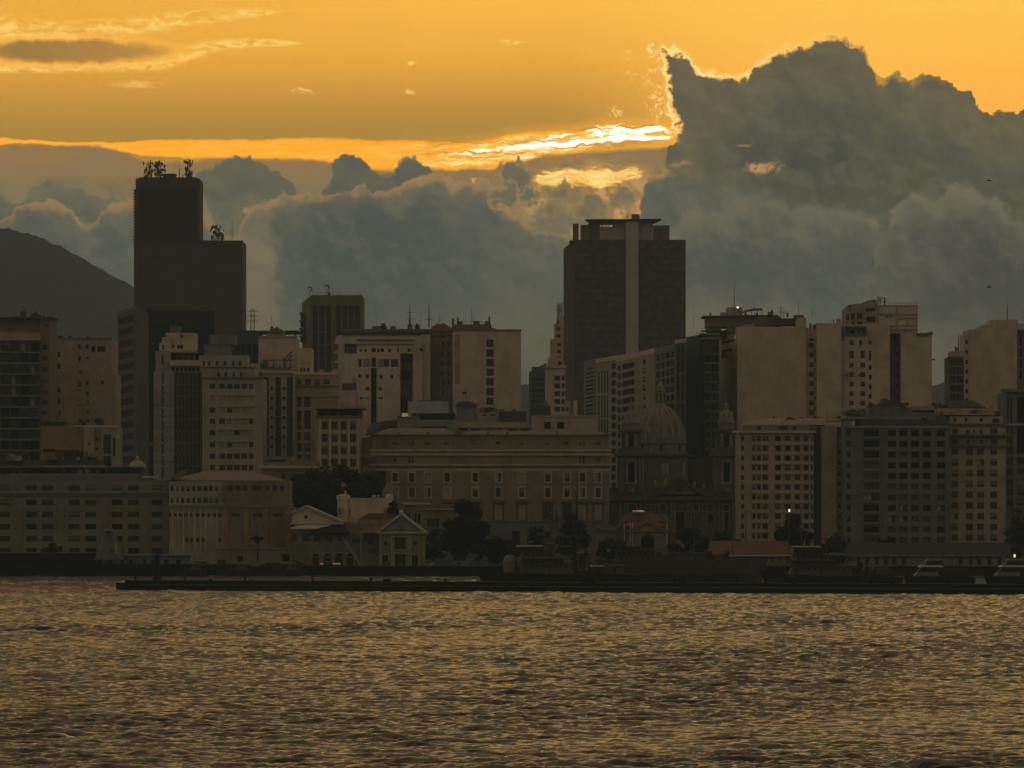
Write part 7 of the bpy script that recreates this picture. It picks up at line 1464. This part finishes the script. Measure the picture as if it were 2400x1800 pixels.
    hull(e, X(1780, D), X(2110, D), D, 9, Z(1350, D), Z(1337, D), 'hullblack')
    bx(1846, 1998, 1326, 1352, 8, 'shipgrey', 'deckhouse'); bx(1850, 1962, 1314, 1326.2, 7.6, 'shipdark', 'deckhouse'); bx(1852, 1940, 1300, 1316.2, 7, 'shipgrey', 'deckhouse'); bx(1860, 1920, 1284, 1300.3, 6, 'shipdark', 'bridge'); bx(1858, 1922, 1279.5, 1282.5, 6.6, 'white_paint', 'bridge_roof'); bx(1862, 1918, 1282, 1284.4, 5.8, 'shipdark', 'bridge')
    for k in range(6): m = MB(); m.box(X(1864 + k * 9, D), X(1870 + k * 9, D), D - 3.08, D - 2.9, Z(1293, D), Z(1287, D), 'glass'); m.build('bridge_window', e)
    m = MB(); m.tube((X(1885, D), D, Z(1281, D)), (X(1885, D), D, Z(1266, D)), .22, .18, 'shiplight', 6); m.build('funnel_pipe', e)
    m = MB(); m.tube((X(1935, D), D, Z(1300, D)), (X(1935, D), D, Z(1248, D)), .24, .1, 'shipgrey', 6).tube((X(1926, D), D, Z(1262, D)), (X(1944, D), D, Z(1262, D)), .08, .08, 'shipgrey', 4).tube((X(1930, D), D, Z(1274, D)), (X(1941, D), D, Z(1274, D)), .12, .12, 'shipgrey', 4); m.build('mast', e)
    bx(1940, 1976, 1296, 1301, 5, 'shiplight', 'awning', -1); bx(1984, 2002, 1308, 1316, 5, 'shipgrey', 'liferaft', -1); bx(1945, 1970, 1303, 1312, 7.4, 'shipdark', 'boat', 0)
    rr = random.Random(9)
    for k in range(16):
        x = rr.uniform(1850, 2050); y = (1290 if x < 1930 else 1312) + rr.uniform(0, 25); w = rr.uniform(3, 10); bx(x, x + w, y, y + rr.uniform(2, 8) + (0 if x < 1985 else 14), rr.uniform(5, 8.4), rr.choice(['shipgrey', 'shipdark', 'shiplight']), 'deck_fitting')
    # two pale wheelhouses
    for (x0, lab, sd) in ((2138, 'pale streamlined passenger boat moored right of the warships', 1), (2327, 'pale streamlined passenger boat cut by the right edge', 2)):
        D = 1100; e = thing('passenger_boat', (X(x0 + 60, D), D, 0), lab, 'boat', 'pale passenger boats moored behind the pier'); q = D / F
        hull(e, X(x0 - 20, D), X(x0 + 145, D), D, 6, Z(1350, D), Z(1347, D), 'hullblack')
        for k, (a, c_, y0, y1, mt) in enumerate(((0, 62, 1340, 1351, 'shiplight'), (10, 66, 1329, 1340.2, 'shipdark'), (14, 72, 1324, 1329.2, 'white_paint'), (26, 72, 1315, 1324.2, 'shipdark'), (30, 80, 1310, 1315.2, 'shiplight'))):
            m = MB(); sl = (y1 - y0) * 1.3; m.prism([(X(x0 + a, D), Z(y1, D)), (X(x0 + c_, D), Z(y1, D)), (X(x0 + c_ - 3, D), Z(y0, D)), (X(x0 + a + sl, D), Z(y0, D))], D - 2.6 + k * .2, D + 2.6 - k * .2, mt); m.build(('saloon', 'window_band', 'roof', 'wheelhouse', 'wheelhouse_roof')[k], e)
        m = MB(); m.tube((X(x0 + 72, D), D, Z(1312, D)), (X(x0 + 72, D), D, Z(1288, D)), .1, .06, 'shipgrey', 5).tube((X(x0 + 66, D), D, Z(1296, D)), (X(x0 + 80, D), D, Z(1291, D)), .08, .08, 'shiplight', 4); m.build('mast', e)
        m = MB(); m.box(X(x0 + 62, D), X(x0 + 130, D), D - 2.3, D + 2.3, Z(1351, D), Z(1334, D), 'shipdark'); m.build('aft_deck', e)
        m = MB(); m.box(X(x0 + 140, D), X(x0 + 165, D), D - 3, D - 2.7, Z(1353, D), Z(1350, D), 'shiplight') if sd == 1 else m.box(X(x0 + 100, D), X(x0 + 110, D), D - 3, D - 2.7, Z(1353, D), Z(1350, D), 'shiplight'); m.build('gangway', e)
    D = 1110; e = thing('patrol_boat', (X(2080, D), D, 0), 'dark low harbour boat with pale deck strip between warship and passenger boat', 'boat')
    hull(e, X(2010, D), X(2120, D), D, 5, Z(1346, D), Z(1340, D), 'hullblack', bow=1); m = MB(); m.box(X(2055, D), X(2085, D), D - 1.8, D + 1.8, Z(1346, D), Z(1326, D), 'shipgrey'); m.build('wheelhouse', e); m = MB(); m.box(X(2075, D), X(2118, D), D - 2.2, D - 1.9, Z(1352.5, D), Z(1350, D), 'shiplight'); m.build('deck_strip', e)
    # small craft by the left quay
    for x, w, lab in ((560, 60, 'dark small launch moored at the quay below the hip roofed building'), (680, 46, 'low pale topped launch moored left of the arcade hall'), (455, 50, 'dark workboat moored right of the quay gallery')):
        D = 1318; e = thing('launch', (X(x, D), D, 0), lab, 'boat', 'small launches along the quay'); hull(e, X(x - w / 2, D), X(x + w / 2, D), D, 4, Z(1336, D), Z(1332, D), 'shipdark')
        m = MB(); m.prism([(X(x - w * .2, D), Z(1336, D)), (X(x + w * .3, D), Z(1336, D)), (X(x + w * .25, D), Z(1322, D)), (X(x - w * .05, D), Z(1322, D))], D - 1.5, D + 1.5, 'shipgrey'); m.build('cabin', e); m = MB(); m.box(X(x - w * .28, D), X(x + w * .32, D), D - 1.7, D + 1.7, Z(1321.8, D), Z(1320, D), 'shiplight'); m.build('cabin_roof', e); m = MB(); m.tube((X(x, D), D, Z(1320, D)), (X(x, D), D, Z(1300, D)), .08, .05, 'mast', 5); m.build('mast', e)
ship()

# ------------------------------------------------------------------ lamps, birds, masts
def street_lamp(px, ytop, D, label, lit, hpx=None):
    e = thing('street_lamp', (X(px, D), D, GZ), label, 'street lamp', 'tall waterfront lamps and poles'); m = MB(); zt = Z(ytop, D); m.tube((X(px, D), D, GZ), (X(px, D), D, zt), .16, .09, 'mast', 6); m.build('pole', e)
    m = MB(); m.tube((X(px, D) - .8, D, zt), (X(px, D) + .8, D, zt + .1), .06, .06, 'mast', 4); m.build('arm', e)
    m = MB(); m.lathe(X(px, D) + (.1), D - .2, [(.15, zt - .5), (.24, zt - .2), (.24, zt + .2), (.1, zt + .35)], lit, 8); m.build('lamp_head', e)
    return e
street_lamp(1849, 1196, 1400, 'brightest lit street lamp above the rounded tree, right', 'lamp')
street_lamp(1878, 1190, 1402, 'faint street lamp just right of the brightest lit lamp', 'shiplight')
street_lamp(1985, 1212, 1398, 'tall dark lamp pole in front of the grey loggia block', 'shiplight')
street_lamp(1627, 1212, 1404, 'pale lamp pole in front of the church', 'shiplight')
street_lamp(1717, 1100, 1396, 'very tall thin dark pole before the right bell tower', 'mast')
street_lamp(2377, 1302, 1352, 'lit white lamp above the passenger boat at the right edge', 'lamp')
street_lamp(1114, 1300, 1335, 'thin pale quay lamp left of the domed gun turret', 'shiplight')
street_lamp(1748, 1200, 1410, 'slim pole left of the cream office block', 'mast')
def car(px, D, mat, label):
    e = thing('parked_car', (X(px, D), D, GZ), label, 'car', 'vehicles parked on the quay'); x = X(px, D); m = MB(); g = GZ
    m.prism([(x - 2.1, g + .35), (x + 2.1, g + .35), (x + 2.15, g + .8), (x + 1.7, g + .95), (x + 1.0, g + 1.0), (x + .5, g + 1.45), (x - .9, g + 1.47), (x - 1.5, g + 1.0), (x - 2.1, g + .9)], D - .85, D + .85, mat); m.build('body', e)
    m = MB(); m.prism([(x - 1.2, g + 1.0), (x + .85, g + 1.0), (x + .45, g + 1.38), (x - .85, g + 1.39)], D - .87, D + .87, 'glass'); m.build('window', e)
    for s_ in (-1.3, 1.3):
        m = MB(); m.tube((x + s_, D - .9, g + .33), (x + s_, D + .9, g + .33), .33, .33, 'hullblack', 10); m.build('wheel', e)
for px, D, mt, lb in ((1025, 1338, 'white_paint', 'pale parked car by the bright strip right of the gabled hall'), (1055, 1339, 'shiplight', 'grey parked car on the quay below the low bushy tree'), (1004, 1340, 'shiplight', 'parked car nearest the gabled hall'), (475, 1339, 'shipgrey', 'dark parked car right of the quay gallery'), (700, 1339, 'shipdark', 'dark parked car in front of the garden wall')): car(px, D, mt, lb)
def bird(px, py, D, w, label, up):
    e = thing('bird', (X(px, D), D, Z(py, D)), label, 'bird', 'birds in flight'); x, y, z = X(px, D), D, Z(py, D); m = MB(); m.lathe(0, 0, [(.02, -.3), (.09, -.15), (.1, .05), (.05, .25), (.01, .32)], 'bird', 8)
    m.v = [(x + c, y + b_, z - a * .35 + .0) if 0 else (x + c, y + a, z + b_ ) for a, b_, c in m.v]; m.build('body', e, smooth=True)
    for s_ in (-1, 1):
        m = MB(); a = (x, y, z + .04); b_ = (x + s_ * w * .45, y + .05, z + up * .5); c = (x + s_ * w, y + .12, z + up); t = .16
        m.hexa([(a[0], a[1] - t, a[2]), (b_[0], b_[1] - t, b_[2]), (b_[0], b_[1] + t, b_[2]), (a[0], a[1] + t, a[2]), (a[0], a[1] - t, a[2] + .04), (b_[0], b_[1] - t, b_[2] + .04), (b_[0], b_[1] + t, b_[2] + .04), (a[0], a[1] + t, a[2] + .04)], 'bird')
        m.hexa([(b_[0], b_[1] - t, b_[2] + .001), (c[0], c[1] - .03, c[2]), (c[0], c[1] + .03, c[2]), (b_[0], b_[1] + t, b_[2] + .001), (b_[0], b_[1] - t, b_[2] + .041), (c[0], c[1] - .03, c[2] + .02), (c[0], c[1] + .03, c[2] + .02), (b_[0], b_[1] + t, b_[2] + .041)], 'bird'); m.build('wing', e)
bird(2318, 423, 700, .62, 'upper small dark bird gliding before the big cloud', -.12)
bird(2319, 673, 720, .42, 'lower tiny dark bird under the cloud, right', .2)

# ------------------------------------------------------------------ clutter along the quay
def quay_clutter():
    spots = [(470, 1334, 3.2, 1.5, 'shipgrey', 'low dark container right of the quay gallery'), (520, 1336, 2.2, 2.0, 'shipdark', 'dark tarpaulined load between the workboat and the dark launch'), (598, 1334, 2.6, 1.7, 'shiplight', 'pale kiosk box below the tiny umbrella shaped tree'), (640, 1337, 4.0, 1.2, 'shipdark', 'long dark crate beside the dark launch'),
             (770, 1336, 2.0, 1.4, 'shipdark', 'dark crate in front of the lit arcade signs'), (905, 1337, 2.6, 1.3, 'shipgrey', 'grey crate in front of the gabled hall door'), (1040, 1336, 5.0, 2.2, 'shipgrey', 'grey site cabin left of the thin pale quay lamp'), (1090, 1337, 2.2, 1.6, 'shiplight', 'pale crate beside the thin pale quay lamp')]
    for x, D, w, h, mt, lb in spots:
        e = thing('crate', (X(x, D), D, GZ + .02), lb, 'crate', 'crates and loads standing on the quay'); xx = X(x, D)
        m = MB(); m.box(xx - w / 2, xx + w / 2, D - 1, D + 1, GZ + .12, GZ + h, mt); m.build('body', e); m = MB(); m.box(xx - w / 2 - .06, xx + w / 2 + .06, D - 1.06, D + 1.06, GZ + h + .003, GZ + h + .12, 'shiplight' if mt != 'shiplight' else 'shipgrey'); m.build('lid', e)
        m = MB()
        for q in (-.4, .4): m.box(xx + q * w - .1, xx + q * w + .1, D - .9, D + .9, GZ, GZ + .115, 'hullblack')
        m.build('skid', e)
quay_clutter()
